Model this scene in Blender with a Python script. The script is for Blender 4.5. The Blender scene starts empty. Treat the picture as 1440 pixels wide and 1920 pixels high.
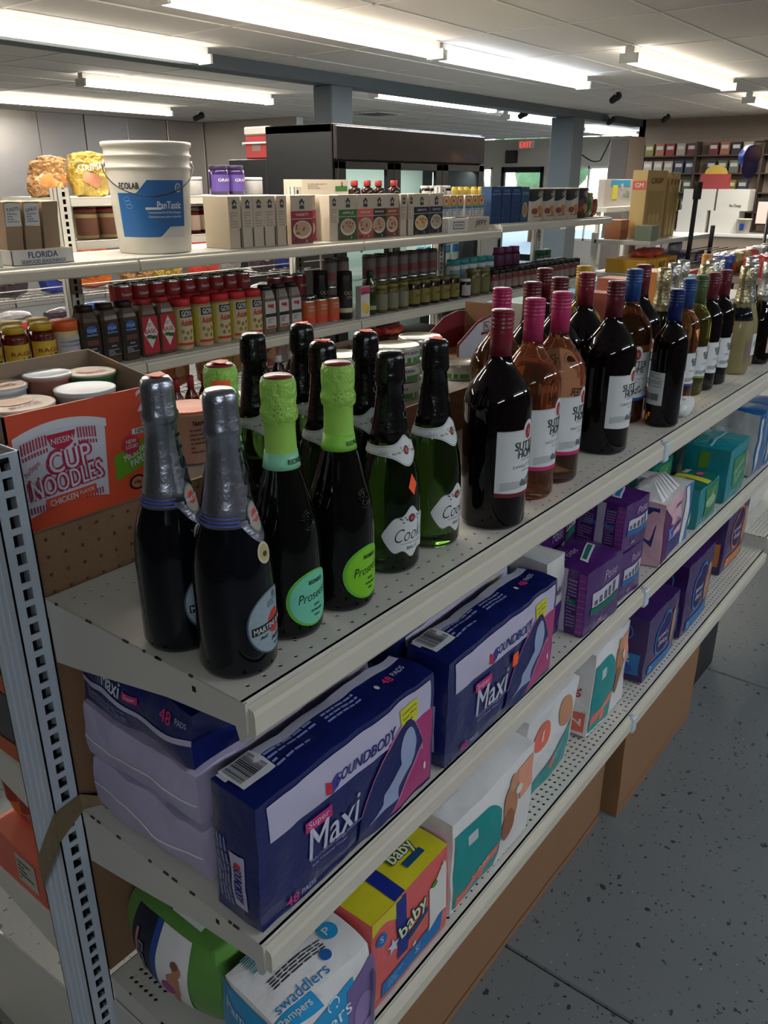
import bpy, math, random
from mathutils import Vector, Matrix, noise
R = math.radians
C = bpy.context.scene.collection
D = bpy.data
random.seed(7)

# ------------------------------------------------------------------ camera
CAM = Vector((-0.4781, -0.5613, 1.708))
cam_d = D.cameras.new('camera'); cam = D.objects.new('camera', cam_d); C.objects.link(cam)
bpy.context.scene.camera = cam
_az, _ti, _ro = 0.6611, 0.3850, 0.0021
_fw = Vector((math.cos(_az)*math.cos(_ti), math.sin(_az)*math.cos(_ti), -math.sin(_ti)))
_r = Vector((math.sin(_az), -math.cos(_az), 0)); _u = _r.cross(_fw)
_r2 = _r*math.cos(_ro)+_u*math.sin(_ro); _u2 = -_r*math.sin(_ro)+_u*math.cos(_ro)
_m = Matrix((_r2, _u2, -_fw)).transposed().to_4x4(); _m.translation = CAM
cam.matrix_world = _m
cam_d.sensor_fit = 'VERTICAL'; cam_d.sensor_height = 24.0
cam_d.lens = 24.0*1522.3/1920.0
cam_d.clip_start = 0.02; cam_d.clip_end = 200

# ------------------------------------------------------------------ world, exposure
w = D.worlds.new('daylight'); bpy.context.scene.world = w; w.use_nodes = True
nt = w.node_tree; bg = nt.nodes['Background']
sky = nt.nodes.new('ShaderNodeTexSky'); sky.sky_type = 'NISHITA'; sky.sun_disc = False
sky.sun_elevation = R(48); sky.sun_rotation = R(70); sky.air_density = 1.3
nt.links.new(sky.outputs[0], bg.inputs[0]); bg.inputs[1].default_value = 1.1
vs = bpy.context.scene.view_settings
vs.view_transform = 'Standard'; vs.look = 'None'; vs.gamma = 1.0; vs.use_curve_mapping = False
vs.exposure = 0.0
TUBE_E = 21.0      # surface strength of the fluorescent tubes
LAMP_W = 54.0      # lamp power of each twin 8 ft fixture

# ------------------------------------------------------------------ materials
MATS = {}
def lin(c):
    return tuple((x/255/12.92 if x/255 <= .04045 else ((x/255+.055)/1.055)**2.4) for x in c)
def M(name, rgb, rough=.5, metal=0., spec=.5, trans=0., coat=0., ior=1.45, emit=0., alpha=1., var=0., vs_=30., bump=0., bs=80., dist=.002, aniso=None):
    m = D.materials.new(name); m.use_nodes = True; n = m.node_tree.nodes; l = m.node_tree.links
    b = n['Principled BSDF']; c = lin(rgb)+(1,)
    b.inputs['Base Color'].default_value = c; b.inputs['Roughness'].default_value = rough
    b.inputs['Metallic'].default_value = metal; b.inputs['Specular IOR Level'].default_value = spec
    b.inputs['Transmission Weight'].default_value = trans; b.inputs['Coat Weight'].default_value = coat
    b.inputs['Coat Roughness'].default_value = .08
    b.inputs['IOR'].default_value = ior; b.inputs['Alpha'].default_value = alpha
    if emit:
        b.inputs['Emission Color'].default_value = c; b.inputs['Emission Strength'].default_value = emit
    if var or bump:
        tc = n.new('ShaderNodeTexCoord'); nz = n.new('ShaderNodeTexNoise'); nz.inputs['Scale'].default_value = vs_
        nz.inputs['Detail'].default_value = 4
        l.new(tc.outputs['Object'], nz.inputs['Vector'])
        if var:
            mx = n.new('ShaderNodeMix'); mx.data_type = 'RGBA'
            mx.inputs[6].default_value = tuple(x*(1-var) for x in c[:3])+(1,)
            mx.inputs[7].default_value = tuple(min(1, x*(1+var)) for x in c[:3])+(1,)
            l.new(nz.outputs[0], mx.inputs[0]); l.new(mx.outputs[2], b.inputs['Base Color'])
        if bump:
            nb = n.new('ShaderNodeTexNoise'); nb.inputs['Scale'].default_value = bs; nb.inputs['Detail'].default_value = 3
            l.new(tc.outputs['Object'], nb.inputs['Vector'])
            bp = n.new('ShaderNodeBump'); bp.inputs['Strength'].default_value = bump; bp.inputs['Distance'].default_value = dist
            l.new(nb.outputs[0], bp.inputs['Height']); l.new(bp.outputs[0], b.inputs['Normal'])
    MATS[name] = m; return m
def spotted(name, base, spots, rough=.5, bump=0.):
    """base colour with chips: spots = [(rgb, scale, threshold, detail)]"""
    m = M(name, base, rough, var=.16, vs_=3.)
    n = m.node_tree.nodes; l = m.node_tree.links; b = n['Principled BSDF']
    tc = n['Texture Coordinate']; cur = b.inputs['Base Color'].links[0].from_socket
    for i, (rgb, sc, th, det) in enumerate(spots):
        nz = n.new('ShaderNodeTexNoise'); nz.inputs['Scale'].default_value = sc; nz.inputs['Detail'].default_value = det
        mp = n.new('ShaderNodeMapping'); mp.inputs['Location'].default_value = (i*7.3, i*3.1, i)
        l.new(tc.outputs['Object'], mp.inputs[0]); l.new(mp.outputs[0], nz.inputs['Vector'])
        rp = n.new('ShaderNodeValToRGB'); rp.color_ramp.elements[0].position = th; rp.color_ramp.elements[1].position = th+.015
        l.new(nz.outputs[0], rp.inputs[0])
        mx = n.new('ShaderNodeMix'); mx.data_type = 'RGBA'; l.new(rp.outputs[0], mx.inputs[0]); l.new(cur, mx.inputs[6])
        mx.inputs[7].default_value = lin(rgb)+(1,); cur = mx.outputs[2]
    l.new(cur, b.inputs['Base Color'])
    return m
_auto = {}
def K(r, g, b, rough=.5):
    """plain printed colour"""
    k = (r, g, b, rough)
    if k not in _auto:
        _auto[k] = 'print_%d_%d_%d_%d' % (r, g, b, int(rough*100)); M(_auto[k], (r, g, b), rough)
    return _auto[k]

# ------------------------------------------------------------------ text
_txt = {}
def text_geo(s, bold=0., shear=0.):
    k = (s, bold, shear)
    if k not in _txt:
        cu = D.curves.new('t', 'FONT'); cu.body = s; cu.size = 1; cu.resolution_u = 3; cu.fill_mode = 'FRONT'
        cu.offset = bold; cu.shear = shear
        ob = D.objects.new('t', cu); me = D.meshes.new_from_object(ob)
        vv = [(v.co.x, v.co.y) for v in me.vertices]; ff = [tuple(p.vertices) for p in me.polygons]
        D.objects.remove(ob); D.curves.remove(cu); D.meshes.remove(me)
        x0 = min(v[0] for v in vv); x1 = max(v[0] for v in vv); y0 = min(v[1] for v in vv); y1 = max(v[1] for v in vv)
        vv = [((x-x0)/(x1-x0)-.5, (y-y0)/(y1-y0)-.5) for x, y in vv]
        _txt[k] = (vv, ff)
    return _txt[k]

# ------------------------------------------------------------------ surfaces
class Flat:
    """plane with origin o and unit axes a (right), b (up)"""
    def __init__(s, o, a, b): s.o = Vector(o); s.a = Vector(a); s.b = Vector(b); s.n = s.a.cross(s.b)
    def __call__(s, u, v, off=0.): return s.o+s.a*u+s.b*v+s.n*off
class Turn:
    """surface of revolution: u = arc length at radius ref (0 faces -y), v = height"""
    def __init__(s, prof, ref): s.p = [p for p in prof]; s.ref = ref
    def rad(s, z):
        p = s.p
        for i in range(len(p)-1):
            (r0, z0), (r1, z1_) = p[i], p[i+1]
            if z0 <= z <= z1_ and z1_ > z0: return r0+(r1-r0)*(z-z0)/(z1_-z0)
        return p[-1][0] if z > p[-1][1] else p[0][0]
    def __call__(s, u, v, off=0.):
        a = u/s.ref-math.pi/2; r = s.rad(v)+off
        return Vector((r*math.cos(a), r*math.sin(a), v))
class Pack:
    """soft or hard pack; faces F L R T B U(nder). origin = centre of its base"""
    FR = {'F': ((1, 0, 0), (0, 0, 1)), 'B': ((-1, 0, 0), (0, 0, 1)), 'L': ((0, -1, 0), (0, 0, 1)), 'R': ((0, 1, 0), (0, 0, 1)), 'T': ((1, 0, 0), (0, 1, 0)), 'U': ((1, 0, 0), (0, -1, 0))}
    def __init__(s, W, Dp, H, t=0., cr=0., fq=9., seed=0, lean=0., bulge=0.):
        s.h = Vector((W/2, Dp/2, H/2)); s.t = t; s.cr = cr; s.fq = fq; s.seed = seed; s.lean = lean; s.bulge = bulge
    def dim(s, f):
        a, b = s.FR[f]; h = s.h
        return sum(abs(x)*y for x, y in zip(a, h))*2, sum(abs(x)*y for x, y in zip(b, h))*2
    def pt(s, f, u, v, off=0.):
        a, b = s.FR[f]; a = Vector(a); b = Vector(b); n = a.cross(b); h = s.h
        ha = sum(abs(x)*y for x, y in zip(a, h)); hb = sum(abs(x)*y for x, y in zip(b, h))
        p = a*(u/ha)+b*(v/hb)+n
        if s.t:
            x, y, z = p
            q = Vector((x*math.sqrt(max(0, 1-y*y/2-z*z/2+y*y*z*z/3)), y*math.sqrt(max(0, 1-z*z/2-x*x/2+z*z*x*x/3)), z*math.sqrt(max(0, 1-x*x/2-y*y/2+x*x*y*y/3))))
            p = p*(1-s.t)+q*s.t
        P = Vector((p.x*h.x, p.y*h.y, p.z*h.z+h.z))
        if s.bulge:
            k = max(0, 1-(u/ha)**2)*max(0, 1-(v/hb)**2); P += n*s.bulge*k
        if s.cr:
            q = Vector((P.x*s.fq+s.seed*3.7, P.y*s.fq, P.z*s.fq)); d = noise.noise_vector(q)*s.cr
            d2 = noise.noise_vector(q*2.3)*s.cr*.30
            P += d+d2
        if s.lean: P.y += P.z*s.lean
        return P+n*off
    def face(s, f):
        F = lambda u, v, off=0.: s.pt(f, u, v, off)
        F.fine = .010 if s.cr > 0 or s.t > 0 else 0
        return F

# ------------------------------------------------------------------ mesh builder
class G:
    def __init__(s): s.v = []; s.f = []; s.m = []; s.sm = []
    def add(s, pts, faces, mat, smooth=False):
        b = len(s.v); s.v += [tuple(p) for p in pts]
        for f in faces: s.f.append(tuple(b+i for i in f)); s.m.append(mat); s.sm.append(smooth)
        return s
    def box(s, x0, x1, y0, y1, z0, z1, mat, T=None):
        p = [Vector((x, y, z)) for z in (z0, z1) for y in (y0, y1) for x in (x0, x1)]
        if T is not None: p = [T@q for q in p]
        return s.add(p, [(0, 2, 3, 1), (4, 5, 7, 6), (0, 1, 5, 4), (2, 6, 7, 3), (0, 4, 6, 2), (1, 3, 7, 5)], mat)
    def bbox(s, x0, x1, y0, y1, z0, z1, mat, c=.003, T=None):
        """box with chamfered edges"""
        ps = []; idx = {}
        for sx in (0, 1):
            for sy in (0, 1):
                for sz in (0, 1):
                    X = (x0, x1)[sx]; Y = (y0, y1)[sy]; Z = (z0, z1)[sz]; dx = c*(1-2*sx); dy = c*(1-2*sy); dz = c*(1-2*sz)
                    for k, q in enumerate(((X, Y+dy, Z+dz), (X+dx, Y, Z+dz), (X+dx, Y+dy, Z))):
                        idx[(sx, sy, sz, k)] = len(ps); ps.append(Vector(q))
        if T is not None: ps = [T@q for q in ps]
        I = lambda *a: idx[a]; F = []
        for a in (0, 1):
            F.append([I(a, 0, 0, 0), I(a, 1, 0, 0), I(a, 1, 1, 0), I(a, 0, 1, 0)]); F.append([I(0, a, 0, 1), I(1, a, 0, 1), I(1, a, 1, 1), I(0, a, 1, 1)]); F.append([I(0, 0, a, 2), I(1, 0, a, 2), I(1, 1, a, 2), I(0, 1, a, 2)])
        for a in (0, 1):
            for b in (0, 1):
                F.append([I(a, b, 0, 0), I(a, b, 1, 0), I(a, b, 1, 1), I(a, b, 0, 1)])
                F.append([I(a, 0, b, 0), I(a, 1, b, 0), I(a, 1, b, 2), I(a, 0, b, 2)])
                F.append([I(0, a, b, 1), I(1, a, b, 1), I(1, a, b, 2), I(0, a, b, 2)])
                for d in (0, 1): F.append([I(a, b, d, 0), I(a, b, d, 1), I(a, b, d, 2)])
        cc = sum(ps, Vector())/len(ps); out = []
        for f in F:
            n = (ps[f[1]]-ps[f[0]]).cross(ps[f[2]]-ps[f[0]]); fc = sum((ps[i] for i in f), Vector())/len(f)
            out.append(tuple(f) if n.dot(fc-cc) > 0 else tuple(reversed(f)))
        return s.add(ps, out, mat)
    def lathe(s, prof, n, mat, T=None, smooth=True, mfun=None, wob=None):
        ps = []; fs = []; ms = []
        for r, z in prof:
            for i in range(n):
                a = 2*math.pi*i/n; rr = r*(1+(wob(a, z) if wob else 0)); ps.append(Vector((rr*math.cos(a), rr*math.sin(a), z)))
        if T is not None: ps = [T@q for q in ps]
        b = len(s.v); s.v += [tuple(p) for p in ps]
        for k in range(len(prof)-1):
            mm = mfun(prof[k][1], prof[k+1][1]) if mfun else mat
            for i in range(n):
                j = (i+1) % n; s.f.append((b+k*n+i, b+k*n+j, b+(k+1)*n+j, b+(k+1)*n+i)); s.m.append(mm); s.sm.append(smooth)
        if prof[0][0] > 1e-5: s.f.append(tuple(b+i for i in reversed(range(n)))); s.m.append(mat); s.sm.append(False)
        if prof[-1][0] > 1e-5:
            k = (len(prof)-1)*n; s.f.append(tuple(b+k+i for i in range(n))); s.m.append(mfun(prof[-1][1], prof[-1][1]) if mfun else mat); s.sm.append(False)
        return s
    def tube(s, path, r, mat, n=8, smooth=True):
        path = [Vector(p) for p in path]; ps = []
        for i, p in enumerate(path):
            t = (path[min(i+1, len(path)-1)]-path[max(i-1, 0)]).normalized()
            a = t.cross(Vector((0, 0, 1)) if abs(t.z) < .9 else Vector((1, 0, 0))).normalized(); b = t.cross(a)
            for k in range(n): ps.append(p+a*(r*math.cos(2*math.pi*k/n))+b*(r*math.sin(2*math.pi*k/n)))
        fs = [(i*n+k, i*n+(k+1) % n, (i+1)*n+(k+1) % n, (i+1)*n+k) for i in range(len(path)-1) for k in range(n)]
        s.add(ps, fs, mat, smooth); m = len(path)-1
        s.add([ps[k] for k in range(n)], [tuple(range(n))], mat); s.add([ps[m*n+k] for k in range(n)], [tuple(reversed(range(n)))], mat)
        return s
    def prism(s, poly, h0, h1, mat, fn):
        """polygon poly (2d) extruded between h0 and h1; fn(a,b,h) -> point"""
        n = len(poly); ps = [fn(a, b, h0) for a, b in poly]+[fn(a, b, h1) for a, b in poly]
        fs = [tuple(reversed(range(n))), tuple(range(n, 2*n))]+[(i, (i+1) % n, n+(i+1) % n, n+i) for i in range(n)]
        return s.add(ps, fs, mat)
    def patch(s, S, u0, u1, v0, v1, mat, nu=6, nv=1, off=.0005, lo=None, hi=None, smooth=True):
        ps = []; fi = getattr(S, 'fine', 0)
        if fi:
            va = min(lo(u0+(u1-u0)*k/8) for k in range(9)) if lo else v0; vb = max(hi(u0+(u1-u0)*k/8) for k in range(9)) if hi else v1
            nu = max(1, math.ceil(abs(u1-u0)/fi)); nv = max(1, math.ceil(abs(vb-va)/fi))
        for j in range(nv+1):
            for i in range(nu+1):
                u = u0+(u1-u0)*i/nu; a = lo(u) if lo else v0; b = hi(u) if hi else v1
                ps.append(S(u, a+(b-a)*j/nv, off))
        fs = [(j*(nu+1)+i, j*(nu+1)+i+1, (j+1)*(nu+1)+i+1, (j+1)*(nu+1)+i) for j in range(nv) for i in range(nu)]
        return s.add(ps, fs, mat, smooth)
    def ell(s, S, cu, cv, ru, rv, mat, off=.0006, nu=16, nv=2, egg=0.):
        def e(u): return rv*math.sqrt(max(0, 1-((u-cu)/ru)**2))
        n = nu; ps = []; us = [cu-ru*math.cos(math.pi*i/n) for i in range(n+1)]
        for j in range(nv+1):
            for u in us:
                k = e(u); ps.append(S(u, cv-k+2*k*j/nv*(1+egg*0), off))
        fs = [(j*(n+1)+i, j*(n+1)+i+1, (j+1)*(n+1)+i+1, (j+1)*(n+1)+i) for j in range(nv) for i in range(n)]
        return s.add(ps, fs, mat, True)
    def poly(s, S, pts, mat, off=.0006):
        return s.add([S(u, v, off) for u, v in pts], [tuple(range(len(pts)))], mat)
    def txt(s, S, t, cu, cv, w_, h_, mat, off=.001, rot=0., bold=.02, shear=0.):
        vv, ff = text_geo(t, min(bold, 0.), shear); c, sn = math.cos(R(rot)), math.sin(R(rot)); d = max(0, bold)*h_
        for kk, (dx, dy) in enumerate(((-d, -d*.5), (d, -d*.5), (0, d)) if d > 0 else ((0, 0),)):
            ps = []
            for x, y in vv:
                x = x*w_+dx; y = y*h_+dy; ps.append(S(cu+x*c-y*sn, cv+x*sn+y*c, off+kk*.00016))
            s.add(ps, ff, mat)
        return s
    def lines(s, S, cu, cv, w_, h_, n, mat, off=.0009, seed=1, rot=0., fill=.45):
        """tiny print: rows of short dashes"""
        rn = random.Random(seed); c, sn = math.cos(R(rot)), math.sin(R(rot))
        for i in range(n):
            y = h_/2-(i+.5)*h_/n; x = -w_/2
            while x < w_/2-.01*w_:
                L = min(w_/2-x, w_*rn.uniform(.08, .24)); hh = h_/n*fill/2
                q = [(x, y-hh), (x+L, y-hh), (x+L, y+hh), (x, y+hh)]
                s.poly(S, [(cu+a*c-b*sn, cv+a*sn+b*c) for a, b in q], mat, off); x += L+w_*.03
                if rn.random() < .06: break
        return s
    def barcode(s, S, cu, cv, w_, h_, off=.001, rot=0., bgm=None, seed=3):
        rn = random.Random(seed); c, sn = math.cos(R(rot)), math.sin(R(rot))
        def q(x0, x1, y0, y1, m, o): s.poly(S, [(cu+a*c-b*sn, cv+a*sn+b*c) for a, b in ((x0, y0), (x1, y0), (x1, y1), (x0, y1))], m, o)
        s.patch(lambda a, b, o=0.: S(cu+a*c-b*sn, cv+a*sn+b*c, o), -w_/2, w_/2, -h_/2, h_/2, bgm or K(215, 215, 218), 8, 6, off); x = -w_*.44
        while x < w_*.43:
            d = w_*rn.choice((.012, .02, .035)); q(x, x+d, -h_*.3, h_*.42, K(25, 25, 30), off+.0012); x += d+w_*rn.choice((.012, .02, .03))
        return s
    def pack(s, P, mats, n=10, inset=0.):
        """mats: dict face->material (or default under '*')"""
        for f in 'FBLRTU':
            wd, hd = P.dim(f); nu = max(1, int(round(n*min(1, wd/.25+.3)))) if n > 1 else 1; nv = max(1, int(round(n*min(1, hd/.25+.3)))) if n > 1 else 1
            s.patch(P.face(f), -wd/2, wd/2, -hd/2, hd/2, mats.get(f, mats['*']), nu, nv, 0., smooth=n > 1)
        return s
    def mesh(s, name):
        me = D.meshes.new(name); me.from_pydata(s.v, [], s.f); names = []
        for m in s.m:
            if m not in names: names.append(m)
        for m in names: me.materials.append(MATS[m])
        ix = {m: i for i, m in enumerate(names)}
        me.polygons.foreach_set('material_index', [ix[m] for m in s.m]); me.polygons.foreach_set('use_smooth', s.sm); me.update()
        return me
    def build(s, name, parent=None, label=None, cat=None, group=None, kind=None, loc=None, rz=0.):
        o = D.objects.new(name, s.mesh(name)); C.objects.link(o)
        if parent is not None: o.parent = parent
        if label: o['label'] = label
        if cat: o['category'] = cat
        if group: o['group'] = group
        if kind: o['kind'] = kind
        if loc is not None: o.location = loc
        o.rotation_euler.z = rz
        return o
def thing(name, label, cat, loc=(0, 0, 0), rz=0., group=None):
    o = D.objects.new(name, None); C.objects.link(o); o.location = loc; o.rotation_euler.z = rz; o.empty_display_size = .05
    o['label'] = label; o['category'] = cat
    if group: o['group'] = group
    return o
KIDS = {}
def kids(o): return [x for x in D.objects if x.parent == o]
def dup(root, loc, rz, label, group=None, kd=None):
    r = root.copy(); C.objects.link(r); r.location = loc; r.rotation_euler = (0, 0, rz); r['label'] = label
    if group: r['group'] = group
    for ch in kd:
        c = ch.copy(); C.objects.link(c); c.parent = r
    return r
NW = ['first', 'second', 'third', 'fourth', 'fifth', 'sixth', 'seventh', 'eighth', 'ninth', 'tenth', 'eleventh', 'twelfth', 'thirteenth', 'fourteenth', 'fifteenth', 'sixteenth', 'seventeenth', 'eighteenth', 'nineteenth', 'twentieth']
def nth(i): return NW[i] if i < 20 else ['twenty-', 'thirty-'][(i+1)//10-2]+NW[(i+1) % 10-1] if (i+1) % 10 else ['thirtieth', 'fortieth'][(i+1)//10-3]
class Proto:
    """first use moves the original, later uses copy it"""
    def __init__(s, root, kd): s.root = root; s.kd = kd; s.used = False
    def put(s, loc, rz, label, group=None):
        if not s.used:
            s.used = True; s.root.location = loc; s.root.rotation_euler.z = rz; s.root['label'] = label
            if group: s.root['group'] = group
            return s.root
        o = dup(s.root, loc, rz, label, group, s.kd)
        if not group and 'group' in o: del o['group']
        return o

# general materials
M('shelf_cream', (196, 193, 184), .38, var=.05, vs_=6)
M('shelf_edge', (203, 197, 180), .35, var=.05, vs_=8)
M('shelf_worn', (60, 55, 50), .7)
M('post_white', (186, 196, 206), .4, var=.06, vs_=9, bump=.2, bs=30)
M('hole_dark', (14, 13, 14), .9)
M('hardboard', (128, 97, 70), .75, var=.16, vs_=160)
M('cardboard', (141, 104, 72), .8, var=.06, vs_=14)
M('cardboard_dark', (96, 66, 48), .8, var=.1, vs_=10)
M('cardboard_pale', (150, 128, 104), .8, var=.05, vs_=14)
M('grey_tape', (122, 104, 76), .5, var=.25, vs_=60)
M('ceiling_tile', (214, 209, 202), .9, var=.05, vs_=1.2, bump=.3, bs=120)
M('ceiling_grid', (222, 220, 214), .6)
M('wall_paint', (190, 184, 174), .8, var=.04, vs_=2)
M('wall_dark', (64, 56, 50), .8, var=.3, vs_=3)
M('wall_tan', (142, 128, 114), .8, var=.06, vs_=3)
M('steel_wall', (176, 172, 168), .32, metal=.85, var=.10, vs_=1.6, bump=.25, bs=3, dist=.02)
M('pillar_grey', (92, 101, 106), .6, var=.06, vs_=4)
spotted('floor_paint', (102, 106, 106), [((46, 50, 54), 34., .66, 3), ((36, 38, 40), 75., .70, 1), ((140, 142, 142), 95., .755, 1)], .42)
M('floor_joint', (56, 60, 64), .8)
M('white_enamel', (214, 214, 210), .35)
M('tube_light', (255, 244, 228), .5, emit=TUBE_E)
M('tube_cool', (236, 244, 255), .5, emit=TUBE_E)
M('black_paint', (20, 21, 24), .45, var=.1, vs_=5)
M('black_gloss', (14, 14, 16), .15, coat=.5)
M('black_wire', (24, 22, 24), .5)
M('chrome_wire', (190, 188, 184), .3, metal=.8)
M('clear_glass', (236, 246, 242), .03, trans=1., ior=1.12)
M('asphalt', (120, 118, 114), .9)
M('leaves', (126, 150, 104), .8, var=.4, vs_=8)

# ================================================================== THE ROOM
ZC = 2.65
g = G(); g.box(-4.5, 13.4, -4.0, 11.2, -.06, -.012, 'floor_joint'); g.box(13.4, 17.6, 5.05, 11.2, -.06, -.012, 'floor_joint')
floor = g.build('floor', kind='structure')
sl = None
for i in range(-3, 12):
    for j in range(0, 5):
        x0 = .83+1.53*i; y0 = -5.4+3.8*j
        if x0 > 17.5 or (x0 > 12.8 and j < 3): continue
        if sl is None:
            q = G(); q.bbox(.002, 1.528, .002, 3.798, -.012, 0, 'floor_paint', c=.004); sl = q.build('floor_slab', floor, loc=(x0, y0, 0))
        else:
            o = sl.copy(); C.objects.link(o); o.location = (x0, y0, 0)
g = G(); g.box(-4.5, 17.6, -4., 11.2, ZC+.014, ZC+.10, 'ceiling_grid')
for i in range(-4, 11):
    x = 4.93+1.22*i; g.box(x-.012, x+.012, -4, 11.2, ZC-.002, ZC+.014, 'ceiling_grid')
for j in range(-11, 15):
    y = 2.78+.6*j; g.box(-4.5, 17.6, y-.012, y+.012, ZC-.002, ZC+.014, 'ceiling_grid')
ceil = g.build('ceiling', kind='structure')
q = G(); q.bbox(.014, 1.206, .014, .586, ZC+.002, ZC+.013, 'ceiling_tile', c=.002); tile = None; nt_ = 0
for i in range(-3, 11):
    for j in range(-3, 14):
        x0 = 4.93+1.22*i; y0 = 2.78+.6*j
        if x0+1.2 > 17.6: continue
        if tile is None: tile = q.build('ceiling_tile', ceil, loc=(x0, y0, 0))
        else:
            o = tile.copy(); C.objects.link(o); o.location = (x0, y0, 0)
            if (i*7+j*3) % 11 == 0: o.location.z += .002
g = G(); g.box(-4.6, 17.6, 11.2, 11.35, 0, ZC+.1, 'steel_wall')
wb = g.build('wall_back', kind='structure')
seam = None
for k in range(15):   # stainless panels of the cold room, with lapped seams
    x0 = -1.0+1.22*k*.62
    if x0 > 9.6: break
    q = G(); q.bbox(.004, .75, -.03-(.012 if k % 2 else 0), 0, .0, ZC-.01, 'steel_wall', c=.006)
    q.build('steel_panel', wb, loc=(x0, 11.2, 0))
# cold room return panel that steps forward
g = G(); g.box(9.6, 9.75, 9.0, 11.2, 0, ZC, 'steel_wall'); g.box(9.75, 17.6, 11.1, 11.2, 0, ZC, 'wall_paint'); g.build('wall_back_2', kind='structure')
g = G(); g.box(-4.65, -4.5, -4, 11.2, 0, ZC+.1, 'wall_dark'); g.build('wall_left', kind='structure')
g = G(); g.box(-4.65, 13.5, -4.15, -4, 0, ZC+.1, 'wall_dark'); g.build('wall_near', kind='structure')
g = G(); g.box(13.4, 13.55, -4.15, 5.05, 0, ZC+.1, 'wall_tan'); g.box(13.4, 17.7, 4.95, 5.05, 0, ZC+.1, 'wall_paint'); g.build('wall_right', kind='structure')
# front wall with openings: door y 8.95-10.05, windows
XW = 17.6
def wallseg(g, y0, y1, z0, z1): g.box(XW, XW+.15, y0, y1, z0, z1, 'wall_paint')
g = G(); OP = [(7.3, 8.3, .5, 2.06), (8.9, 10.0, 0, 2.06), (10.25, 10.8, .5, 2.06)]
ys = 5.05
for (a, b, z0, z1) in OP:
    wallseg(g, ys, a, 0, ZC); wallseg(g, a, b, z1, ZC)
    if z0 > 0: wallseg(g, a, b, 0, z0)
    ys = b
wallseg(g, ys, 11.2, 0, ZC); g.build('wall_front', kind='structure')
for k, (a, b, z0, z1) in enumerate((OP[0], OP[2])):
    o = D.objects.new('window_%d' % (k+1), None); C.objects.link(o); o['kind'] = 'structure'
    q = G()
    for (p0, p1, q0, q1) in ((a, a+.05, z0, z1), (b-.05, b, z0, z1), (a, b, z0, z0+.05), (a, b, z1-.05, z1), ((a+b)/2-.02, (a+b)/2+.02, z0, z1)): q.box(XW-.01, XW+.06, p0, p1, q0, q1, 'white_enamel')
    q.build('window_frame', o); q = G(); q.box(XW+.02, XW+.026, a+.05, b-.05, z0+.05, z1-.05, 'clear_glass'); q.build('pane', o)
o = D.objects.new('door_1', None); C.objects.link(o); o['kind'] = 'structure'
a, b, z0, z1 = OP[1]; q = G()
for (p0, p1, q0, q1) in ((a, a+.08, z0, z1), (b-.08, b, z0, z1), (a, b, z1-.12, z1), (a, b, 0, .14)): q.bbox(XW-.03, XW+.06, p0, p1, q0, q1, 'black_paint', c=.005)
q.build('door_frame', o, label='dark metal door frame')
q = G(); q.box(XW+.02, XW+.028, a+.08, b-.08, .14, z1-.12, 'clear_glass'); q.build('pane', o)
q = G(); q.tube([(XW-.06, a+.25, 1.0), (XW-.09, a+.3, 1.0), (XW-.09, b-.3, 1.0), (XW-.06, b-.25, 1.0)], .014, 'chrome_wire'); q.build('door_handle', o)
q = G(); q.box(XW+.1, XW+.11, a+.1, b-.12, 1.56, 1.70, 'leaves'); q.build('door_closer', o) if False else None
# ceiling beam
g = G(); g.bbox(-4.5, 13.4, 5.0, 5.2, ZC-.10, ZC+.02, 'pillar_grey', c=.004); g.build('trim_1', kind='structure')
# outside ground
g = G(); g.box(XW+.15, XW+14, -6, 24, -.1, -.02, 'asphalt'); g.build('pavement', kind='structure')
for i, (x, y, h) in enumerate(((23, 8.2, 3.2), (24, 12.5, 3.6), (25, 5.5, 3.4))):
    t = thing('tree', ['leafy green tree outside behind the right window', 'leafy green tree outside behind the glass door', 'green tree outside at the far right edge of the windows'][i], 'tree', (x, y, 0), 0, 'trees outside the shop windows')
    q = G(); q.lathe([(.16, -.05), (.12, 1.0), (.09, h*.6)], 10, 'cardboard_dark'); q.build('trunk', t)
    q = G(); rn = random.Random(i)
    for k in range(9):
        c = Vector((rn.uniform(-.7, .7), rn.uniform(-.9, .9), h*.62+rn.uniform(-.4, .6))); rr = rn.uniform(.5, .8)
        q.lathe([(rr*math.sin(math.pi*m/7), -rr*math.cos(math.pi*m/7)) for m in range(8)], 9, 'leaves', Matrix.Translation(c), wob=lambda a, z: noise.noise(Vector((a*2, z*4, 1)))*.5)
    q.build('crown', t)

# pillars
def pillar(x, y, sx, sy, name, label):
    t = thing(name, label, 'pillar', (x, y, 0)); q = G(); q.bbox(-sx/2, sx/2, -sy/2, sy/2, 0, ZC-.1, 'pillar_grey', c=.01); q.build('shaft', t)
    q = G(); q.bbox(-sx/2-.012, sx/2+.012, -sy/2-.012, sy/2+.012, 0, .1, 'black_paint', c=.005); q.build('skirting', t)
pillar(10.95, 5.1, .34, .34, 'pillar', 'grey square pillar beside the exit sign, rising behind the black canisters')
pillar(6.0, 5.1, .3, .24, 'pillar', 'pale pillar rising behind the black glass-door freezer')

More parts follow.
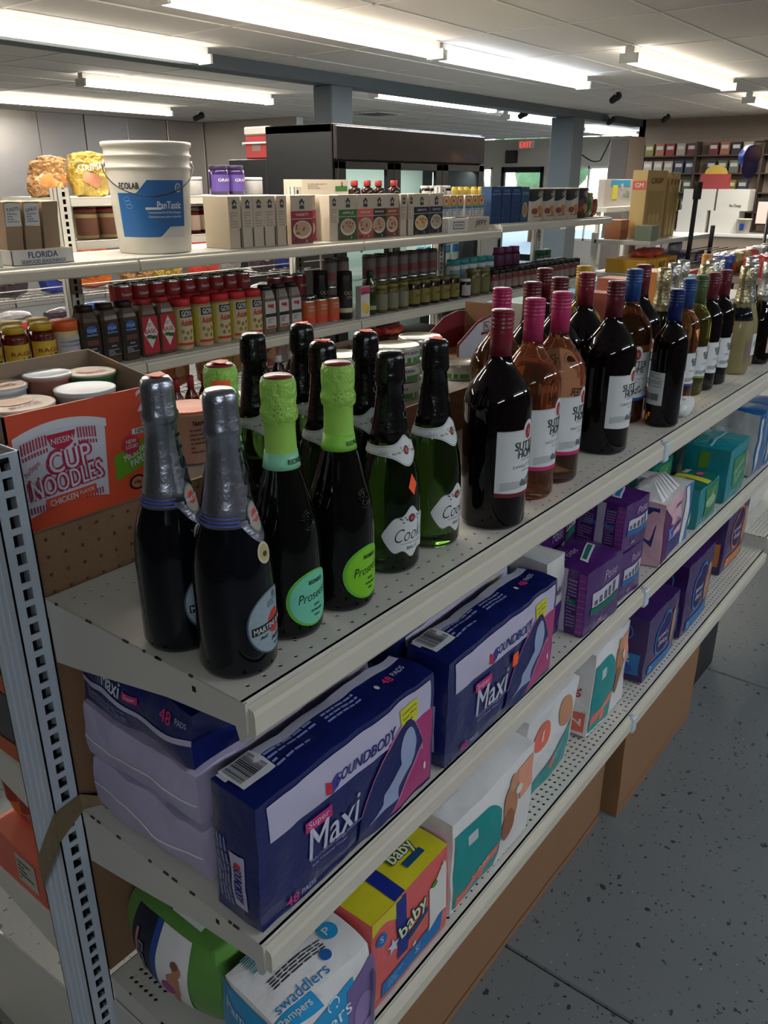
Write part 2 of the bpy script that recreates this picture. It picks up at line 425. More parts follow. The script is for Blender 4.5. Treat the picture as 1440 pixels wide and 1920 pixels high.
# ------------------------------------------------------------------ lights
def fixture(x0, x1, y, label, mat='tube_light', rotz=0., power=1.):
    L = x1-x0; t = thing('fluorescent_light', label, 'light', ((x0+x1)/2, y, 2.56), rotz, 'fluorescent ceiling lights')
    q = G(); q.prism([(-.036, .09), (.036, .09), (.034, .03), (.018, .004), (-.018, .004), (-.034, .03)], -L/2, L/2, 'white_enamel', lambda a, b, h: Vector((h, a, b))); q.build('housing', t)
    for sx in (-1, 1):
        q = G(); q.bbox(sx*L/2-.012, sx*L/2+.012, -.072, .072, -.022, .045, 'white_enamel', c=.003); q.build('end_cap', t)
    for sy in (-1, 1):
        q = G(); q.lathe([(.013, -L/2+.012), (.013, L/2-.012)], 10, mat, Matrix.Translation((0, sy*.046, 0))@Matrix.Rotation(R(90), 4, 'Y')); q.build('tube', t)
    ld = D.lights.new('lamp', 'AREA'); ld.shape = 'RECTANGLE'; ld.size = L-.06; ld.size_y = .05; ld.energy = LAMP_W*power*L/2.44
    ld.color = (1., .93, .83) if mat == 'tube_light' else (.86, .93, 1.)
    lo = D.objects.new('lamp', ld); C.objects.link(lo); lo.parent = t; lo.location = (0, 0, -.03)
    return t
LT = [(2.58, 5.02, 3.25, 'long bright ceiling light crossing the top middle of the photo'),
      (5.10, 7.54, 3.28, 'cool white ceiling light in line with and beyond the long top one', 'tube_cool'),
      (1.75, 4.20, 4.80, 'brightest warm ceiling light at upper left, above the white bucket'),
      (7.0, 9.44, 5.42, 'ceiling light just in front of the grey pillar beam', 'tube_cool'),
      (4.5, 6.95, 6.9, 'warm ceiling light over the steel wall, second row back'),
      (4.9, 7.34, 9.2, 'thin ceiling light furthest back at left edge, along the steel wall'),
      (6.05, 8.5, 2.22, 'ceiling light at upper right above the wine bottles'),
      (10.0, 12.4, 2.45, 'ceiling light cut off by the right edge of the photo'),
      (.4, 2.84, 2.15, 'ceiling light whose end just shows at the top edge'),
      (10.6, 13.0, 5.9, 'small far ceiling light left of the grey pillar', 'tube_cool'),
      (13.9, 16.3, 6.3, 'small far ceiling light right of the grey pillar', 'tube_cool'),
      (-1.6, .85, 4.75, 'bright tube end at the far left edge of the photo'),
      (-3.6, -1.16, -2.3, 'added unseen fill light over the aisle behind the camera', 'tube_cool', .8),  # this row and the next two: unseen fixtures added as cool front fill
      (.6, 3.04, -2.3, 'added unseen fill light over the grey floor aisle to the right', 'tube_cool', .8),
      (4.2, 6.64, -2.3, 'added unseen fill light over the far end of the grey floor aisle', 'tube_cool', .8)]
for a in LT: fixture(a[0], a[1], a[2], a[3], a[4] if len(a) > 4 else 'tube_light', power=a[5] if len(a) > 5 else 1.)

# ================================================================== FRONT GONDOLA
Z1, Z2, Z3 = 1.197, .8427, .494
L4 = 1.219
def deck(parent, L, dep, z, pitch=.0254, rows=None, hole=.0032, dia=False, x0=0., name='shelf_deck', edge_y=0.):
    """perforated steel deck: strip rows of cells with real holes, the rest plain"""
    q = G(); m = 'shelf_cream'; th = .0012; n = 8
    rows = sorted(rows); y = edge_y; cells = int(L/pitch); mx = (L-cells*pitch)/2
    yy = []
    for r in rows: yy.append((r-pitch/2, r+pitch/2, r))
    cur = edge_y
    for (a, b, r) in yy:
        a = max(a, cur)
        if a > cur+1e-5: q.add([(0, cur, z), (L, cur, z), (L, a, z), (0, a, z)], [(0, 1, 2, 3)], m)
        off = 0
        for k in range(cells):
            cx0 = mx+k*pitch; cx1 = cx0+pitch; cx = (cx0+cx1)/2
            if k == 0: cx0 = 0
            if k == cells-1: cx1 = L
            o8 = [(cx1, b), ((cx0+cx1)/2, b), (cx0, b), (cx0, (a+b)/2), (cx0, a), ((cx0+cx1)/2, a), (cx1, a), (cx1, (a+b)/2)]
            if dia: i8 = [(cx+hole*math.cos(R(45+45*t))*(1.0 if t % 2 else .72), r+hole*math.sin(R(45+45*t))*(1. if t % 2 else .72)) for t in range(8)]
            else: i8 = [(cx+hole*math.cos(R(45+45*t)), r+hole*math.sin(R(45+45*t))) for t in range(8)]
            ps = [(p[0], p[1], z) for p in o8]+[(p[0], p[1], z) for p in i8]+[(p[0], p[1], z-.002) for p in i8]
            q.add(ps, [(t, (t+1) % 8, 8+(t+1) % 8, 8+t) for t in range(8)]+[(8+t, 8+(t+1) % 8, 16+(t+1) % 8, 16+t) for t in range(8)], m)
        cur = b
    if cur < dep: q.add([(0, cur, z), (L, cur, z), (L, dep, z), (0, dep, z)], [(0, 1, 2, 3)], m)
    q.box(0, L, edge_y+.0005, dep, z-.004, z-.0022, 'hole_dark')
    q.box(0, L, dep-.0015, dep, z-.03, z, m)
    return q.build(name, parent, loc=(x0, 0, 0))
def shelf_unit(x0, z, rows, L=L4, dep=.381, label='', name='gondola_shelf', hole=.0032, dia=False, pitch=.0254, endbracket=True, lipm='shelf_edge', yoff=0., left_only=False, mirror=False, group=None):
    t = thing(name, label, 'shelf', (x0, yoff, 0), 0, group)
    if mirror: t.rotation_euler.z = math.pi; t.location.x = x0+L
    deck(t, L, dep, z, rows=rows, hole=hole, dia=dia, pitch=pitch)
    q = G()   # front lip: folded channel and price rail
    q.prism([(0, 0), (.004, 0), (.004, -.010), (.0015, -.014), (.0015, -.034), (0, -.034)], 0, L, 'shelf_cream', lambda a, b, h: Vector((h, a, z+b))); q.build('front_fold', t)
    q = G(); q.prism([(-.001, -.007), (-.011, -.010), (-.013, -.016), (-.013, -.040), (-.010, -.045), (-.001, -.046)], .004, L-.004, lipm, lambda a, b, h: Vector((h, a, z+b))); q.build('price_rail', t)
    for k, xx in enumerate((0., L-.003)):
        q = G(); q.prism([(-.004, -.001), (-.004, -.040), (-.0, -.052), (.008, -.055), (.014, -.036), (dep*.35, -.05), (dep*.8, -.085), (dep-.004, -.098), (dep-.002, -.002)], xx-.0005, xx+.0035, 'shelf_cream', lambda a, b, h: Vector((h, a, z+b)))
        if k == 0 and endbracket:
            rn = random.Random(int(z*1000))
            for c in range(9):   # chipped paint on the top edge
                yy = rn.uniform(.0, dep); w_ = rn.uniform(.003, .012); q.box(-.0012, .001, yy, yy+w_, z-.0022, z+.0003, 'shelf_worn')
            q.box(-.0011, .0, dep*.21-.003, dep*.21+.003, z-.020, z-.013, 'hole_dark')
        q.build('bracket', t)
    return t
R2 = [.0195, .045]
names = {Z1: ('top', 'wine bottles'), Z2: ('middle', 'sanitary pad packs'), Z3: ('bottom', 'diaper packs')}
shelf_unit(0, Z1, [.0195, .045, .3265, .352], label='near top gondola shelf of cream steel under the sparkling wine bottles')
shelf_unit(L4, Z1, [.0195, .045, .3265, .352], label='further top gondola shelf of cream steel under the far wine bottles')
shelf_unit(0, Z2, [.0195, .045, .3265, .352], label='near middle gondola shelf holding the blue pad packs')
shelf_unit(L4, Z2, [.0195, .045, .3265, .352], label='further middle gondola shelf holding pink, green and teal pad packs')
BR = [.018+.0127*k for k in range(5)]+[.30+.0127*k for k in range(6)]
for k in range(3):
    shelf_unit(L4*k, Z3+(.05 if k == 2 else 0), BR, yoff=-.013, dep=.394, hole=.0042, dia=True, pitch=.0127*1.5, label=['near bottom gondola shelf with diamond perforations under the baby diaper packs', 'second bottom gondola shelf under the purple diaper packs', 'raised perforated shelf just beyond the purple diaper packs at the right edge'][k])
# joint clips on rails
for i, (z, y) in enumerate(((Z1, 0), (Z2, 0), (Z3, -.013))):
    q = G(); q.bbox(-.013, .013, -.017, -.004, -.05, -.006, 'post_white', c=.003)
    q.build('rail_clip', label='grey rail clip joining the two %s shelf rails' % ['top', 'middle', 'bottom'][i], cat='clip', loc=(L4, y, z))
# posts (slotted uprights)
def post(x, y, z0, z1, label, sx=.04, sy=.08, mat='post_white', faces=(-1,), tape=False, pitch=.0254, sw=.013, sh=.0165, n0=None):
    t = thing('slotted_post', label, 'post', (x, y, 0), 0)
    q = G(); hx = sx/2; hy = sy/2
    w0 = -sw/2; w1 = sw/2
    # hollow box, -y and +y faces with real slots
    q.box(-hx, -hx+.002, -hy, hy, z0, z1, mat); q.box(hx-.002, hx, -hy, hy, z0, z1, mat)
    q.box(-hx-.002, -hx, -hy+.018, -hy+.026, z0, z1, mat); q.box(-hx-.002, -hx, -.004, .006, z0, z1, mat); q.box(-hx-.0035, -hx, hy-.026, hy-.012, z0, z1, mat)
    for sy_ in (-1, 1):
        ya = sy_*hy; yb = ya-sy_*.002; a, b = min(ya, yb), max(ya, yb)
        q.box(-hx, w0, a, b, z0, z1, mat); q.box(w1, hx, a, b, z0, z1, mat)
        k = 0; z = z0
        while z < z1-.004:
            q.box(w0, w1, a, b, z, min(z+pitch-sh, z1), mat); z += pitch
    q.box(-hx+.003, hx-.003, -.002, .002, z0, z1-.01, 'hole_dark')
    q.build('upright', t)
    if tape:
        q = G(); n = 10
        for k in range(n):
            a = k/n; b = (k+1)/n
            za = .865-.13*a; zb = .865-.13*b
            q.add([Vector((-hx-.004, -hy-.003+sy*a, za)), Vector((-hx-.004, -hy-.003+sy*b, zb)), Vector((-hx-.0045, -hy-.003+sy*b, zb-.075)), Vector((-hx-.0045, -hy-.003+sy*a, za-.055))], [(0, 3, 2, 1)], 'grey_tape')
        q.add([Vector((-hx-.004, -hy-.003, .865)), Vector((-hx-.004, -hy-.003, .81)), Vector((hx+.0, -hy-.003, .84)), Vector((hx+.0, -hy-.003, .872))], [(0, 1, 2, 3)], 'grey_tape')
        q.add([Vector((hx, -hy-.003, .872)), Vector((hx, -hy-.003, .84)), Vector((hx+.05, -hy-.06, .8455)), Vector((hx+.05, -hy-.03, .8455))], [(0, 1, 2, 3)], 'grey_tape')
        q.build('tape', t, label='strip of brown tape wrapped round the post')
    q = G(); q.bbox(-hx+.004, hx-.004, -hy+.004, hy-.004, z1-.012, z1-.002, 'hole_dark', c=.002); q.build('post_cap', t)
    return t
PY = .420
post(-.021, PY, .0, 1.402, 'white slotted steel post at the near left end of the gondola', tape=True)
for k in (1, 2): post(L4*k-.0, PY+.012, .0, 1.25, ['', 'white slotted post hidden behind the wine bottles at the first shelf joint', 'white slotted post at the far end behind the silver-foiled bottles'][k], sx=.03, sy=.05)
# pegboard back, three bays in one sheet each
for k in range(2):
    x0 = L4*k+(.002 if k == 0 else .018); x1 = L4*(k+1)-.018; L = x1-x0
    t = thing('pegboard', ['brown hardboard pegboard panel behind the near bottles', 'brown hardboard pegboard panel behind the far wine bottles'][k], 'panel', (x0, .3845, 0))
    q = G(); m = 'hardboard'; p = .0254; za = .50; zt = 1.2862
    # holes only above the top shelf where they show
    q.add([(0, 0, za), (L, 0, za), (L, 0, 1.1852), (0, 0, 1.1852)], [(0, 1, 2, 3)], m)
    zz = [1.1852+p*j for j in range(4)]; cells = int(L/p); mx = .002
    for z in zz:
        for c in range(cells):
            a = mx+c*p; b = a+p; cx = a+p/2; cz = z+p/2; hr = .0027
            if c == 0: a = 0
            if c == cells-1: b = L
            o8 = [(b, z+p), (cx, z+p), (a, z+p), (a, cz), (a, z), (cx, z), (b, z), (b, cz)]; i8 = [(cx+hr*math.cos(R(45+45*t_)), cz+hr*math.sin(R(45+45*t_))) for t_ in range(8)]
            ps = [(u, 0, v) for u, v in o8]+[(u, 0, v) for u, v in i8]+[(u, .004, v) for u, v in i8]
            q.add(ps, [(t_, (t_+1) % 8, 8+(t_+1) % 8, 8+t_) for t_ in range(8)]+[(8+t_, 8+(t_+1) % 8, 16+(t_+1) % 8, 16+t_) for t_ in range(8)], m)
    q.box(0, L, .0042, .0058, za, zt, 'cardboard_dark'); q.box(0, L, 0, .0058, zt-.0, zt+.0012, 'hardboard')
    q.build('board', t)
# base brackets (the feet) of the near end
for k, xb in enumerate((-.002,)):
    t = thing('base_foot', 'cream steel foot bracket at the near end under the bottom shelf', 'bracket', (0, 0, 0))
    q = G(); prof = [(-.01, Z3-.046), (-.008, Z3-.10), (.06, Z3-.13), (.12, Z3-.11), (.18, Z3-.10), (.25, Z3-.14), (.30, Z3-.22), (.31, .0), (.376, .0), (.376, Z3-.05)]
    q.prism(prof, -.006, -.002, 'shelf_cream', lambda a, b, h: Vector((h, a, b))); q.build('front_plate', t)
    q = G(); prof = [(.466, 0), (.466, .345), (.80, .300), (.89, .27), (.92, .0)]
    q.prism(prof, -.006, -.002, 'shelf_cream', lambda a, b, h: Vector((h, a, b))); q.build('rear_plate', t)
# other side of the gondola
t1 = shelf_unit(0.0, 1.245, [.0195, .045], dep=.40, label='cream shelf on the far side of the gondola under the noodle carton', name='gondola_shelf', yoff=.865, mirror=True)
t1 = shelf_unit(L4, 1.245, [.0195, .045], dep=.40, label='cream shelf on the far side of the gondola behind the wine bottles', name='gondola_shelf', yoff=.865, mirror=True)
t1 = shelf_unit(0.0, .83, [.0195, .045], dep=.40, label='cream shelf behind the slotted post carrying the brown orange-striped box', yoff=.865, mirror=True)
t1 = shelf_unit(0.0, .50, [.0195, .045], dep=.40, label='lowest cream shelf behind the slotted post carrying the chip bags', yoff=.865, mirror=True)
# big cartons pushed under the bottom shelf
def carton(name, x0, x1, y0, y1, z0, z1, label, m='cardboard', m2='cardboard_dark', rz=0., tape=True, cat='box'):
    W, Dp, H = x1-x0, y1-y0, z1-z0
    t = thing(name, label, cat, ((x0+x1)/2, (y0+y1)/2, z0), rz)
    P = Pack(W, Dp, H, 0., .0035, 5., int(x0*100)); q = G(); q.pack(P, {'*': m, 'L': m2}, 8); q.build('carton_body', t)
    q = G(); F = P.face('T'); q.patch(F, -W/2, W/2, -.003, .003, 'hole_dark', 8, 1, .0008)
    F = P.face('F'); q.patch(F, -W/2, W/2, -H*.44, -H*.43, m2, 8, 1, .0009); q.build('flap_seam', t)
    if tape:
        q = G(); q.patch(P.face('T'), -W/2, W/2, -.03, .03, 'grey_tape', 8, 1, .0012); q.patch(P.face('R'), -.03, .03, H/2-.08, H/2, 'grey_tape', 2, 3, .0012); q.build('tape', t)
    return t, P
carton('cardboard_box', .05, 1.36, .080, .37, 0, .385, 'long brown cardboard box lying on the floor under the near bottom shelf')
carton('cardboard_box', 1.40, 2.02, .045, .36, 0, .385, 'worn brown cardboard box on the floor under the second bottom shelf', m2='cardboard')
carton('cardboard_box', 2.06, 2.42, .09, .36, 0, .30, 'dark low box on the floor beyond the worn cardboard box', 'black_paint', 'black_paint', tape=False)

# ================================================================== BOTTLES
M('glass_black', (7, 9, 8), .05, spec=.45)
M('glass_navy', (9, 12, 18), .07, spec=.45)
M('glass_green', (44, 72, 24), .03, trans=.93, ior=1.4)
M('wine_dark', (12, 6, 8), .04, spec=.45)
M('wine_rose', (224, 158, 118), .02, trans=.97, ior=1.36)
M('wine_amber', (206, 136, 84), .02, trans=.97, ior=1.36)
M('wine_white', (205, 196, 96), .02, trans=.97, ior=1.36)
M('wine_yellow', (214, 190, 60), .02, trans=.97, ior=1.36)
M('wine_bubbly', (176, 166, 120), .12, trans=.45, ior=1.36)
M('foil_silver', (150, 154, 164), .30, metal=.9, bump=.6, bs=100, dist=.002)
M('foil_bright', (205, 205, 202), .22, metal=.95, bump=.8, bs=150, dist=.002)
M('foil_gold', (196, 184, 146), .25, metal=.9, bump=.8, bs=150, dist=.002)
M('foil_lime', (150, 198, 84), .42, bump=1., bs=90, dist=.006)
M('foil_lime_flat', (150, 198, 84), .42)
M('foil_black', (13, 13, 14), .22, bump=.6, bs=80, dist=.003)
M('cap_maroon', (92, 26, 36), .3); M('cap_red', (122, 32, 44), .3); M('cap_pink', (176, 42, 92), .35); M('cap_blue', (26, 64, 122), .35)
M('cap_navy', (16, 34, 92), .3); M('cap_green', (70, 92, 50), .35); M('cap_yellow', (196, 158, 50), .35); M('cap_orange', (200, 140, 70), .35)
M('sticker_orange', (255, 96, 52), .55)
M('label_white', (206, 208, 206), .5); M('label_silver', (142, 158, 166), .4, var=.2, vs_=300)
W_ = K(205, 208, 206); BK = K(22, 22, 26)

def bottle_root(name, label, cat='bottle'): return thing(name, label, cat)
def surf_prof(prof): return [p for p in prof if True]
def body_obj(root, prof, mat, n=36, name='glass_body'):
    q = G(); q.lathe(prof, n, mat); return q.build(name, root)
def wrinkle(amp, k=9, s=0): return lambda a, z: amp*(noise.noise(Vector((math.cos(a)*k, math.sin(a)*k, z*160+s))))
def sticker(root, z, r=.0125, seed=0):
    rn = random.Random(seed); q = G(); a = rn.uniform(0, 6)
    pts = [(math.cos(a+t)*r*rn.uniform(.9, 1.1), math.sin(a+t)*r*.8) for t in (.3, 1.2, 2.8, 3.4, 4.4, 5.7)]
    q.prism(pts, z, z+.0008, 'sticker_orange', lambda a_, b_, h: Vector((a_, b_, h+abs(a_)*.15))); return q.build('price_sticker', root, label='orange price sticker')

# --- sparkling, oval silver label, silver foil
MP = [(.034, 0), (.041, .002), (.0445, .010), (.0445, .112), (.0435, .130), (.0405, .148), (.036, .163), (.031, .177), (.0265, .194), (.0230, .213), (.0200, .233), (.0180, .250), (.0168, .268), (.0160, .30)]
def mk_martini():
    t = bottle_root('sparkling_wine_bottle', 'x'); body_obj(t, MP, 'glass_navy')
    S = Turn(MP, .0445)
    q = G(); fp = [(r+.0006, z) for r, z in MP if .177 <= z <= .268]+[(.0185, .270), (.0200, .274), (.0198, .279), (.0182, .284), (.0180, .306), (.0172, .314), (.0140, .3185), (0, .3190)]
    q.lathe(fp, 36, 'foil_silver', wob=lambda a, z: .07*noise.noise(Vector((math.cos(a)*6, math.sin(a)*6, z*160))) if z > .268 else .012*noise.noise(Vector((math.cos(a)*4, math.sin(a)*4, z*30))))
    q.patch(S, -.034, .034, 0, 0, 'foil_silver', 12, 3, .0007, lo=lambda u: .182-.026*math.cos(u/.034*math.pi/2)**1.4, hi=lambda u: .184)
    q.build('foil', t)
    q = G()
    for k in range(3): q.patch(S, -.125, -.030, .1795+k*.004, .1812+k*.004, K(78, 84, 170), 16, 1, .0012)
    q.ell(S, .002, .184, .017, .017, K(120, 118, 112), .0012); q.ell(S, .002, .184, .015, .015, K(158, 152, 140), .0014); q.ell(S, .002, .184, .0085, .0085, K(200, 60, 50), .0016)
    q.poly(S, [(-.015, .1795), (.019, .1825), (.019, .1895), (-.015, .1865)], BK, .0018); q.txt(S, 'MARTINI', .002, .1845, .028, .0045, W_, .0021, rot=5)
    q.txt(Turn(MP, .0200), 'ASTI', .004, .226, .062, .010, BK, .0013, rot=90); q.build('neck_emblem', t, label='round neck emblem with blue lines')
    q = G(); Z = .0635
    q.ell(S, 0, Z, .0365, .0395, K(70, 80, 88), .0005, 20, 6); q.ell(S, 0, Z, .0345, .0375, 'label_silver', .0007, 20, 6)
    q.ell(S, .004, Z-.002, .0135, .0145, K(196, 52, 44), .0010, 16, 3)
    q.patch(S, -.031, .033, 0, 0, BK, 14, 1, .0013, lo=lambda u: Z-.0085+u*.06, hi=lambda u: Z+.0015+u*.06)
    q.txt(S, 'MARTINI & ROSSI', .001, Z-.0035, .060, .0066, W_, .0016, rot=3.4); q.txt(S, 'ASTI', .006, Z-.022, .020, .005, BK, .0012); q.txt(S, 'Asti!', -.016, Z-.0145, .011, .004, BK, .0012, shear=.4)
    q.txt(S, 'D.O.C.G.', .006, Z-.030, .012, .0025, BK, .0012); q.lines(S, .004, Z+.022, .026, .008, 3, K(70, 78, 90), .0011); q.ell(S, .004, Z+.031, .004, .004, K(90, 100, 110), .0012)
    q.build('label', t, label='oval silver label with red disc')
    q = G(); q.ell(S, -.003, .145, .0118, .0118, K(200, 192, 170), .0008); q.ell(S, -.003, .145, .009, .009, K(176, 160, 110), .001); q.ell(S, -.003, .144, .004, .003, K(60, 56, 40), .0012); q.build('seal', t, label='small round cream seal')
    return t
# --- prosecco
RP = [(.034, 0), (.0405, .002), (.0432, .010), (.0432, .105), (.0422, .125), (.039, .145), (.0345, .163), (.0295, .180), (.0245, .197), (.0205, .212), (.0180, .228), (.0165, .25), (.0160, .30)]
def mk_prosecco(lab, band):
    t = bottle_root('prosecco_bottle', 'x'); body_obj(t, RP, 'glass_black'); S = Turn(RP, .0432)
    q = G(); fp = [(.0214, .210), (.0205, .216), (.0186, .228), (.0178, .250), (.0180, .262), (.0205, .266), (.0212, .275), (.0195, .283), (.0205, .292), (.0198, .306), (.0175, .3125)]
    q.lathe(fp, 36, 'foil_lime', mfun=lambda a, b: 'foil_lime_flat' if b < .265 else 'foil_lime', wob=lambda a, z: .05*noise.noise(Vector((math.cos(a)*4, math.sin(a)*4, z*90))) if z > .263 else 0)
    Sd = Turn([(.0212, .26), (.0212, .30)], .021)
    for kx in (-.018, .010, .034):
        for ax, az in ((0, 0), (.003, .004), (-.003, .003), (.001, .008), (-.004, -.003), (.004, -.002)): q.ell(Sd, kx+ax, .277+az, .0007, .0007, BK, .0010, 6, 1)
    q.build('foil', t, label='lime green neck foil')
    q = G(); q.lathe([(.0174, .312), (.0150, .3145), (0, .3152)], 24, 'cap_red'); q.build('cap_top', t, label='red cap top')
    q = G(); B = Turn([(.0218, .209), (.0190, .227)], .020)
    q.lathe([(.0222, .2095), (.0209, .2165), (.0192, .2285)], 36, band); q.txt(B, 'RIONDO', .004, .219, .026, .006, K(20, 40, 30), .0013); q.build('neck_band', t)
    q = G(); q.ell(S, 0, .0525, .037, .0365, K(96, 178, 60), .0005, 20, 6); q.ell(S, .0015, .0525, .0345, .034, lab, .0007, 20, 6)
    q.txt(S, 'RIONDO', .003, .074, .022, .0055, K(20, 40, 34), .0011); q.txt(S, 'Prosecco', .002, .057, .050, .012, K(14, 24, 22), .0011, rot=6, shear=.35, bold=-.004); q.txt(S, 'DOC', .004, .043, .010, .0032, K(20, 40, 34), .0011); q.txt(S, 'EXTRA DRY', .004, .036, .018, .003, K(20, 40, 34), .0011); q.txt(S, 'ITALY', .004, .029, .009, .0028, K(20, 40, 34), .0011)
    q.build('label', t)
    q = G()
    for rr in (.0115, .0085): q.tube([S(rr*math.cos(a_), .150+rr*math.sin(a_), .0004) for a_ in [2*math.pi*i/20 for i in range(21)]], .0008, 'glass_black', 6)
    for a_ in range(5): q.tube([S(.002*math.cos(a_*1.3), .150+.002*math.sin(a_*1.3), .0004), S(.0075*math.cos(a_*1.3), .150+.0075*math.sin(a_*1.3), .0004)], .0009, 'glass_black', 6)
    q.build('relief_crest', t)
    return t
# --- brut with black foil
CP = [(.034, 0), (.041, .002), (.0437, .010), (.0437, .098), (.0430, .118), (.0405, .138), (.0365, .156), (.0320, .172), (.0275, .188), (.0240, .203), (.0212, .222), (.0190, .243), (.0172, .262), (.016, .30)]
def mk_cooks():
    t = bottle_root('brut_bottle', 'x'); body_obj(t, CP, 'glass_green'); S = Turn(CP, .0437)
    q = G(); fp = [(r+.0006, z) for r, z in CP if .187 < z < .263]+[(.0190, .263), (.0205, .267), (.0198, .272), (.0192, .296), (.0178, .303), (.014, .3065), (0, .307)]
    q.lathe(fp, 36, 'foil_black', wob=lambda a, z: .06*noise.noise(Vector((math.cos(a)*4, math.sin(a)*4, z*90))) if z > .262 else 0)
    q.txt(Turn(CP, .020), "Cook's", .008, .236, .036, .010, K(120, 116, 110), .0016, rot=86, shear=.4, bold=-.012); q.build('foil', t, label='black neck foil')
    q = G(); lo = lambda u: .168-.012*math.exp(-(u/.02)**2)+.004*min(1, abs(u)/.06); hi = lambda u: .188+.010*math.exp(-(u/.016)**2)-.004*min(1, abs(u)/.06)
    q.patch(S, -.105, .105, 0, 0, W_, 36, 2, .0012, lo=lo, hi=hi)
    q.patch(S, -.105, .105, 0, 0, K(90, 92, 90), 36, 1, .0015, lo=lambda u: lo(u)+.0014, hi=lambda u: lo(u)+.0020); q.patch(S, -.105, .105, 0, 0, K(90, 92, 90), 36, 1, .0015, lo=lambda u: hi(u)-.002, hi=lambda u: hi(u)-.0014)
    q.ell(S, 0, .178, .0062, .0062, K(60, 50, 44), .0016); q.ell(S, 0, .178, .0048, .0048, K(150, 40, 40), .0018); q.txt(S, 'C', 0, .178, .003, .004, W_, .002)
    for sx in (-1, 1):
        for k in range(4): q.ell(S, sx*(.0085+.003*k), .178+.004*math.sin(k*1.9), .0014, .0014, K(150, 130, 90), .0016, 8, 1)
        q.txt(S, "Cook's", sx*.045, .176, .018, .005, BK, .0016, shear=.4, bold=-.01); q.txt(S, 'BRUT', sx*.025, .1745, .008, .0025, K(90, 90, 90), .0016)
    q.build('neck_label', t, label='white neck label with red crest')
    q = G()
    def sh(u): a = abs(u)/.045; return max(0, 1-a**6)
    lo = lambda u: .060-(.024+.008*math.exp(-(u/.015)**2)+.003*math.cos(u*230))*sh(u); hi = lambda u: .060+(.020+.017*math.exp(-(u/.020)**2)+.003*math.cos(u*230))*sh(u)
    q.patch(S, -.045, .045, 0, 0, K(110, 112, 110), 40, 3, .0004, lo=lambda u: lo(u)-.0012, hi=lambda u: hi(u)+.0012); q.patch(S, -.045, .045, 0, 0, W_, 40, 3, .0007, lo=lo, hi=hi)
    q.ell(S, 0, .083, .0062, .0062, K(60, 50, 44), .0010); q.ell(S, 0, .083, .0046, .0046, K(150, 40, 40), .0012); q.txt(S, 'C', 0, .083, .003, .004, W_, .0014)
    for sx in (-1, 1):
        for k in range(5): q.ell(S, sx*(.0085+.0025*k), .082+.004*math.sin(k*2.2), .0013, .0013, K(60, 56, 52), .0010, 8, 1)
    q.txt(S, "Cook's", .002, .061, .058, .020, BK, .0011, rot=4, shear=.45, bold=-.012); q.txt(S, 'CALIFORNIA CHAMPAGNE', .002, .0465, .040, .0026, K(120, 120, 118), .0011, bold=0); q.txt(S, 'BRUT', .002, .039, .020, .0046, BK, .0011, bold=0)
    q.build('label', t, label='white scalloped label with black script')
    return t
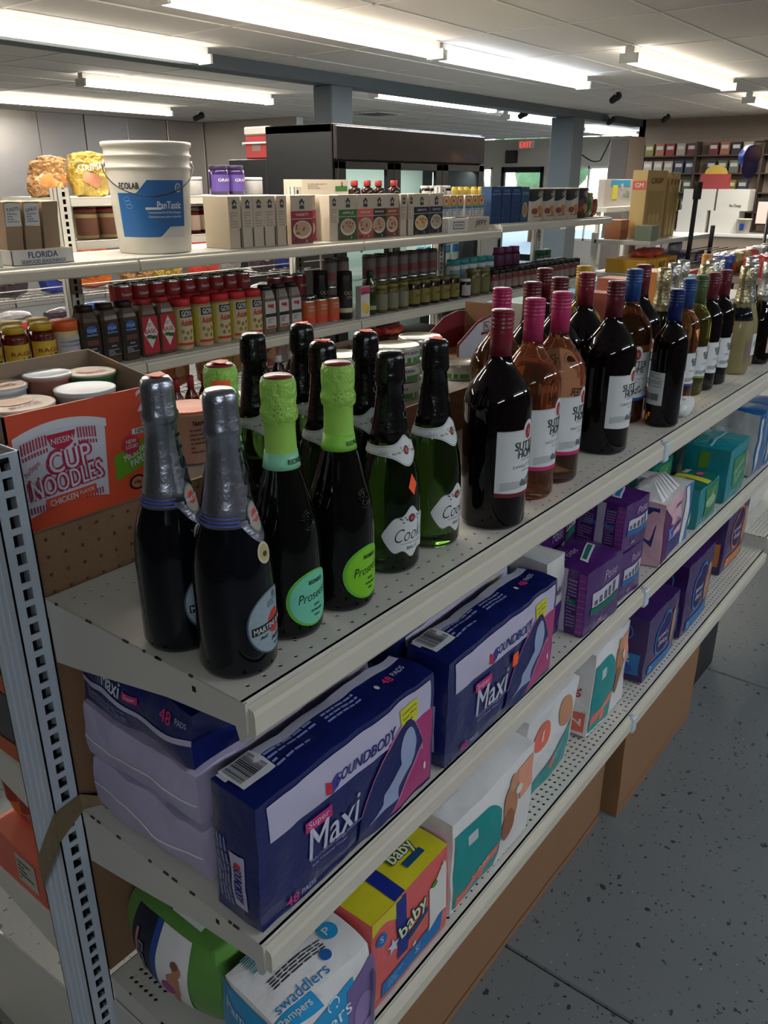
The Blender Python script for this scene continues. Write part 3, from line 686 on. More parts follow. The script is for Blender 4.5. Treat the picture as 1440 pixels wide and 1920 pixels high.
# --- still wines
BP = [(.044, 0), (.050, .002), (.053, .009), (.053, .196), (.0515, .208), (.046, .221), (.037, .235), (.0265, .248), (.0185, .261), (.0160, .274), (.0150, .30)]
SP = [(.030, 0), (.035, .002), (.0375, .008), (.0375, .182), (.0362, .192), (.032, .203), (.0255, .213), (.0185, .224), (.0150, .236), (.0140, .27)]
def capgeo(q, z0, z1, r, m):
    pr = [(r+.0007, z0), (r+.0007, z1-.030)]
    z = z1-.029
    for k in range(4): pr += [(r+.0004, z), (r+.0016, z+.0022), (r+.0016, z+.0036), (r+.0004, z+.0058)]; z += .0062
    pr += [(r+.0012, z+.0004), (r+.0010, z1-.0015), (r-.001, z1), (0, z1)]
    q.lathe(pr, 32, m)
def shlabel(t, S, k, zb, zt, hw, variety, band, backside=False):
    q = G(); H = zt-zb
    lo = lambda u: zb-.0035*math.cos(u/hw*1.5); hi = lambda u: zt
    q.patch(S, -hw, hw, 0, 0, W_, 18, 3, .0004, lo=lambda u: lo(u), hi=hi)
    if band: q.patch(S, -hw, hw, 0, 0, band, 18, 1, .0006, lo=lambda u: lo(u)-.0, hi=lambda u: lo(u)+H*.065)
    q.patch(S, -hw, hw, 0, 0, K(150, 150, 150), 18, 1, .0007, lo=lambda u: zt-.0014, hi=lambda u: zt-.0008)
    cx = 0.0; q.ell(S, cx, zt-.002*k, .0090*k, .0125*k, W_, .0006); q.ell(S, cx, zt-.003*k, .0058*k, .0086*k, K(150, 44, 48), .0009); q.txt(S, 'S', cx, zt-.003*k, .003*k, .006*k, K(210, 170, 160), .0012)
    q.txt(S, 'SUTTER', 0, zt-H*.24, .040*k, .0098*k, BK, .0010, bold=.012); q.txt(S, 'HOME', 0, zt-H*.365, .030*k, .0098*k, BK, .0010, bold=.012)
    q.txt(S, 'FAMILY VINEYARDS', 0, zt-H*.46, .022*k, .0018*k, K(90, 90, 94), .0010, bold=0); q.txt(S, variety, 0, zt-H*.56, .044*k, .0034*k, K(70, 70, 76), .0010, bold=-.012); q.txt(S, 'CALIFORNIA', 0, zt-H*.63, .018*k, .0018*k, K(110, 110, 114), .0010, bold=0)
    rn = random.Random(4)
    for i in range(26):
        u = rn.uniform(-hw*.2, hw*.8); v = zb+H*(.12+rn.uniform(0, .17)*(1-abs(u/hw)*.3)); q.ell(S, u, v, .0022*k*rn.uniform(.5, 1.2), .0018*k*rn.uniform(.4, 1.1), K(96, 98, 102), .0009+i*2e-5, 6, 1)
    for i in range(7):
        v = zb+H*(.10+.018*i); q.patch(S, -hw*.86, -hw*.86+hw*(.5+.2*i), 0, 0, K(120, 122, 126), 8, 1, .0009, lo=lambda u: v+.001*math.sin(u*150), hi=lambda u: v+.0007+.001*math.sin(u*150))
    q.build('label', t, label='white label with red oval crest')
    if backside:
        q = G(); S2 = lambda u, v, off=0.: S(u+math.pi*S.ref, v, off)
        q.patch(S2, -hw*.62, hw*.62, zb, zt-.004, W_, 14, 1, .0004); q.lines(S2, 0, zt-H*.28, hw*1.0, H*.40, 10, K(100, 100, 104), .0008); q.barcode(S2, 0, zb+H*.22, hw*.9, H*.28, .0007, seed=5); q.build('back_label', t, label='white back label with barcode')
def mk_wine(size, wine, cap, variety, band, backside=False, name='wine_bottle'):
    t = bottle_root(name, 'x'); P = BP if size == 'L' else SP; body_obj(t, P, wine); R0 = P[3][0]; S = Turn(P, R0)
    q = G()
    if size == 'L': capgeo(q, .268, .337, .0162, cap)
    else: capgeo(q, .232, .300, .0150, cap)
    q.build('screw_cap', t)
    if size == 'L': shlabel(t, S, 1.38, .058, .163, .058, variety, band, backside)
    else: shlabel(t, S, 1.02, .050, .128, .042, variety, band, backside)
    return t
# --- slim sparkling
FP = [(.034, 0), (.040, .002), (.0425, .010), (.0425, .110), (.0405, .132), (.036, .152), (.0305, .170), (.0255, .186), (.0215, .205), (.0185, .228), (.0165, .25), (.0160, .29)]
def mk_fizz(body, foil, lab, dimple=False, collar=None):
    t = bottle_root('sparkling_wine_bottle', 'x'); q = G()
    if dimple:
        prof = [FP[0], FP[1], FP[2]]+[(.0425 if z <= .11 else None, z) for z in [.03+.006*i for i in range(14)]]; SS = Turn(FP, .0425)
        prof = [(SS.rad(z), z) for z in [0, .002, .010]+[.02+.005*i for i in range(44)]]; prof = [(FP[0][0], 0)]+prof[1:]
        q.lathe(prof, 48, body, wob=lambda a, z: .035*math.sin(a*14+z*620)*math.sin(a*14-z*620) if .06 < z < .17 else 0)
    else: q.lathe(FP, 32, body)
    q.build('glass_body', t); S = Turn(FP, .0425)
    q = G(); q.lathe([(r+.0006, z) for r, z in FP if .185 < z < .255]+[(.0185, .256), (.0200, .262), (.0190, .268), (.0190, .290), (.0165, .298), (0, .300)], 32, foil, wob=lambda a, z: .06*noise.noise(Vector((math.cos(a)*4, math.sin(a)*4, z*90))) if z > .255 else .02*math.sin(a*9)); q.build('foil', t)
    if collar: q = G(); q.lathe([(r+.0009, z) for r, z in FP if .150 < z < .190], 32, collar); q.build('neck_collar', t)
    if lab: q = G(); q.patch(S, -.026, .026, .035, .098, lab, 12, 1, .0006); q.txt(S, 'Fre', 0, .068, .026, .014, K(150, 120, 110), .001, shear=.3, bold=-.01); q.build('label', t)
    return t

BZ = Z1+.0003
mt = mk_martini(); k_ = kids(mt); pm = Proto(mt, k_)
a = pm.put((.049, .158, BZ), R(17), 'x'); a['label'] = 'rear of two silver-foiled bottles with oval silver labels, nearest the pegboard'
sticker(a, .3192, seed=1)
b = pm.put((.054, .063, BZ), R(19), 'front one of two silver-foiled bottles with oval silver labels, nearest the shelf edge')
pa = Proto(mk_prosecco(K(112, 196, 164), K(132, 200, 160)), None); pa.root['label'] = ''; pa.kd = kids(pa.root)
pa.put((.149, .076, BZ), R(1), 'lime-foiled prosecco bottle with mint green oval label in the front row')
r3 = pa.put((.150, .172, BZ), R(-6), 'lime-foiled prosecco bottle behind the silver-foiled bottle, orange sticker on its foil'); sticker(r3, .3155, seed=3)
q = G(); St = Turn([(.0207, .26), (.0207, .31)], .02); q.patch(St, -.022, -.002, .286, .299, 'sticker_orange', 5, 1, .0018); q.build('price_sticker', r3, label='orange price sticker')
pb = Proto(mk_prosecco(K(126, 196, 40), K(134, 198, 70)), None); pb.kd = kids(pb.root)
pb.put((.243, .070, BZ), R(2), 'lime-foiled prosecco bottle with bright lime oval label in the front row')
pc = Proto(mk_cooks(), None); pc.kd = kids(pc.root)
ck = [((.369, .088), -18, 'black-foiled brut bottle in the front row with an orange diamond sticker on its shoulder', 0), ((.477, .090), -8, 'black-foiled brut bottle in the front row nearest the wine magnums, green glass lit through', 4),
      ((.351, .329), -25, 'black-foiled brut bottle at the back, left above the mint-labelled prosecco', 0), ((.457, .331), -15, 'tallest-looking black-foiled brut bottle in the back row, orange sticker on top', 6),
      ((.364, .203), -40, 'black-foiled brut bottle in the middle row behind the lime-labelled prosecco', 7), ((.464, .207), -40, 'black-foiled brut bottle in the middle row in front of the stacked cans', 8)]
for (x, y), rz, lb, st in ck:
    o = pc.put((x, y, BZ), R(rz+10), lb)
    if st: sticker(o, .307, seed=st)
    if (x, y) == (.369, .088):
        q = G(); S = Turn(CP, .0437); q.poly(S, [(-.006, .128), (.003, .116), (.010, .131), (.002, .146)], 'sticker_orange', .0022); q.build('price_sticker', o, label='orange diamond price sticker')
def wput(args, loc, rz, lb, kd={}):
    if args not in kd: pr = Proto(mk_wine(*args), None); pr.kd = kids(pr.root); kd[args] = pr
    return kd[args].put(loc, R(rz+(16 if rz > -19 and rz < 20 else 0)), lb)
MR, PK, BL, GN = K(110, 30, 40), K(186, 40, 96), K(34, 74, 150), K(120, 150, 60)
wput(('L', 'wine_dark', 'cap_red', 'SWEET RED', MR), (.603, .056, BZ), -12, 'large red wine bottle with red screw cap, nearest of the wine bottles')
wput(('L', 'wine_rose', 'cap_pink', 'WHITE ZINFANDEL', PK), (.747, .079, BZ), -8, 'large rose wine bottle with pink cap in front row, second wine bottle from the left')
wput(('L', 'wine_rose', 'cap_pink', 'WHITE ZINFANDEL', PK), (.853, .083, BZ), -10, 'large rose wine bottle with pink cap in front row, beside the cabernet magnum')
wput(('L', 'wine_amber', 'cap_pink', 'WHITE ZINFANDEL', PK), (.837, .193, BZ), -20, 'large rose wine bottle with pink-red cap in the back row behind the red-capped one')
wput(('L', 'wine_dark', 'cap_maroon', 'MERLOT', MR), (.956, .196, BZ), -30, 'dark wine magnum with maroon cap in back row, between the two pink caps')
wput(('L', 'wine_dark', 'cap_maroon', 'MERLOT', MR), (1.066, .193, BZ), -30, 'dark wine magnum with maroon cap in back row, left of the yellow cap')
wput(('L', 'wine_yellow', 'cap_yellow', 'CHARDONNAY', K(190, 160, 60)), (1.325, .262, BZ), -30, 'golden white wine magnum with mustard yellow cap')
wput(('L', 'wine_dark', 'cap_maroon', 'CABERNET SAUVIGNON', None), (1.075, .078, BZ), -16, 'large cabernet bottle with maroon cap in the front row')
wput(('L', 'wine_dark', 'cap_red', 'SWEET RED', MR), (1.185, .190, BZ), -30, 'dark magnum with red cap directly behind the cabernet bottle')
wput(('L', 'wine_dark', 'cap_maroon', 'MERLOT', MR), (1.215, .305, BZ), -30, 'dark magnum with maroon cap furthest back between the yellow and blue caps')
wput(('L', 'wine_amber', 'cap_blue', 'MOSCATO', BL), (1.320, .140, BZ), -40, 'amber magnum with blue cap behind the navy-capped bottle')
wput(('L', 'wine_dark', 'cap_maroon', 'MERLOT', MR), (1.435, .165, BZ), -30, 'dark magnum with maroon cap just right of the blue-capped amber one')
wput(('S', 'wine_dark', 'cap_navy', 'CABERNET', None, True), (1.335, .046, BZ), 64, 'slim dark wine bottle with navy cap, turned to show its white back label')
wput(('S', 'wine_rose', 'cap_blue', 'RIESLING', BL), (1.56, .095, BZ), -10, 'slim rose wine bottle with bright blue cap and blue-edged label')
wput(('S', 'wine_white', 'cap_green', 'CHARDONNAY', GN), (1.665, .100, BZ), -10, 'slim white wine bottle with olive green cap')
wput(('S', 'wine_dark', 'cap_maroon', 'MERLOT', None), (1.745, .096, BZ), -10, 'slim red wine bottle with maroon cap, beside the green-capped one')
wput(('S', 'wine_dark', 'cap_maroon', 'MERLOT', None), (1.835, .092, BZ), -10, 'slim red wine bottle with maroon cap, beside the gold-foiled bottle')
fz = {}
def fput(args, loc, rz, lb):
    if args not in fz: pr = Proto(mk_fizz(*args), None); pr.kd = kids(pr.root); fz[args] = pr
    return fz[args].put((loc[0], loc[1], BZ), R(rz), lb)
A1 = ('wine_bubbly', 'foil_gold', K(120, 104, 96), False, 'glass_navy'); A2 = ('wine_bubbly', 'foil_bright', W_, True); A3 = ('wine_dark', 'foil_bright', K(196, 160, 150), True); A4 = ('glass_green', 'foil_gold', W_); A5 = ('wine_white', 'foil_bright', W_)
fput(A1, (2.005, .085), 0, 'pale sparkling bottle with gold foil and black collar in the front row')
fput(A2, (2.125, .105), 0, 'clear dimpled sparkling bottle with silver foil beside the gold-foiled one')
fput(A3, (2.20, .075), 0, 'dark dimpled rose sparkling bottle with silver foil at the right edge')
fput(A4, (1.80, .245), 0, 'gold-foiled sparkling bottle in the back row right of the amber magnum')
fput(A5, (1.96, .275), 0, 'silver-foiled bottle in the back row behind the blue-capped rose')
fput(A5, (2.08, .29), 0, 'silver-foiled bottle in the back row behind the olive cap, further one')
fput(A4, (1.98, .19), 0, 'gold-foiled bottle peeking directly over the olive green cap')
fput(A5, (2.13, .22), 0, 'silver-foiled bottle in the back row behind the maroon-capped slim bottles, left one')
fput(A5, (2.22, .23), 0, 'silver-foiled bottle in the back row behind the gold-foiled front bottle')
fput(A2, (2.33, .16), 0, 'silver-foiled dimpled bottle last in view in the back row at the right edge')
wput(('S', 'wine_amber', 'cap_orange', 'MOSCATO', BL), (2.33, .30, BZ), -10, 'slim bottle with tan-orange cap among the silver foils')
# white paper sleeve lying on the shelf
t = thing('paper_sleeve', 'crumpled white plastic sleeve lying on the top shelf in front of the wine bottles', 'sleeve', (1.455, .036, BZ), R(8))
q = G(); P = Pack(.13, .042, .036, .75, .003, 40, 5); q.pack(P, {'*': 'label_white'}, 14); q.build('sleeve', t); q = G(); F = P.face('T')
q.tube([F(-.01+.006*math.cos(a_), .002+.006*math.sin(a_), .001) for a_ in [k*.4 for k in range(17)]], .0005, K(110, 110, 116), 4); q.build('printed_mark', t)

# ================================================================== PACKS ON THE MIDDLE SHELF
def F_(rgb, rough, name, bump=.6, bs=30, dist=.006, coat=.4):
    if name not in MATS: M(name, rgb, rough, bump=bump, bs=bs, dist=dist, coat=coat)
    return name
F_((20, 30, 92), .32, 'film_navy'); F_((176, 168, 196), .5, 'film_lavender', .6, 34, .006, .05); F_((74, 32, 104), .32, 'film_purple'); F_((132, 58, 140), .35, 'film_magenta')
F_((58, 30, 92), .3, 'film_violet'); F_((224, 222, 220), .32, 'film_white', .75); F_((20, 132, 140), .32, 'film_teal'); F_((24, 108, 92), .32, 'film_teal_dark'); F_((24, 92, 150), .3, 'film_blue')
F_((222, 176, 188), .4, 'film_pink'); F_((206, 196, 40), .36, 'film_yellow'); F_((214, 92, 88), .36, 'film_coral'); F_((92, 142, 62), .4, 'film_green', .3, 60, .002); F_((200, 200, 196), .25, 'film_grey', .6); F_((32, 110, 172), .3, 'film_sky')
LV = K(186, 180, 204, .35); NV = K(24, 32, 92, .3)
def sound_pack(name='pad_pack', W=.370, Dp=.080, H=.200, seed=1, label='x'):
    t = thing(name, label, 'pad pack'); P = Pack(W, Dp, H, .06, .0036, 20., seed, bulge=.003)
    q = G(); q.pack(P, {'*': 'film_navy'}, 26); q.build('wrapper', t)
    F = P.face('F'); q = G()
    hw = W/2; hh = H/2
    q.patch(F, -hw*.90, hw*.94, hh*.34, hh*.92, LV, 24, 6, .0012)
    q.patch(F, hw*.36, hw*.97, -hh*.93, hh*.40, K(168, 54, 112, .35), 26, 5, .0018)
    arc = lambda u: hh*(.56-1.0*abs((u/hw-.60)/.26)**2.2) if u > hw*.60 else hh*(.56-1.15*abs((u/hw-.60)/.62)**1.6)
    q.patch(F, hw*.02, hw*.885, 0, 0, K(196, 120, 160, .35), 30, 5, .0024, lo=lambda u: min(arc(u)+hh*.03, -hh*.93+hh*1.0*max(0, (u/hw-.36)/.5)**1.6), hi=lambda u: arc(u)+hh*.04)
    q.patch(F, hw*.0, hw*.86, 0, 0, NV, 30, 5, .0030, lo=lambda u: min(arc(u), -hh*.95+hh*1.0*max(0, (u/hw-.32)/.5)**1.6), hi=arc)
    q.ell(F, hw*.60, hh*.08, hw*.11, hh*.36, K(150, 162, 196, .4), .0036, 14, 5)
    q.patch(F, hw*.30, hw*.66, 0, 0, K(150, 162, 196, .4), 14, 3, .0036, lo=lambda u: -hh*.70+hh*1.5*max(0, (u-hw*.34)/hw)**1.1, hi=lambda u: -hh*.42+hh*1.9*max(0, (u-hw*.30)/hw)**1.1)
    q.patch(F, hw*.12, hw*.50, 0, 0, K(150, 162, 196, .4), 14, 3, .0036, lo=lambda u: -hh*.72, hi=lambda u: -hh*.70+hh*.5*max(0, (u-hw*.12)/(hw*.4))**2)
    q.build('front_print', t, label='lavender band and pink swirl print')
    q = G(); q.txt(F, 'SOUNDBODY', hw*.10, hh*.53, W*.36, H*.085, K(30, 38, 120), .0026, shear=.25, bold=.02)
    q.poly(F, [(-hw*.36, hh*.42), (-hw*.30, hh*.36), (-hw*.30, hh*.56), (-hw*.36, hh*.64)], K(200, 40, 60), .0028); q.poly(F, [(-hw*.30, hh*.36), (-hw*.235, hh*.42), (-hw*.235, hh*.64), (-hw*.30, hh*.56)], K(60, 60, 150), .0028)
    q.txt(F, 'Maxi', -hw*.28, -hh*.18, W*.27, H*.24, K(196, 198, 214), .0026, shear=.18, bold=.01)
    q.patch(F, -hw*.56, -hw*.30, hh*.04, hh*.20, K(190, 50, 110), 5, 1, .0026); q.txt(F, 'Super', -hw*.43, hh*.12, W*.10, H*.06, K(216, 200, 216), .003, bold=0)
    q.txt(F, 'Multi-Channel Leakage Protection', -hw*.26, -hh*.45, W*.28, H*.026, K(170, 172, 200), .0026, bold=0); q.txt(F, 'Soft, Cottony Cover', -hw*.34, -hh*.54, W*.19, H*.026, K(170, 172, 200), .0026, bold=0)
    q.txt(F, '48', -hw*.72, -hh*.84, W*.055, H*.075, K(200, 60, 130), .0026); q.txt(F, 'PADS', -hw*.56, -hh*.85, W*.07, H*.045, K(170, 172, 200), .0026, bold=0)
    q.patch(F, hw*.52, hw*.76, hh*.46, hh*.78, K(200, 198, 40), 4, 2, .0026); q.txt(F, 'Compare to', hw*.64, hh*.69, W*.10, H*.022, BK, .003, bold=0); q.txt(F, 'Super Maxi', hw*.64, hh*.61, W*.10, H*.022, BK, .003, bold=0); q.txt(F, 'Pads', hw*.64, hh*.53, W*.045, H*.022, BK, .003, bold=0)
    q.ell(F, hw*.87, -hh*.55, .004, .007, K(220, 220, 230), .0026, 8, 1)
    q.build('front_lettering', t)
    T = P.face('T'); q = G(); wd = Dp/2
    q.patch(T, -hw*.96, hw*.97, wd*.52, wd*.98, K(196, 194, 210, .35), 24, 2, .0012); q.barcode(T, -hw*.78, wd*.42, W*.15, Dp*.62, .0018, seed=2)
    q.lines(T, -hw*.38, wd*.12, W*.24, Dp*.42, 4, K(140, 150, 200), .0016, 2); q.lines(T, hw*.12, wd*.16, W*.18, Dp*.30, 3, K(140, 150, 200), .0016, 4)
    q.txt(T, '48', hw*.64, -wd*.05, W*.05, Dp*.17, K(220, 60, 120), .0018); q.txt(T, 'PADS', hw*.80, wd*.06, W*.07, Dp*.12, K(210, 210, 225), .0018, bold=0); q.ell(T, hw*.50, -wd*.1, .004, .006, K(220, 220, 230), .0018, 8, 1)
    q.build('top_print', t); L = P.face('L'); q = G()
    q.patch(L, -wd*.05, wd*.55, -hh*.70, hh*.18, LV, 3, 8, .0012); q.txt(L, 'SOUNDBODY', wd*.26, -hh*.32, H*.28, Dp*.18, K(30, 38, 120), .0020, rot=-90, shear=.2, bold=.02); q.ell(L, wd*.26, -hh*.01, .006, .005, K(200, 40, 60), .002, 8, 1)
    q.lines(L, -wd*.48, -hh*.20, H*.56, Dp*.36, 4, K(130, 140, 190), .0016, 6, rot=-90); q.build('side_print', t)
    return t
sp = Proto(sound_pack(), None); sp.kd = kids(sp.root)
sp.put((.192, .046, Z2+.001), 0, 'navy and lavender pad pack standing at the near end of the middle shelf')
o = sp.put((.583, .041, Z2+.001), R(.5), 'navy and lavender pad pack standing second along the shelf, orange sticker on its front')
q = G(); q.box(.012, .030, -.0475, -.0466, .096, .120, 'sticker_orange'); q.build('price_sticker', o, label='orange price sticker')
sp.put((.60, .150, Z2+.001), R(1), 'dark pad pack standing in the shade right behind the one with the orange sticker')
sp.put((.60, .245, Z2+.001), R(-1), 'rearmost dark pad pack in the shade near the pegboard')
# lying packs
def lying(z, label, blue, seed):
    t = thing('pad_pack', label, 'pad pack', (.192, .243, z)); P = Pack(.355, .256, .086, .12, .008, 13., seed, bulge=.003)
    q = G()
    if blue:
        q.pack(P, {'*': 'film_navy'}, 24); q.build('wrapper', t); L = P.face('L'); q = G()
        q.patch(L, -.125, .128, 0, 0, LV, 20, 1, .0012, lo=lambda u: -.008-.004*math.sin(u*30), hi=lambda u: .001-.004*math.sin(u*30))
        q.lines(L, -.06, -.022, .11, .020, 5, K(130, 140, 190), .0012, 7); q.txt(L, 'Maxi', -.035, .022, .052, .024, K(206, 208, 222), .0020, shear=.18); q.patch(L, -.005, .026, .012, .024, K(190, 50, 110), 3, 1, .0016); q.txt(L, 'Super', .0105, .018, .022, .008, K(216, 200, 216), .0022, bold=0)
        q.txt(L, '48', .085, .022, .020, .016, K(200, 50, 110), .002); q.txt(L, 'PADS', .112, .024, .018, .009, K(190, 190, 210), .002, bold=0); q.build('side_print', t)
        q = G(); F = P.face('F'); q.txt(F, 'Maxi', .02, .012, .06, .028, K(206, 208, 222), .002, shear=.18); q.build('front_print', t)
    else:
        q.pack(P, {'*': 'film_lavender'}, 26); q.build('wrapper', t); q = G(); L = P.face('L')
        q.tube([L(u, -.006+.004*math.sin(u*22+seed), .001) for u in [-.125+.0125*i for i in range(21)]], .0011, 'film_white', 6); q.build('weld_seam', t)
        q = G(); F = P.face('F'); q.add([F(-.15, .03, 0), F(-.15, -.03, 0), F(-.13, -.02, .035), F(-.13, .02, .035)], [(0, 1, 2, 3)], 'film_lavender'); q.build('folded_end', t)
    return t
lying(Z2+.006, 'bottom one of two plain lavender pad bags lying on the near middle shelf', False, 3)
lying(Z2+.098, 'upper one of two plain lavender pad bags, between the lower one and the navy bag', False, 8)
lying(Z2+.189, 'navy pad bag lying on top of the lavender bags under the top shelf', True, 5)

def soft(name, label, cat, W, Dp, H, loc, rz, mats, t=.12, cr=.004, fq=14., seed=1, n=18, lean=0., bulge=.004):
    o = thing(name, label, cat, loc, R(rz)); P = Pack(W, Dp, H, t, cr, fq, seed, lean, bulge); q = G(); q.pack(P, mats, n); q.build('wrapper', o); return o, P
def poise(x, y, z, W, Dp, H, label, rz, seed, acc):
    t, P = soft('pad_pack', label, 'pad pack', W, Dp, H, (x, y, z), rz, {'*': 'film_purple'}, .06, .003, 18, seed); hw, wd, hh = W/2, Dp/2, H/2
    q = G(); F = P.face('F'); T = P.face('T'); L = P.face('L')
    q.patch(F, -hw*.7, hw*.85, -hh*.15, hh*.30, K(190, 188, 200), 6, 2, .0012); q.patch(F, -hw*.75, hw*.85, -hh*.38, -hh*.18, acc, 6, 2, .0014)
    q.txt(F, 'Poise', hw*.25, hh*.62, W*.40, H*.14, K(200, 180, 214), .0018, shear=.3, bold=-.01)
    for k in range(5): q.patch(F, -hw*.6+hw*.26*k, -hw*.45+hw*.26*k, -hh*.1, hh*(.05+.05*k), K(90, 90, 104), 1, 1, .0018)
    q.txt(F, '30', -hw*.2, -hh*.72, W*.12, H*.07, K(200, 190, 214), .0018); q.build('front_print', t)
    q = G(); q.txt(T, 'Poise', -hw*.35, wd*.35, W*.40, Dp*.16, K(200, 190, 214), .0018, shear=.3, bold=-.01)
    q.patch(T, -hw*.5, hw*.7, -wd*.35, wd*.15, K(206, 206, 214), 8, 2, .0014, lo=lambda u: -wd*.35+u*.35, hi=lambda u: wd*.0+u*.35); q.patch(T, -hw*.4, hw*.6, 0, 0, acc, 8, 2, .0018, lo=lambda u: -wd*.27+u*.35, hi=lambda u: -wd*.08+u*.35); q.build('top_print', t)
    q = G(); q.patch(L, -wd*.12, wd*.22, -hh*.97, hh*.97, K(196, 186, 208, .35), 2, 10, .0014); q.patch(L, wd*.70, wd*.99, -hh*.95, hh*.95, 'film_magenta', 2, 10, .0012); q.patch(L, -wd*.6, wd*.65, -hh*.03, hh*.14, acc, 4, 1, .0012)
    for k in range(9): q.patch(L, wd*.70, wd*.99, -hh*.85+hh*.2*k, -hh*.835+hh*.2*k, K(190, 120, 190), 1, 1, .0018)
    q.lines(L, -wd*.55, 0, Dp*.3, H*.75, 14, K(150, 130, 170), .0014, 3); q.lines(L, wd*.46, 0, Dp*.18, H*.75, 14, K(150, 130, 170), .0014, 5); q.build('side_print', t)
    return t
GA, BA = K(22, 110, 90), K(40, 110, 170)
poise(.990, .055, Z2+.001, .155, .110, .148, 'purple box-shaped pad pack beside the sticker-marked navy pack, green leaf band on top', -3, 1, GA)
poise(1.155, .065, Z2+.001, .120, .115, .118, 'purple pad pack at the bottom of its stack, half hidden behind the front one', -2, 4, BA)
poise(1.155, .065, Z2+.122, .120, .115, .112, 'purple pad pack stacked on top of another, blue band on its top', -4, 7, BA)
poise(1.02, .20, Z2+.001, .15, .12, .19, 'dark purple pad pack in the shade behind the front purple one', 3, 9, GA)
poise(1.19, .25, Z2+.001, .15, .12, .22, 'dark purple pad pack in the shade at the back beside the pegboard', 8, 12, GA)
t, P = soft('pad_pack', 'clear grey wrapped pad pack squeezed between the navy pack and the purple one', 'pad pack', .075, .16, .19, (.862, .130, Z2+.001), 0, {'*': 'film_grey', 'T': 'film_grey'}, .1, .004, 20, 2)
q = G(); q.txt(P.face('F'), 'Poise', 0, .02, .05, .02, K(90, 60, 110), .0016, shear=.3); q.patch(P.face('F'), -.03, .03, -.09, -.01, 'film_purple', 4, 4, .0012); q.build('front_print', t)
t, P = soft('pad_pack', 'clear plastic wrapped grey pack in the shade behind the navy packs', 'pad pack', .10, .11, .21, (.87, .30, Z2+.001), 8, {'*': 'film_grey'}, .1, .005, 18, 3)
q = G(); q.patch(P.face('F'), -.04, .04, -.05, .05, 'film_purple', 4, 4, .0014); q.build('front_print', t)
# pink pack
t, P = soft('pad_pack', 'pink pad pack with a crumpled open top on the middle shelf', 'pad pack', .165, .105, .165, (1.405, .06, Z2+.001), 4, {'*': 'film_pink', 'T': 'film_white'}, .06, .004, 18, 6)
F = P.face('F'); L = P.face('L'); q = G(); q.patch(F, -.08, -.02, 0, 0, K(92, 34, 92), 8, 4, .0014, lo=lambda u: -.078, hi=lambda u: .075-(u+.08)*1.2*.6)
q.patch(F, -.05, .075, -.078, -.035, K(60, 60, 120), 6, 1, .0017); q.patch(F, -.04, .0, -.03, .01, K(30, 84, 160), 3, 1, .0019); q.lines(F, -.02, -.01, .034, .03, 4, K(180, 190, 220), .0022); q.txt(F, 'Always', .03, .05, .05, .012, K(92, 34, 92), .002); q.txt(F, 'One', .035, .012, .03, .012, BK, .002, bold=0); q.patch(F, .01, .075, -.014, .0, K(92, 34, 92), 3, 1, .0017); q.build('front_print', t)
q = G(); q.poly(L, [(-.02, .07), (.04, .07), (.03, -.03), (-.01, .0)], K(44, 54, 120), .0014); q.build('side_print', t)
q = G(); T = P.face('T'); rn = random.Random(2)
for k in range(6): q.add([T(-.07+.025*k, -.04, .0), T(-.05+.025*k, -.04, 0), T(-.03+.02*k, .0, .03), T(-.06+.025*k, .04, .01)], [(0, 1, 2, 3)], 'film_white')
q.build('torn_top', t)
t, P = soft('pad_pack', 'blue and white pad pack in clear wrap between the pink and the green pack', 'pad pack', .055, .13, .165, (1.522, .075, Z2+.001), 0, {'*': 'film_white', 'F': 'film_sky', 'T': 'film_grey'}, .08, .004, 20, 7)
F = P.face('F'); q = G(); q.patch(F, -.026, -.008, -.08, .08, 'film_white', 2, 6, .0014); q.ell(F, .010, -.02, .010, .02, K(200, 210, 160), .0016); q.build('front_print', t)
t, P = soft('pad_pack', 'small clear-wrapped grey pack behind the pink pack with a yellow flower print', 'pad pack', .15, .12, .18, (1.48, .235, Z2+.001), 5, {'*': 'film_grey', 'F': 'film_blue'}, .1, .005, 18, 9)
q = G(); q.ell(P.face('T'), 0, 0, .02, .012, K(210, 200, 90), .0016); q.txt(P.face('T'), '10', -.05, .0, .02, .012, BK, .0018); q.build('top_print', t)
def always(x, y, W, Dp, H, label, seed, a, b, rz=0):
    t, P = soft('pad_pack', label, 'pad pack', W, Dp, H, (x, y, Z2+.001), rz, {'*': a, 'T': b}, .07, .003, 16, seed)
    F = P.face('F'); T = P.face('T'); q = G(); hw = W/2; wd = Dp/2; hh = H/2
    q.patch(F, -hw*.5, hw*.85, -hh*.8, hh*.85, K(60, 128, 84), 6, 6, .0013, lo=lambda u: -hh*.8+abs(u)*.3); q.ell(F, 0, hh*.1, hw*.5, hh*.3, K(150, 180, 150), .0017, 10, 4); q.txt(F, 'Always', -hw*.05, hh*.35, W*.55, H*.11, K(220, 226, 150), .002, rot=30, shear=.3); q.build('front_print', t)
    q = G(); q.patch(T, -hw*.25, hw*.15, -wd*.95, wd*.95, K(196, 196, 60), 3, 6, .0014); q.patch(T, -hw*.9, -hw*.3, wd*.2, wd*.8, K(206, 206, 40), 3, 2, .0016); q.ell(T, hw*.5, -wd*.1, hw*.2, wd*.2, K(214, 70, 120), .0016, 8, 1); q.patch(T, hw*.3, hw*.9, wd*.5, wd*.85, K(170, 170, 172), 2, 1, .0016); q.txt(T, '20', -hw*.6, wd*.5, hw*.3, wd*.35, K(20, 90, 60), .002); q.build('top_print', t)
    return t
always(1.70, .06, .165, .10, .115, 'teal pad pack with green top and yellow stripe beside the big teal pack', 3, 'film_teal', 'film_teal_dark')
always(1.72, .20, .16, .10, .14, 'green pad pack with pink flower mark, in shade behind the yellow-striped one', 5, 'film_teal_dark', 'film_teal_dark')
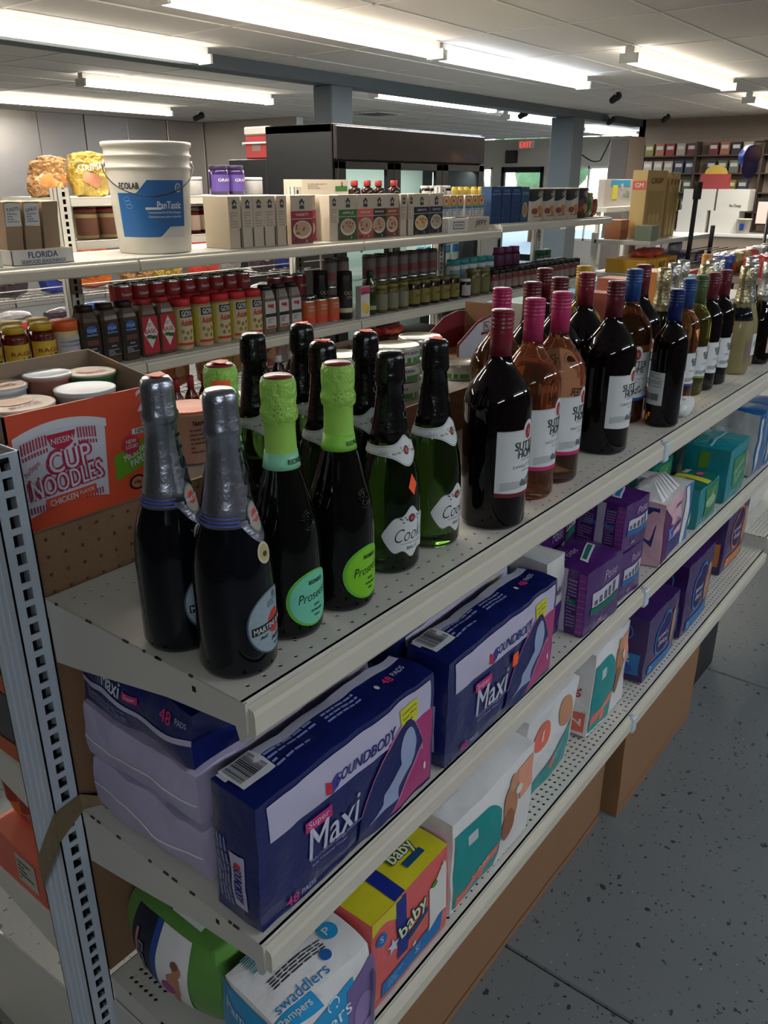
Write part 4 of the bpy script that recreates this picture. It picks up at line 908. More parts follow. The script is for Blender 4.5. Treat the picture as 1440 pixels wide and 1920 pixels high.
t, P = soft('pad_pack', 'large teal pad pack standing before the bright blue one on the middle shelf', 'pad pack', .20, .135, .165, (1.955, .075, Z2+.001), 0, {'*': 'film_teal'}, .13, .003, 15, 11)
F = P.face('F'); q = G(); q.patch(F, -.06, .07, -.06, .05, K(70, 130, 90), 6, 6, .0013, lo=lambda u: -.06+abs(u)*.4); q.ell(F, .085, 0, .012, .04, K(200, 160, 170), .0016); q.lines(F, 0, 0, .09, .05, 5, K(160, 200, 180), .0018, 2, rot=20); q.build('front_print', t); q = G(); L = P.face('L'); q.patch(L, -.02, .01, .02, .07, K(90, 140, 40), 3, 4, .0013); q.build('side_print', t); q = G(); q.patch(P.face('T'), -.09, .09, -.005, .003, K(140, 200, 200), 8, 1, .0014); q.lines(P.face('T'), 0, .035, .15, .04, 5, K(90, 180, 180), .0014, 3); q.build('top_print', t)
t, P = soft('pad_pack', 'dark teal pad pack in the shade behind the large teal one', 'pad pack', .22, .12, .17, (1.95, .24, Z2+.001), 3, {'*': 'film_teal_dark'}, .1, .004, 15, 13)
q = G(); q.patch(P.face('F'), -.06, .06, -.05, .05, 'film_teal', 4, 4, .0014); q.build('front_print', t)
for k, (x, lb) in enumerate(((2.21, 'bright blue pad pack with white side on the middle shelf, beyond the large teal pack'), (2.345, 'last bright blue pad pack at the right edge of the middle shelf'))):
    t, P = soft('pad_pack', lb, 'pad pack', .13, .15, .21, (x, .085, Z2+.001), 0, {'*': 'film_blue', 'L': 'film_grey'}, .1, .005, 17, 20+k)
    q = G(); q.patch(P.face('F'), -.03, .05, -.09, .09, 'film_sky', 5, 5, .0014); q.patch(P.face('F'), -.055, -.035, -.09, .09, 'film_grey', 2, 5, .0014); q.txt(P.face('F'), 'Always', .01, .03, .06, .018, K(210, 220, 230), .002, rot=70, shear=.3); q.build('front_print', t)
    q = G(); q.patch(P.face('L'), -.07, .0, -.10, .05, 'film_white', 3, 5, .0014); q.build('side_print', t)

# ================================================================== DIAPERS ON THE BOTTOM SHELF
Y3 = 0.
t = thing('diaper_pack', 'bright green and white rounded underwear pack at the near end of the bottom shelf', 'underwear pack', (.125, .250, Z3+.001), 0)
P = Pack(.235, .275, .205, .75, .004, 9., 4); q = G(); q.pack(P, {'*': 'film_green'}, 26); q.build('wrapper', t)
L = P.face('L'); T = P.face('T')
def band(q, u0, u1, mat, off=.0012, wav=0.):
    q.patch(L, -u1, -u0, -.10, .10, mat, 8, 14, off); q.patch(lambda a, b, o=0.: T(a, b, o), -.1, .1, u0, u1, mat, 14, 6, off)
q = G(); band(q, .005, .022, K(30, 70, 150)); band(q, .022, .095, K(18, 26, 44)); q.build('navy_band', t, label='navy band with icons')
q = G(); band(q, -.080, .003, 'film_white', .0015); q.build('white_band', t, label='white band')
q = G(); sk = K(176, 120, 96); hp = K(150, 70, 130)
q.ell(L, .055, .036, .011, .013, sk, .003, 10, 3); q.ell(L, .049, .046, .010, .008, K(120, 84, 60), .0034, 10, 2); q.patch(L, .030, .062, -.03, .028, sk, 5, 4, .0032, lo=lambda u: -.03, hi=lambda u: .03-abs(u-.048)*.8); q.ell(L, .030, -.022, .018, .017, hp, .0036, 10, 3); q.patch(L, .040, .054, -.06, -.03, sk, 3, 3, .003); q.build('figure_print', t, label='small printed figure')
q = G()
for k in range(3): q.patch(L, -.062, -.045, -.04+.028*k, -.02+.028*k, K(150, 160, 176), 2, 1, .0032); q.patch(L, -.059, -.048, -.037+.028*k, -.023+.028*k, K(20, 40, 80), 2, 1, .0036)
q.patch(L, -.075, -.066, -.01, .06, K(200, 120, 100), 1, 3, .003); q.build('icon_print', t)
# pampers
t, P = soft('diaper_pack', 'white and sky blue diaper pack with pampers lettering at the front of the bottom shelf', 'diaper pack', .185, .115, .195, (.078, .072, Z3+.001), -6, {'*': 'film_white'}, .16, .005, 12, 4)
t.location = (.105, .045, Z3+.001)
F = P.face('F'); T = P.face('T'); L = P.face('L'); R_ = P.face('R'); q = G(); SKY = K(40, 150, 206, .32)
q.patch(F, -.10, .05, 0, 0, SKY, 12, 8, .0014, lo=lambda u: -.10, hi=lambda u: .055+u*.25); q.patch(F, .035, .10, -.11, .07, K(120, 100, 150), 8, 10, .0018, lo=lambda u: -.11, hi=lambda u: .03+u*.5); q.ell(F, .070, -.02, .022, .035, K(146, 124, 172), .0023, 10, 4)
q.ell(F, .085, -.075, .018, .02, K(168, 150, 190), .0026, 8, 3); q.build('front_print', t)
q = G(); q.txt(F, 'Pampers', -.02, .005, .125, .042, K(220, 236, 244), .0024, rot=10, bold=.005); q.tube([F(.01+.010*math.cos(a_), .050+.012*math.sin(a_), .002) for a_ in [k*.35-1.2 for k in range(16)]], .0012, K(220, 236, 244), 5); q.build('front_lettering', t)
q = G(); q.ell(T, .060, .0, .015, .017, SKY, .002, 12, 3); q.txt(T, 'P', .057, .0, .010, .014, W_, .0026); q.txt(T, 'swaddlers', -.03, -.045, .10, .016, K(30, 120, 180), .002, rot=0, bold=0); q.patch(T, -.10, -.02, -.08, -.055, SKY, 5, 2, .0016); q.txt(T, 'Pampers', -.06, -.066, .06, .014, W_, .0022)
q.lines(T, .0, .04, .13, .04, 9, K(110, 170, 180), .0016, 5); q.lines(T, -.01, -.012, .10, .02, 4, K(60, 60, 70), .0016, 8); q.ell(T, .030, -.03, .009, .009, K(30, 90, 160), .002); q.build('top_print', t)
q = G(); q.patch(L, -.07, .07, -.02, .09, SKY, 6, 6, .0014); q.txt(L, 'Pampers', 0, .045, .11, .03, K(220, 236, 244), .002); q.lines(L, 0, -.06, .12, .06, 6, K(60, 70, 90), .0016, 4); q.build('side_print', t)
q = G(); q.patch(R_, -.07, .07, -.10, .05, K(180, 176, 196), 6, 6, .0014); q.build('side_print', t)
# baby pack pink/yellow
t, P = soft('diaper_pack', 'coral and yellow diaper pack with baby lettering and a navy ribbon print', 'diaper pack', .212, .170, .190, (.315, .080, Z3+.001), 0, {'*': 'film_coral', 'T': 'film_yellow'}, .08, .003, 12, 6)
F = P.face('F'); T = P.face('T'); L = P.face('L'); q = G(); NB = K(30, 44, 130, .32)
q.patch(F, -.045, -.018, -.028, .092, NB, 3, 6, .0013); q.patch(T, -.047, -.019, -.085, .085, NB, 3, 8, .0013); q.build('ribbon_print', t, label='navy ribbon print')
q = G(); q.patch(F, -.104, -.03, .066, .095, 'film_yellow', 6, 2, .0010, lo=lambda u: .066+.010*math.sin(u*60)); q.patch(F, -.085, .085, 0, 0, K(20, 110, 176), 8, 1, .0014, lo=lambda u: -.083+.002*0, hi=lambda u: -.042+u*.06)
q.patch(F, .045, .098, -.045, .068, K(214, 214, 206), 8, 6, .0016, lo=lambda u: -.045-.01*math.sin(u*60), hi=lambda u: .055+.012*math.sin(u*90)); q.ell(F, .060, .045, .008, .006, K(60, 140, 60), .002); q.ell(F, -.083, .048, .013, .013, K(30, 110, 180), .0016); q.txt(F, 'S', -.083, .050, .008, .012, W_, .002)
def star(q, S, cu, cv, r, mat, off): q.poly(S, [(cu+(r if i % 2 == 0 else r*.45)*math.sin(math.pi*i/5), cv+(r if i % 2 == 0 else r*.45)*math.cos(math.pi*i/5)) for i in range(10)], mat, off)
star(q, F, -.058, .014, .016, K(186, 200, 224), .0024); star(q, F, .0, -.033, .007, K(220, 214, 216), .0022); star(q, F, .088, .065, .012, K(214, 214, 206), .0024)
q.txt(F, 'S/', .012, -.056, .014, .016, K(180, 214, 230), .002); q.lines(F, -.045, -.062, .05, .022, 3, K(120, 180, 210), .0018); q.build('front_print', t)
def babyword(q, S, cu, cv, w_, h_, rot):
    q.txt(S, 'baby', cu, cv, w_*1.02, h_*1.04, K(24, 60, 44), .0024, rot=rot, bold=.06); q.txt(S, 'baby', cu, cv, w_*.98, h_, K(214, 222, 190), .0030, rot=rot, bold=.02)
    c, s_ = math.cos(R(rot)), math.sin(R(rot)); q.patch(lambda a, b, o=0.: S(cu+a*c-(b-h_*.75)*s_, cv+a*s_+(b-h_*.75)*c, o), -w_*.3, w_*.5, -.006, .007, K(24, 70, 110), 5, 1, .0020)
q = G(); babyword(q, F, -.003, .028, .075, .034, 12); q.build('front_lettering', t); q = G(); babyword(q, T, .035, -.035, .060, .030, 0); babyword(q, T, .0, .035, .060, .030, 180); star(q, T, .075, -.02, .006, W_, .002); q.build('top_lettering', t)
q = G(); babyword(q, L, .03, -.03, .09, .026, -90); q.build('side_lettering', t)
# little journey style packs
CO = K(226, 112, 92, .35); TE = K(20, 140, 140, .32)
def journey(x, W, Dp, H, label, seed, num, y=.08, flip=False, lean=0., side2=False):
    t, P = soft('diaper_pack', label, 'diaper pack', W, Dp, H, (x, y, Z3+.001), 0, {'*': 'film_white'}, .14, .005, 13, seed, 20, lean)
    F = P.face('F'); T = P.face('T'); L = P.face('L'); hw, wd, hh = W/2, Dp/2, H/2; q = G()
    if not flip:
        q.patch(F, -hw*.96, hw*.05, 0, 0, TE, 10, 8, .0014, lo=lambda u: -hh*.93, hi=lambda u: hh*.72-(max(0, u+hw*.3)/hw)**2*hh*2.6)
        q.patch(F, -hw*.9, hw*.0, 0, 0, CO, 8, 2, .0019, lo=lambda u: -hh*.52+u*.35, hi=lambda u: -hh*.28+u*.35); q.ell(F, -hw*.35, -hh*.72, .010, .014, CO, .002); q.txt(F, 'CARE', -hw*.42, -hh*.46, W*.2, H*.05, K(230, 210, 200), .0025, rot=10); q.patch(F, -hw*.70, -hw*.50, hh*.30, hh*.52, K(190, 196, 196), 2, 1, .0019)
        q.ell(F, hw*.30, hh*.25, hw*.20, hh*.42, K(176, 122, 92), .0019, 10, 5); q.ell(F, hw*.42, hh*.66, hw*.13, hh*.17, K(196, 140, 108), .0023, 10, 3); q.ell(F, hw*.22, -hh*.12, hw*.16, hh*.34, K(150, 96, 70), .0023, 10, 4); q.patch(F, hw*.55, hw*.98, hh*.1, hh*.8, K(220, 150, 124), 4, 4, .0017); q.ell(F, hw*.55, hh*.4, hw*.09, hh*.10, K(210, 210, 196), .003)
    else:
        q.ell(F, -hw*.45, hh*.42, hw*.28, hh*.30, CO, .0018, 12, 4); q.txt(F, '1', -hw*.45, hh*.42, W*.03, H*.12, K(240, 200, 190), .0024); q.ell(F, hw*.45, hh*.5, hw*.28, hh*.30, K(190, 136, 104), .0018, 12, 4)
        q.patch(F, -hw*.95, hw*.9, 0, 0, TE, 12, 5, .0014, lo=lambda u: -hh*.93, hi=lambda u: -hh*.35+hh*.5*((u+hw*.1)/hw)); q.ell(F, hw*.05, -hh*.48, .011, .018, CO, .002); q.lines(F, hw*.3, -hh*.4, W*.3, H*.12, 3, K(160, 210, 206), .0018)
    q.build('front_print', t); q = G()
    if not flip: q.patch(L, wd*.25, wd*.9, -hh*.92, -hh*.45, CO, 3, 3, .0015); q.txt(L, num, wd*.55, -hh*.68, Dp*.14, H*.14, K(240, 214, 206), .002, rot=90); q.txt(L, '38', wd*.5, hh*.05, Dp*.2, H*.11, K(200, 60, 60), .002, rot=-90)
    q.barcode(L, -wd*.3, hh*.55, Dp*.38, H*.2, .0015, seed=seed); q.build('side_print', t)
    q = G(); q.barcode(T, -hw*.62, -wd*.25, W*.16, Dp*.26, .0015, bgm=K(206, 206, 204), seed=seed+1); q.patch(T, -hw*.2, hw*.15, -wd*.35, wd*.15, K(200, 208, 204), 3, 2, .0015); q.txt(T, 'little', -hw*.02, wd*.0, W*.12, Dp*.11, K(30, 110, 90), .002, shear=.2); q.txt(T, 'Journey', -hw*.02, -wd*.20, W*.15, Dp*.12, K(30, 110, 90), .002, shear=.2); q.ell(T, hw*.62, wd*.2, hw*.22, wd*.30, CO, .0016, 12, 3); q.txt(T, num, hw*.62, wd*.2, W*.05, Dp*.22, K(240, 214, 206), .002); q.txt(T, '50', hw*.40, -wd*.35, W*.05, Dp*.12, K(190, 60, 80), .002, rot=0); q.build('top_print', t)
    return t
journey(.578, .30, .165, .215, 'white diaper pack with teal and coral print beside the coral and yellow pack', 3, 'n', .078)
journey(.850, .235, .150, .235, 'white diaper pack with coral dot and leaning teal swirl, middle one of the three', 8, '1', .105, flip=True, lean=-.05)
journey(1.155, .215, .145, .235, 'white diaper pack with teal front and coral number 2, beside the purple packs', 14, '2', .095)
def pchoice(x, y, W, Dp, H, label, seed, acc):
    t, P = soft('diaper_pack', label, 'diaper pack', W, Dp, H, (x, y, Z3+.001), 0, {'*': 'film_violet'}, .10, .003, 15, seed, 20)
    F = P.face('F'); T = P.face('T'); L = P.face('L'); hw, wd, hh = W/2, Dp/2, H/2; q = G()
    q.ell(F, -hw*.15, hh*.05, hw*.42, hh*.52, acc, .0014, 16, 5); q.ell(F, hw*.12, hh*.45, hw*.30, hh*.30, acc, .0014, 14, 4); q.ell(F, -hw*.15, hh*.05, hw*.35, hh*.44, K(50, 26, 86), .0018, 16, 5); q.ell(F, hw*.12, hh*.45, hw*.24, hh*.23, K(50, 26, 86), .0018, 14, 4)
    q.txt(F, "parent's", -hw*.15, hh*.14, W*.27, H*.085, K(214, 210, 224), .0024); q.txt(F, 'choice', -hw*.15, -hh*.04, W*.24, H*.085, K(214, 210, 224), .0024); q.patch(F, -hw*.75, hw*.8, -hh*.90, -hh*.60, acc, 6, 2, .0015); q.txt(F, '2', -hw*.6, -hh*.74, W*.05, H*.09, K(200, 224, 236), .002)
    q.ell(F, hw*.55, -hh*.05, hw*.20, hh*.45, K(176, 128, 100), .0019, 10, 5); q.ell(F, hw*.58, hh*.42, hw*.13, hh*.17, K(190, 142, 112), .0023, 10, 3); q.build('front_print', t)
    q = G(); q.ell(T, -hw*.35, -wd*.25, hw*.26, wd*.30, acc, .0014, 12, 3); q.ell(T, -hw*.35, -wd*.25, hw*.21, wd*.24, K(214, 210, 224), .0017, 12, 3); q.lines(T, -hw*.35, -wd*.25, W*.16, Dp*.14, 2, K(50, 26, 86), .002); q.ell(T, hw*.15, -wd*.1, hw*.34, wd*.16, K(190, 142, 112), .0016, 12, 2)
    for k in range(6): q.patch(T, -hw*.7+hw*.25*k, -hw*.58+hw*.25*k, wd*.55, wd*.62, K(190, 180, 220), 1, 1, .0016)
    q.build('top_print', t)
    q = G(); q.patch(L, -wd*.1, wd*.85, -hh*.78, -hh*.10, acc, 3, 4, .0014); q.txt(L, '2', wd*.4, -hh*.26, Dp*.11, H*.12, K(200, 224, 236), .002); q.ell(L, wd*.4, -hh*.58, wd*.22, hh*.13, K(60, 90, 170), .002, 10, 2); q.ell(L, wd*.3, hh*.52, wd*.22, hh*.22, acc, .0014, 10, 2); q.ell(L, wd*.3, hh*.52, wd*.17, hh*.17, K(50, 26, 86), .0017, 10, 2); q.build('side_print', t)
    return t
BLC, ORC = K(50, 120, 180), K(200, 120, 60)
pchoice(1.462, .085, .235, .155, .195, 'purple diaper pack with blue cloud logo, nearest of the purple ones', 2, BLC)
pchoice(1.745, .085, .235, .155, .235, 'purple diaper pack with blue cloud logo, second and taller one', 5, BLC)
pchoice(1.99, .225, .20, .13, .22, 'purple diaper pack with orange logo standing back in the shade', 7, ORC)
pchoice(2.245, .12, .25, .15, .25, 'purple diaper pack with orange cloud logo, furthest along the bottom shelf', 9, ORC)
t, P = soft('diaper_pack', 'pale grey diaper pack on the raised shelf at the right edge', 'diaper pack', .24, .15, .22, (2.72, .17, Z3+.052), 0, {'*': 'film_grey'}, .1, .004, 14, 30)
q = G(); q.patch(P.face('L'), -.05, .05, -.08, .02, 'film_violet', 3, 3, .0014); q.build('side_print', t)
# behind-the-post merchandise on the far side of the gondola
t = thing('snack_box', 'dark brown carton with orange stripes behind the slotted post', 'box', (.17, .65, .831))
P = Pack(.33, .34, .26, 0, .001, 5, 1); q = G(); q.pack(P, {'*': K(70, 44, 34)}, 6); q.build('carton_body', t); q = G(); L = P.face('L')
q.patch(L, -.17, .17, 0, 0, K(176, 86, 44), 6, 1, .001, lo=lambda u: .015-u*.15, hi=lambda u: .05-u*.15); q.patch(L, -.17, .17, 0, 0, K(176, 86, 44), 6, 1, .001, lo=lambda u: -.13, hi=lambda u: -.10+u*.05); q.patch(L, .03, .15, -.09, -.0, K(60, 62, 66), 2, 2, .0013); q.txt(L, 'SUGAR', .05, .09, .16, .03, K(150, 110, 90), .0014); q.patch(L, -.17, .17, .105, .13, K(150, 30, 44), 2, 1, .0012); q.build('side_print', t)
t = thing('chip_tray', 'orange display tray of chip bags low behind the slotted post', 'tray', (.17, .63, .501))
q = G(); q.bbox(-.165, .165, -.12, .12, 0, .10, K(200, 90, 66), c=.002); q.build('tray', t); q = G(); S = Flat((-.165, 0, .05), (0, -1, 0), (0, 0, 1)); q.patch(S, -.03, .035, -.03, .035, K(176, 168, 156), 1, 1, .001); q.lines(S, .0, .0, .05, .05, 5, K(50, 50, 50), .0015); q.patch(S, .06, .10, -.04, .04, K(150, 50, 40), 1, 1, .001); q.build('tray_print', t)
for k in range(4):
    t, P = soft('chip_bag', ['orange chip bag nearest the post in the low tray', 'orange chip bag, second in the low tray', 'silver-topped chip bag at the back of the low tray', 'last orange chip bag in the low tray'][k], 'chip bag', .26, .05, .13, (.17, .555+.055*k, .602), 0, {'*': ['film_orange_', 'film_orange_', 'foil_bright', 'film_orange_'][k]} if 'film_orange_' in MATS else {'*': F_((196, 104, 36), .3, 'film_orange_', .6)}, .3, .006, 16, k, 10)
    q = G(); q.patch(P.face('L'), -.02, .02, -.02, .05, K(150, 50, 34), 2, 2, .002); q.build('print', t)

# ================================================================== BACKGROUND GONDOLA
ORD = ['first', 'second', 'third', 'fourth', 'fifth', 'sixth', 'seventh', 'eighth', 'ninth', 'tenth', 'eleventh', 'twelfth', 'thirteenth', 'fourteenth', 'fifteenth', 'sixteenth']
XB = 1.295; ZU, ZL, ZM = 1.468, 1.113, .76
for k in range(-1, 2):
    x0 = XB+L4*k; nm = ['left', 'middle', 'right'][k+1]
    shelf_unit(x0, ZU, [.0195, .045], dep=.385, yoff=1.892, label='upper shelf of the rear gondola, %s bay' % ['left bay under the white bucket', 'middle bay under the oatmeal boxes', 'right bay under the grits and mix boxes'][k+1])
    shelf_unit(x0, ZM, [.0195, .045], dep=.36, yoff=1.92, label='low shelf of the rear gondola in the dark, %s bay' % nm)
for k in range(-1, 3):
    x0 = XB+L4*k; shelf_unit(x0, ZL, [.0195, .045], dep=.36, yoff=1.915, label='main jar shelf of the rear gondola, %s bay' % ['left', 'middle', 'right', 'farthest'][k+1])
shelf_unit(XB+2*L4, 1.495, [.0195], L=1.52, dep=.385, yoff=1.892, label='slightly raised shelf under the blue boxes and black canisters')
for k in range(0, 3):
    post(XB+L4*k-.005, 2.305, 0, [1.69, 1.69, 1.69][k], 'cream slotted post of the rear gondola, %s one' % ['left', 'middle', 'right'][k], sx=.05, sy=.05, mat='shelf_cream')
post(4.95, 2.305, 0, 1.48, 'cream slotted post of the rear gondola, farthest one', sx=.05, sy=.05, mat='shelf_cream')
for k in range(0, 2):
    x0 = XB+L4*k
    shelf_unit(x0, [1.655, 1.600][k], [.02], dep=.38, yoff=2.335+.38, mirror=True, label='top shelf on the back of the rear gondola, %s bay' % ['left', 'middle'][k])
    shelf_unit(x0, 1.50, [.02], dep=.38, yoff=2.335+.38, mirror=True, label='jar shelf on the back of the rear gondola, %s bay' % ['left', 'middle'][k])
# far merchandise counters share this simple jar / can / box kit
def jar_t(name, label, cat, R0, H, glass, lid, lab, lidH=.018, neck=.82, sq=False, band=None, words=(), lidR=None, nseg=20, shoulder=.78):
    t = thing(name, label, cat); lr = lidR or R0*neck+.002
    pr = [(R0*.92, 0), (R0, .006), (R0, H*shoulder), (R0*.93, H*(shoulder+.06)), (R0*neck, H-lidH-.004), (R0*neck, H-lidH)]
    q = G()
    if sq:
        for i, (r, z) in enumerate(pr[:-1]):
            pass
        def ring(r, z, k=.26): c = r*(1-k); return [Vector((sx*(r if a else c), sy*(c if a else r), z)) for sx, sy, a in ((1, -1, 1), (1, 1, 1), (1, 1, 0), (-1, 1, 0), (-1, 1, 1), (-1, -1, 1), (-1, -1, 0), (1, -1, 0))]
        ps = []; pr2 = [(r*(1.0 if i < 4 else 1.), z) for i, (r, z) in enumerate(pr)]
        for r, z in pr2: ps += ring(r, z)
        q.add(ps, [(8*i+k, 8*i+(k+1) % 8, 8*i+8+(k+1) % 8, 8*i+8+k) for i in range(len(pr2)-1) for k in range(8)], glass)
        S = Flat((0, -R0, 0), (1, 0, 0), (0, 0, 1))
    else:
        q.lathe(pr, nseg, glass); S = Turn(pr, R0)
    q.build('jar_body', t)
    q = G(); q.lathe([(lr, H-lidH), (lr, H-.003), (lr-.003, H), (0, H)], nseg, lid); q.build('lid', t)
    if lab:
        q = G(); w_ = R0*(.86 if sq else 1.5); z0, z1 = H*.12, H*.68
        q.patch(S, -w_, w_, z0, z1, lab, 1 if sq else 10, 1, .0006)
        if band: q.patch(S, -w_, w_, z0+(z1-z0)*band[1], z0+(z1-z0)*band[2], band[0], 1 if sq else 10, 1, .0011)
        for (s_, cv, w2, h2, m) in words: q.txt(S, s_, 0, H*cv, w_*w2, H*h2, m, .0016)
        q.build('label', t)
    return t
def can_t(name, label, R0, H, lab, metal='foil_bright', band=None, words=()):
    t = thing(name, label, 'can'); q = G(); q.lathe([(R0*.97, 0), (R0, .003), (R0, H-.003), (R0*.97, H), (R0*.93, H-.003), (0, H-.003)], 22, metal); q.build('can_body', t); S = Turn([(R0, 0), (R0, H)], R0)
    q = G(); q.lathe([(R0+.0006, .006), (R0+.0006, H-.007)], 22, lab)
    q.f = q.f[:-2]; q.m = q.m[:-2]; q.sm = q.sm[:-2]
    if band: q.patch(S, -R0*2.2, R0*2.2, H*band[1], H*band[2], band[0], 12, 1, .0011)
    for (s_, cv, w2, h2, m) in words: q.txt(S, s_, 0, H*cv, R0*w2, H*h2, m, .0016)
    q.build('label', t); return t
def box_t(name, label, cat, W, Dp, H, base, fr=None):
    t = thing(name, label, cat); P = Pack(W, Dp, H); q = G(); q.bbox(-W/2, W/2, -Dp/2, Dp/2, 0, H, base, c=.0012); q.build('carton', t)
    q = G()
    if fr: fr(q, P, t)
    if q.f: q.build('print', t)
    return t
def series(mk, xs, y, z, labels, rz=0, group=None, jy=.0):
    pr = Proto(mk(), None); pr.kd = kids(pr.root)
    for i, x in enumerate(xs): pr.put((x, y+(jy*((i*7) % 3-1)), z+.0006), R(rz+((i*5) % 7-3)*.8), labels[i] if isinstance(labels, (list, tuple)) else labels+', '+nth(i)+' from left', group)
WH = K(206, 204, 198); CR = K(200, 188, 168); YL = K(206, 168, 50); RD = K(160, 36, 36); DB = K(34, 24, 20); GR = K(50, 104, 46)
M('sauce_red', (92, 26, 18), .12, coat=.5); M('spice_brown', (74, 58, 44), .22, coat=.4, var=.3, vs_=300); M('spice_basil', (92, 70, 50), .22, coat=.4, var=.3, vs_=300); M('spice_grey', (112, 100, 84), .25, coat=.4, var=.15, vs_=300)
M('adobo', (196, 178, 132), .35, coat=.3); M('dark_jam', (40, 18, 12), .12, coat=.5); M('pickle', (86, 78, 30), .12, coat=.5); M('oil_green', (44, 54, 16), .1, coat=.5); M('plum_jar', (44, 28, 72), .2, coat=.3)
# --- jar shelf, front row
def ragu():
    t = jar_t('sauce_jar', 'x', 'jar', .040, .170, 'sauce_red', YL, YL, .022, .80, words=(('RAG\u00da', .52, 1.2, .09, K(130, 40, 30)),))
    q = G(); S = Turn([(.040, 0), (.040, .17)], .040)
    for u, v, r, m in ((-.012, .055, .012, K(170, 30, 24)), (.012, .050, .011, K(180, 40, 26)), (-.004, .040, .009, K(40, 80, 150)), (.02, .070, .008, K(40, 90, 40)), (.0, .068, .006, K(60, 110, 40))): q.ell(S, u, v, r, r*.9, m, .0013+v*.004, 10, 1)
    q.build('fruit_print', t); return t
series(ragu, [.765, .857, .952], 1.975, ZL, ['yellow-lidded pasta sauce jar cut by the left edge of the photo', 'yellow-lidded pasta sauce jar, second from the left edge', 'yellow-lidded pasta sauce jar turned to its barcode side, beside the orange-lidded jar'])
series(ragu, [.81, .905, 1.0], 2.075, ZL, ['yellow-lidded sauce jar in the back row at the far left', 'yellow-lidded sauce jar in the back row behind the second front jar', 'yellow-lidded sauce jar in the back row nearest the orange lid'])
series(lambda: jar_t('seasoning_jar', 'x', 'jar', .044, .168, 'adobo', K(220, 96, 40), K(176, 172, 176), .032, .94, band=(K(216, 100, 50), 0, .12), lidR=.045, words=(('ALL PURPOSE', .6, 1.2, .03, K(80, 90, 130)), ('SEASONING', .52, 1.2, .03, K(80, 90, 130)))), [1.040], 1.985, ZL, ['orange-lidded seasoning jar with grey label beside the dark spice jars'])
def spice(): 
    t = jar_t('spice_jar', 'x', 'jar', .036, .206, 'spice_brown', DB, K(26, 22, 24), .020, .78, sq=True, words=(('STEAK', .60, 1.2, .05, K(150, 180, 220)), ('SEASONING', .53, 1.3, .03, K(150, 180, 220)), ('***', .30, .7, .03, WH)), shoulder=.74)
    q = G(); S = Flat((0, -.036, 0), (1, 0, 0), (0, 0, 1)); q.ell(S, 0, .128, .020, .013, K(50, 90, 160), .0012, 12, 1); q.patch(S, -.022, .022, .074, .092, K(100, 54, 34), 1, 1, .0012); q.lines(S, 0, .040, .05, .024, 4, K(170, 170, 170), .0016); q.build('blue_print', t); return t
series(spice, [1.122, 1.200, 1.278], 1.985, ZL, ['%s of three square dark spice jars with black labels' % s for s in ('leftmost', 'middle one', 'rightmost')])
def basil():
    t = jar_t('spice_jar', 'x', 'jar', .036, .206, 'spice_basil', RD, None, .020, .78, sq=True, shoulder=.74); q = G(); S = Flat((0, -.036, 0), (1, 0, 0), (0, 0, 1))
    q.patch(S, -.033, .033, .012, .145, K(170, 36, 50), 1, 1, .0006); q.poly(S, [(0, .030), (.030, .085), (0, .140), (-.030, .085)], WH, .0012); q.txt(S, 'BASIL', 0, .092, .050, .016, K(180, 40, 50), .0018); q.ell(S, -.008, .073, .014, .007, GR, .0018, 8, 1); q.ell(S, .010, .069, .014, .007, K(36, 84, 36), .002, 8, 1); q.lines(S, 0, .115, .02, .012, 3, BK, .0018); q.build('label', t); return t
series(basil, [1.362, 1.440], 1.985, ZL, ['left of two red-lidded basil jars with a white diamond label', 'right of two red-lidded basil jars with a white diamond label'])
def goya():
    t = jar_t('seasoning_shaker', 'x', 'shaker', .040, .190, 'adobo', K(196, 44, 44), K(196, 182, 142), .028, .92, lidR=.0375); q = G(); S = Turn([(.040, 0), (.040, .19)], .040)
    q.patch(S, -.058, -.030, .02, .150, K(196, 184, 60), 3, 1, .0010); q.patch(S, -.018, .040, .122, .150, K(20, 22, 40), 5, 1, .0012); q.txt(S, 'GOYA', .010, .136, .044, .020, W_, .0020, bold=.03); q.txt(S, 'Adobo', .008, .103, .052, .024, K(180, 50, 40), .0018, shear=.3, rot=4)
    q.patch(S, -.03, .045, .018, .028, K(196, 60, 40), 6, 1, .0013)
    for u, v in ((-.012, .07), (.006, .064), (.024, .07), (-.004, .045), (.018, .044)): q.ell(S, u, v, .007, .008, K(140, 120, 60), .0015, 8, 1)
    q.build('print', t); return t
series(goya, [1.530, 1.628, 1.722, 1.812, 1.898], 1.982, ZL, ['%s yellow adobo shaker with red cap in the front row' % s for s in ('leftmost', 'second from left', 'middle', 'fourth from left', 'rightmost')], rz=-16)
series(goya, [1.56, 1.66, 1.755, 1.85], 2.075, ZL, ['%s red-capped adobo shaker in the second row' % s for s in ('leftmost', 'second', 'third', 'rightmost')])
def gspice():
    t = jar_t('spice_jar', 'x', 'jar', .034, .198, 'spice_grey', K(30, 26, 26), K(190, 186, 180), .018, .78, sq=True, band=(K(30, 28, 28), .42, .55), shoulder=.74); q = G(); S = Flat((0, -.034, 0), (1, 0, 0), (0, 0, 1)); q.poly(S, [(-.016, .122), (.018, .122), (.018, .105), (-.016, .112)], K(170, 50, 60), .0014); q.patch(S, -.024, .024, .026, .034, K(170, 60, 60), 1, 1, .0014); q.lines(S, 0, .055, .04, .02, 3, K(90, 90, 90), .0014); q.build('red_print', t); return t
series(gspice, [1.975, 2.053, 2.130], 1.985, ZL, ['%s of three grey pepper jars with white labels' % s for s in ('leftmost', 'middle one', 'rightmost')])
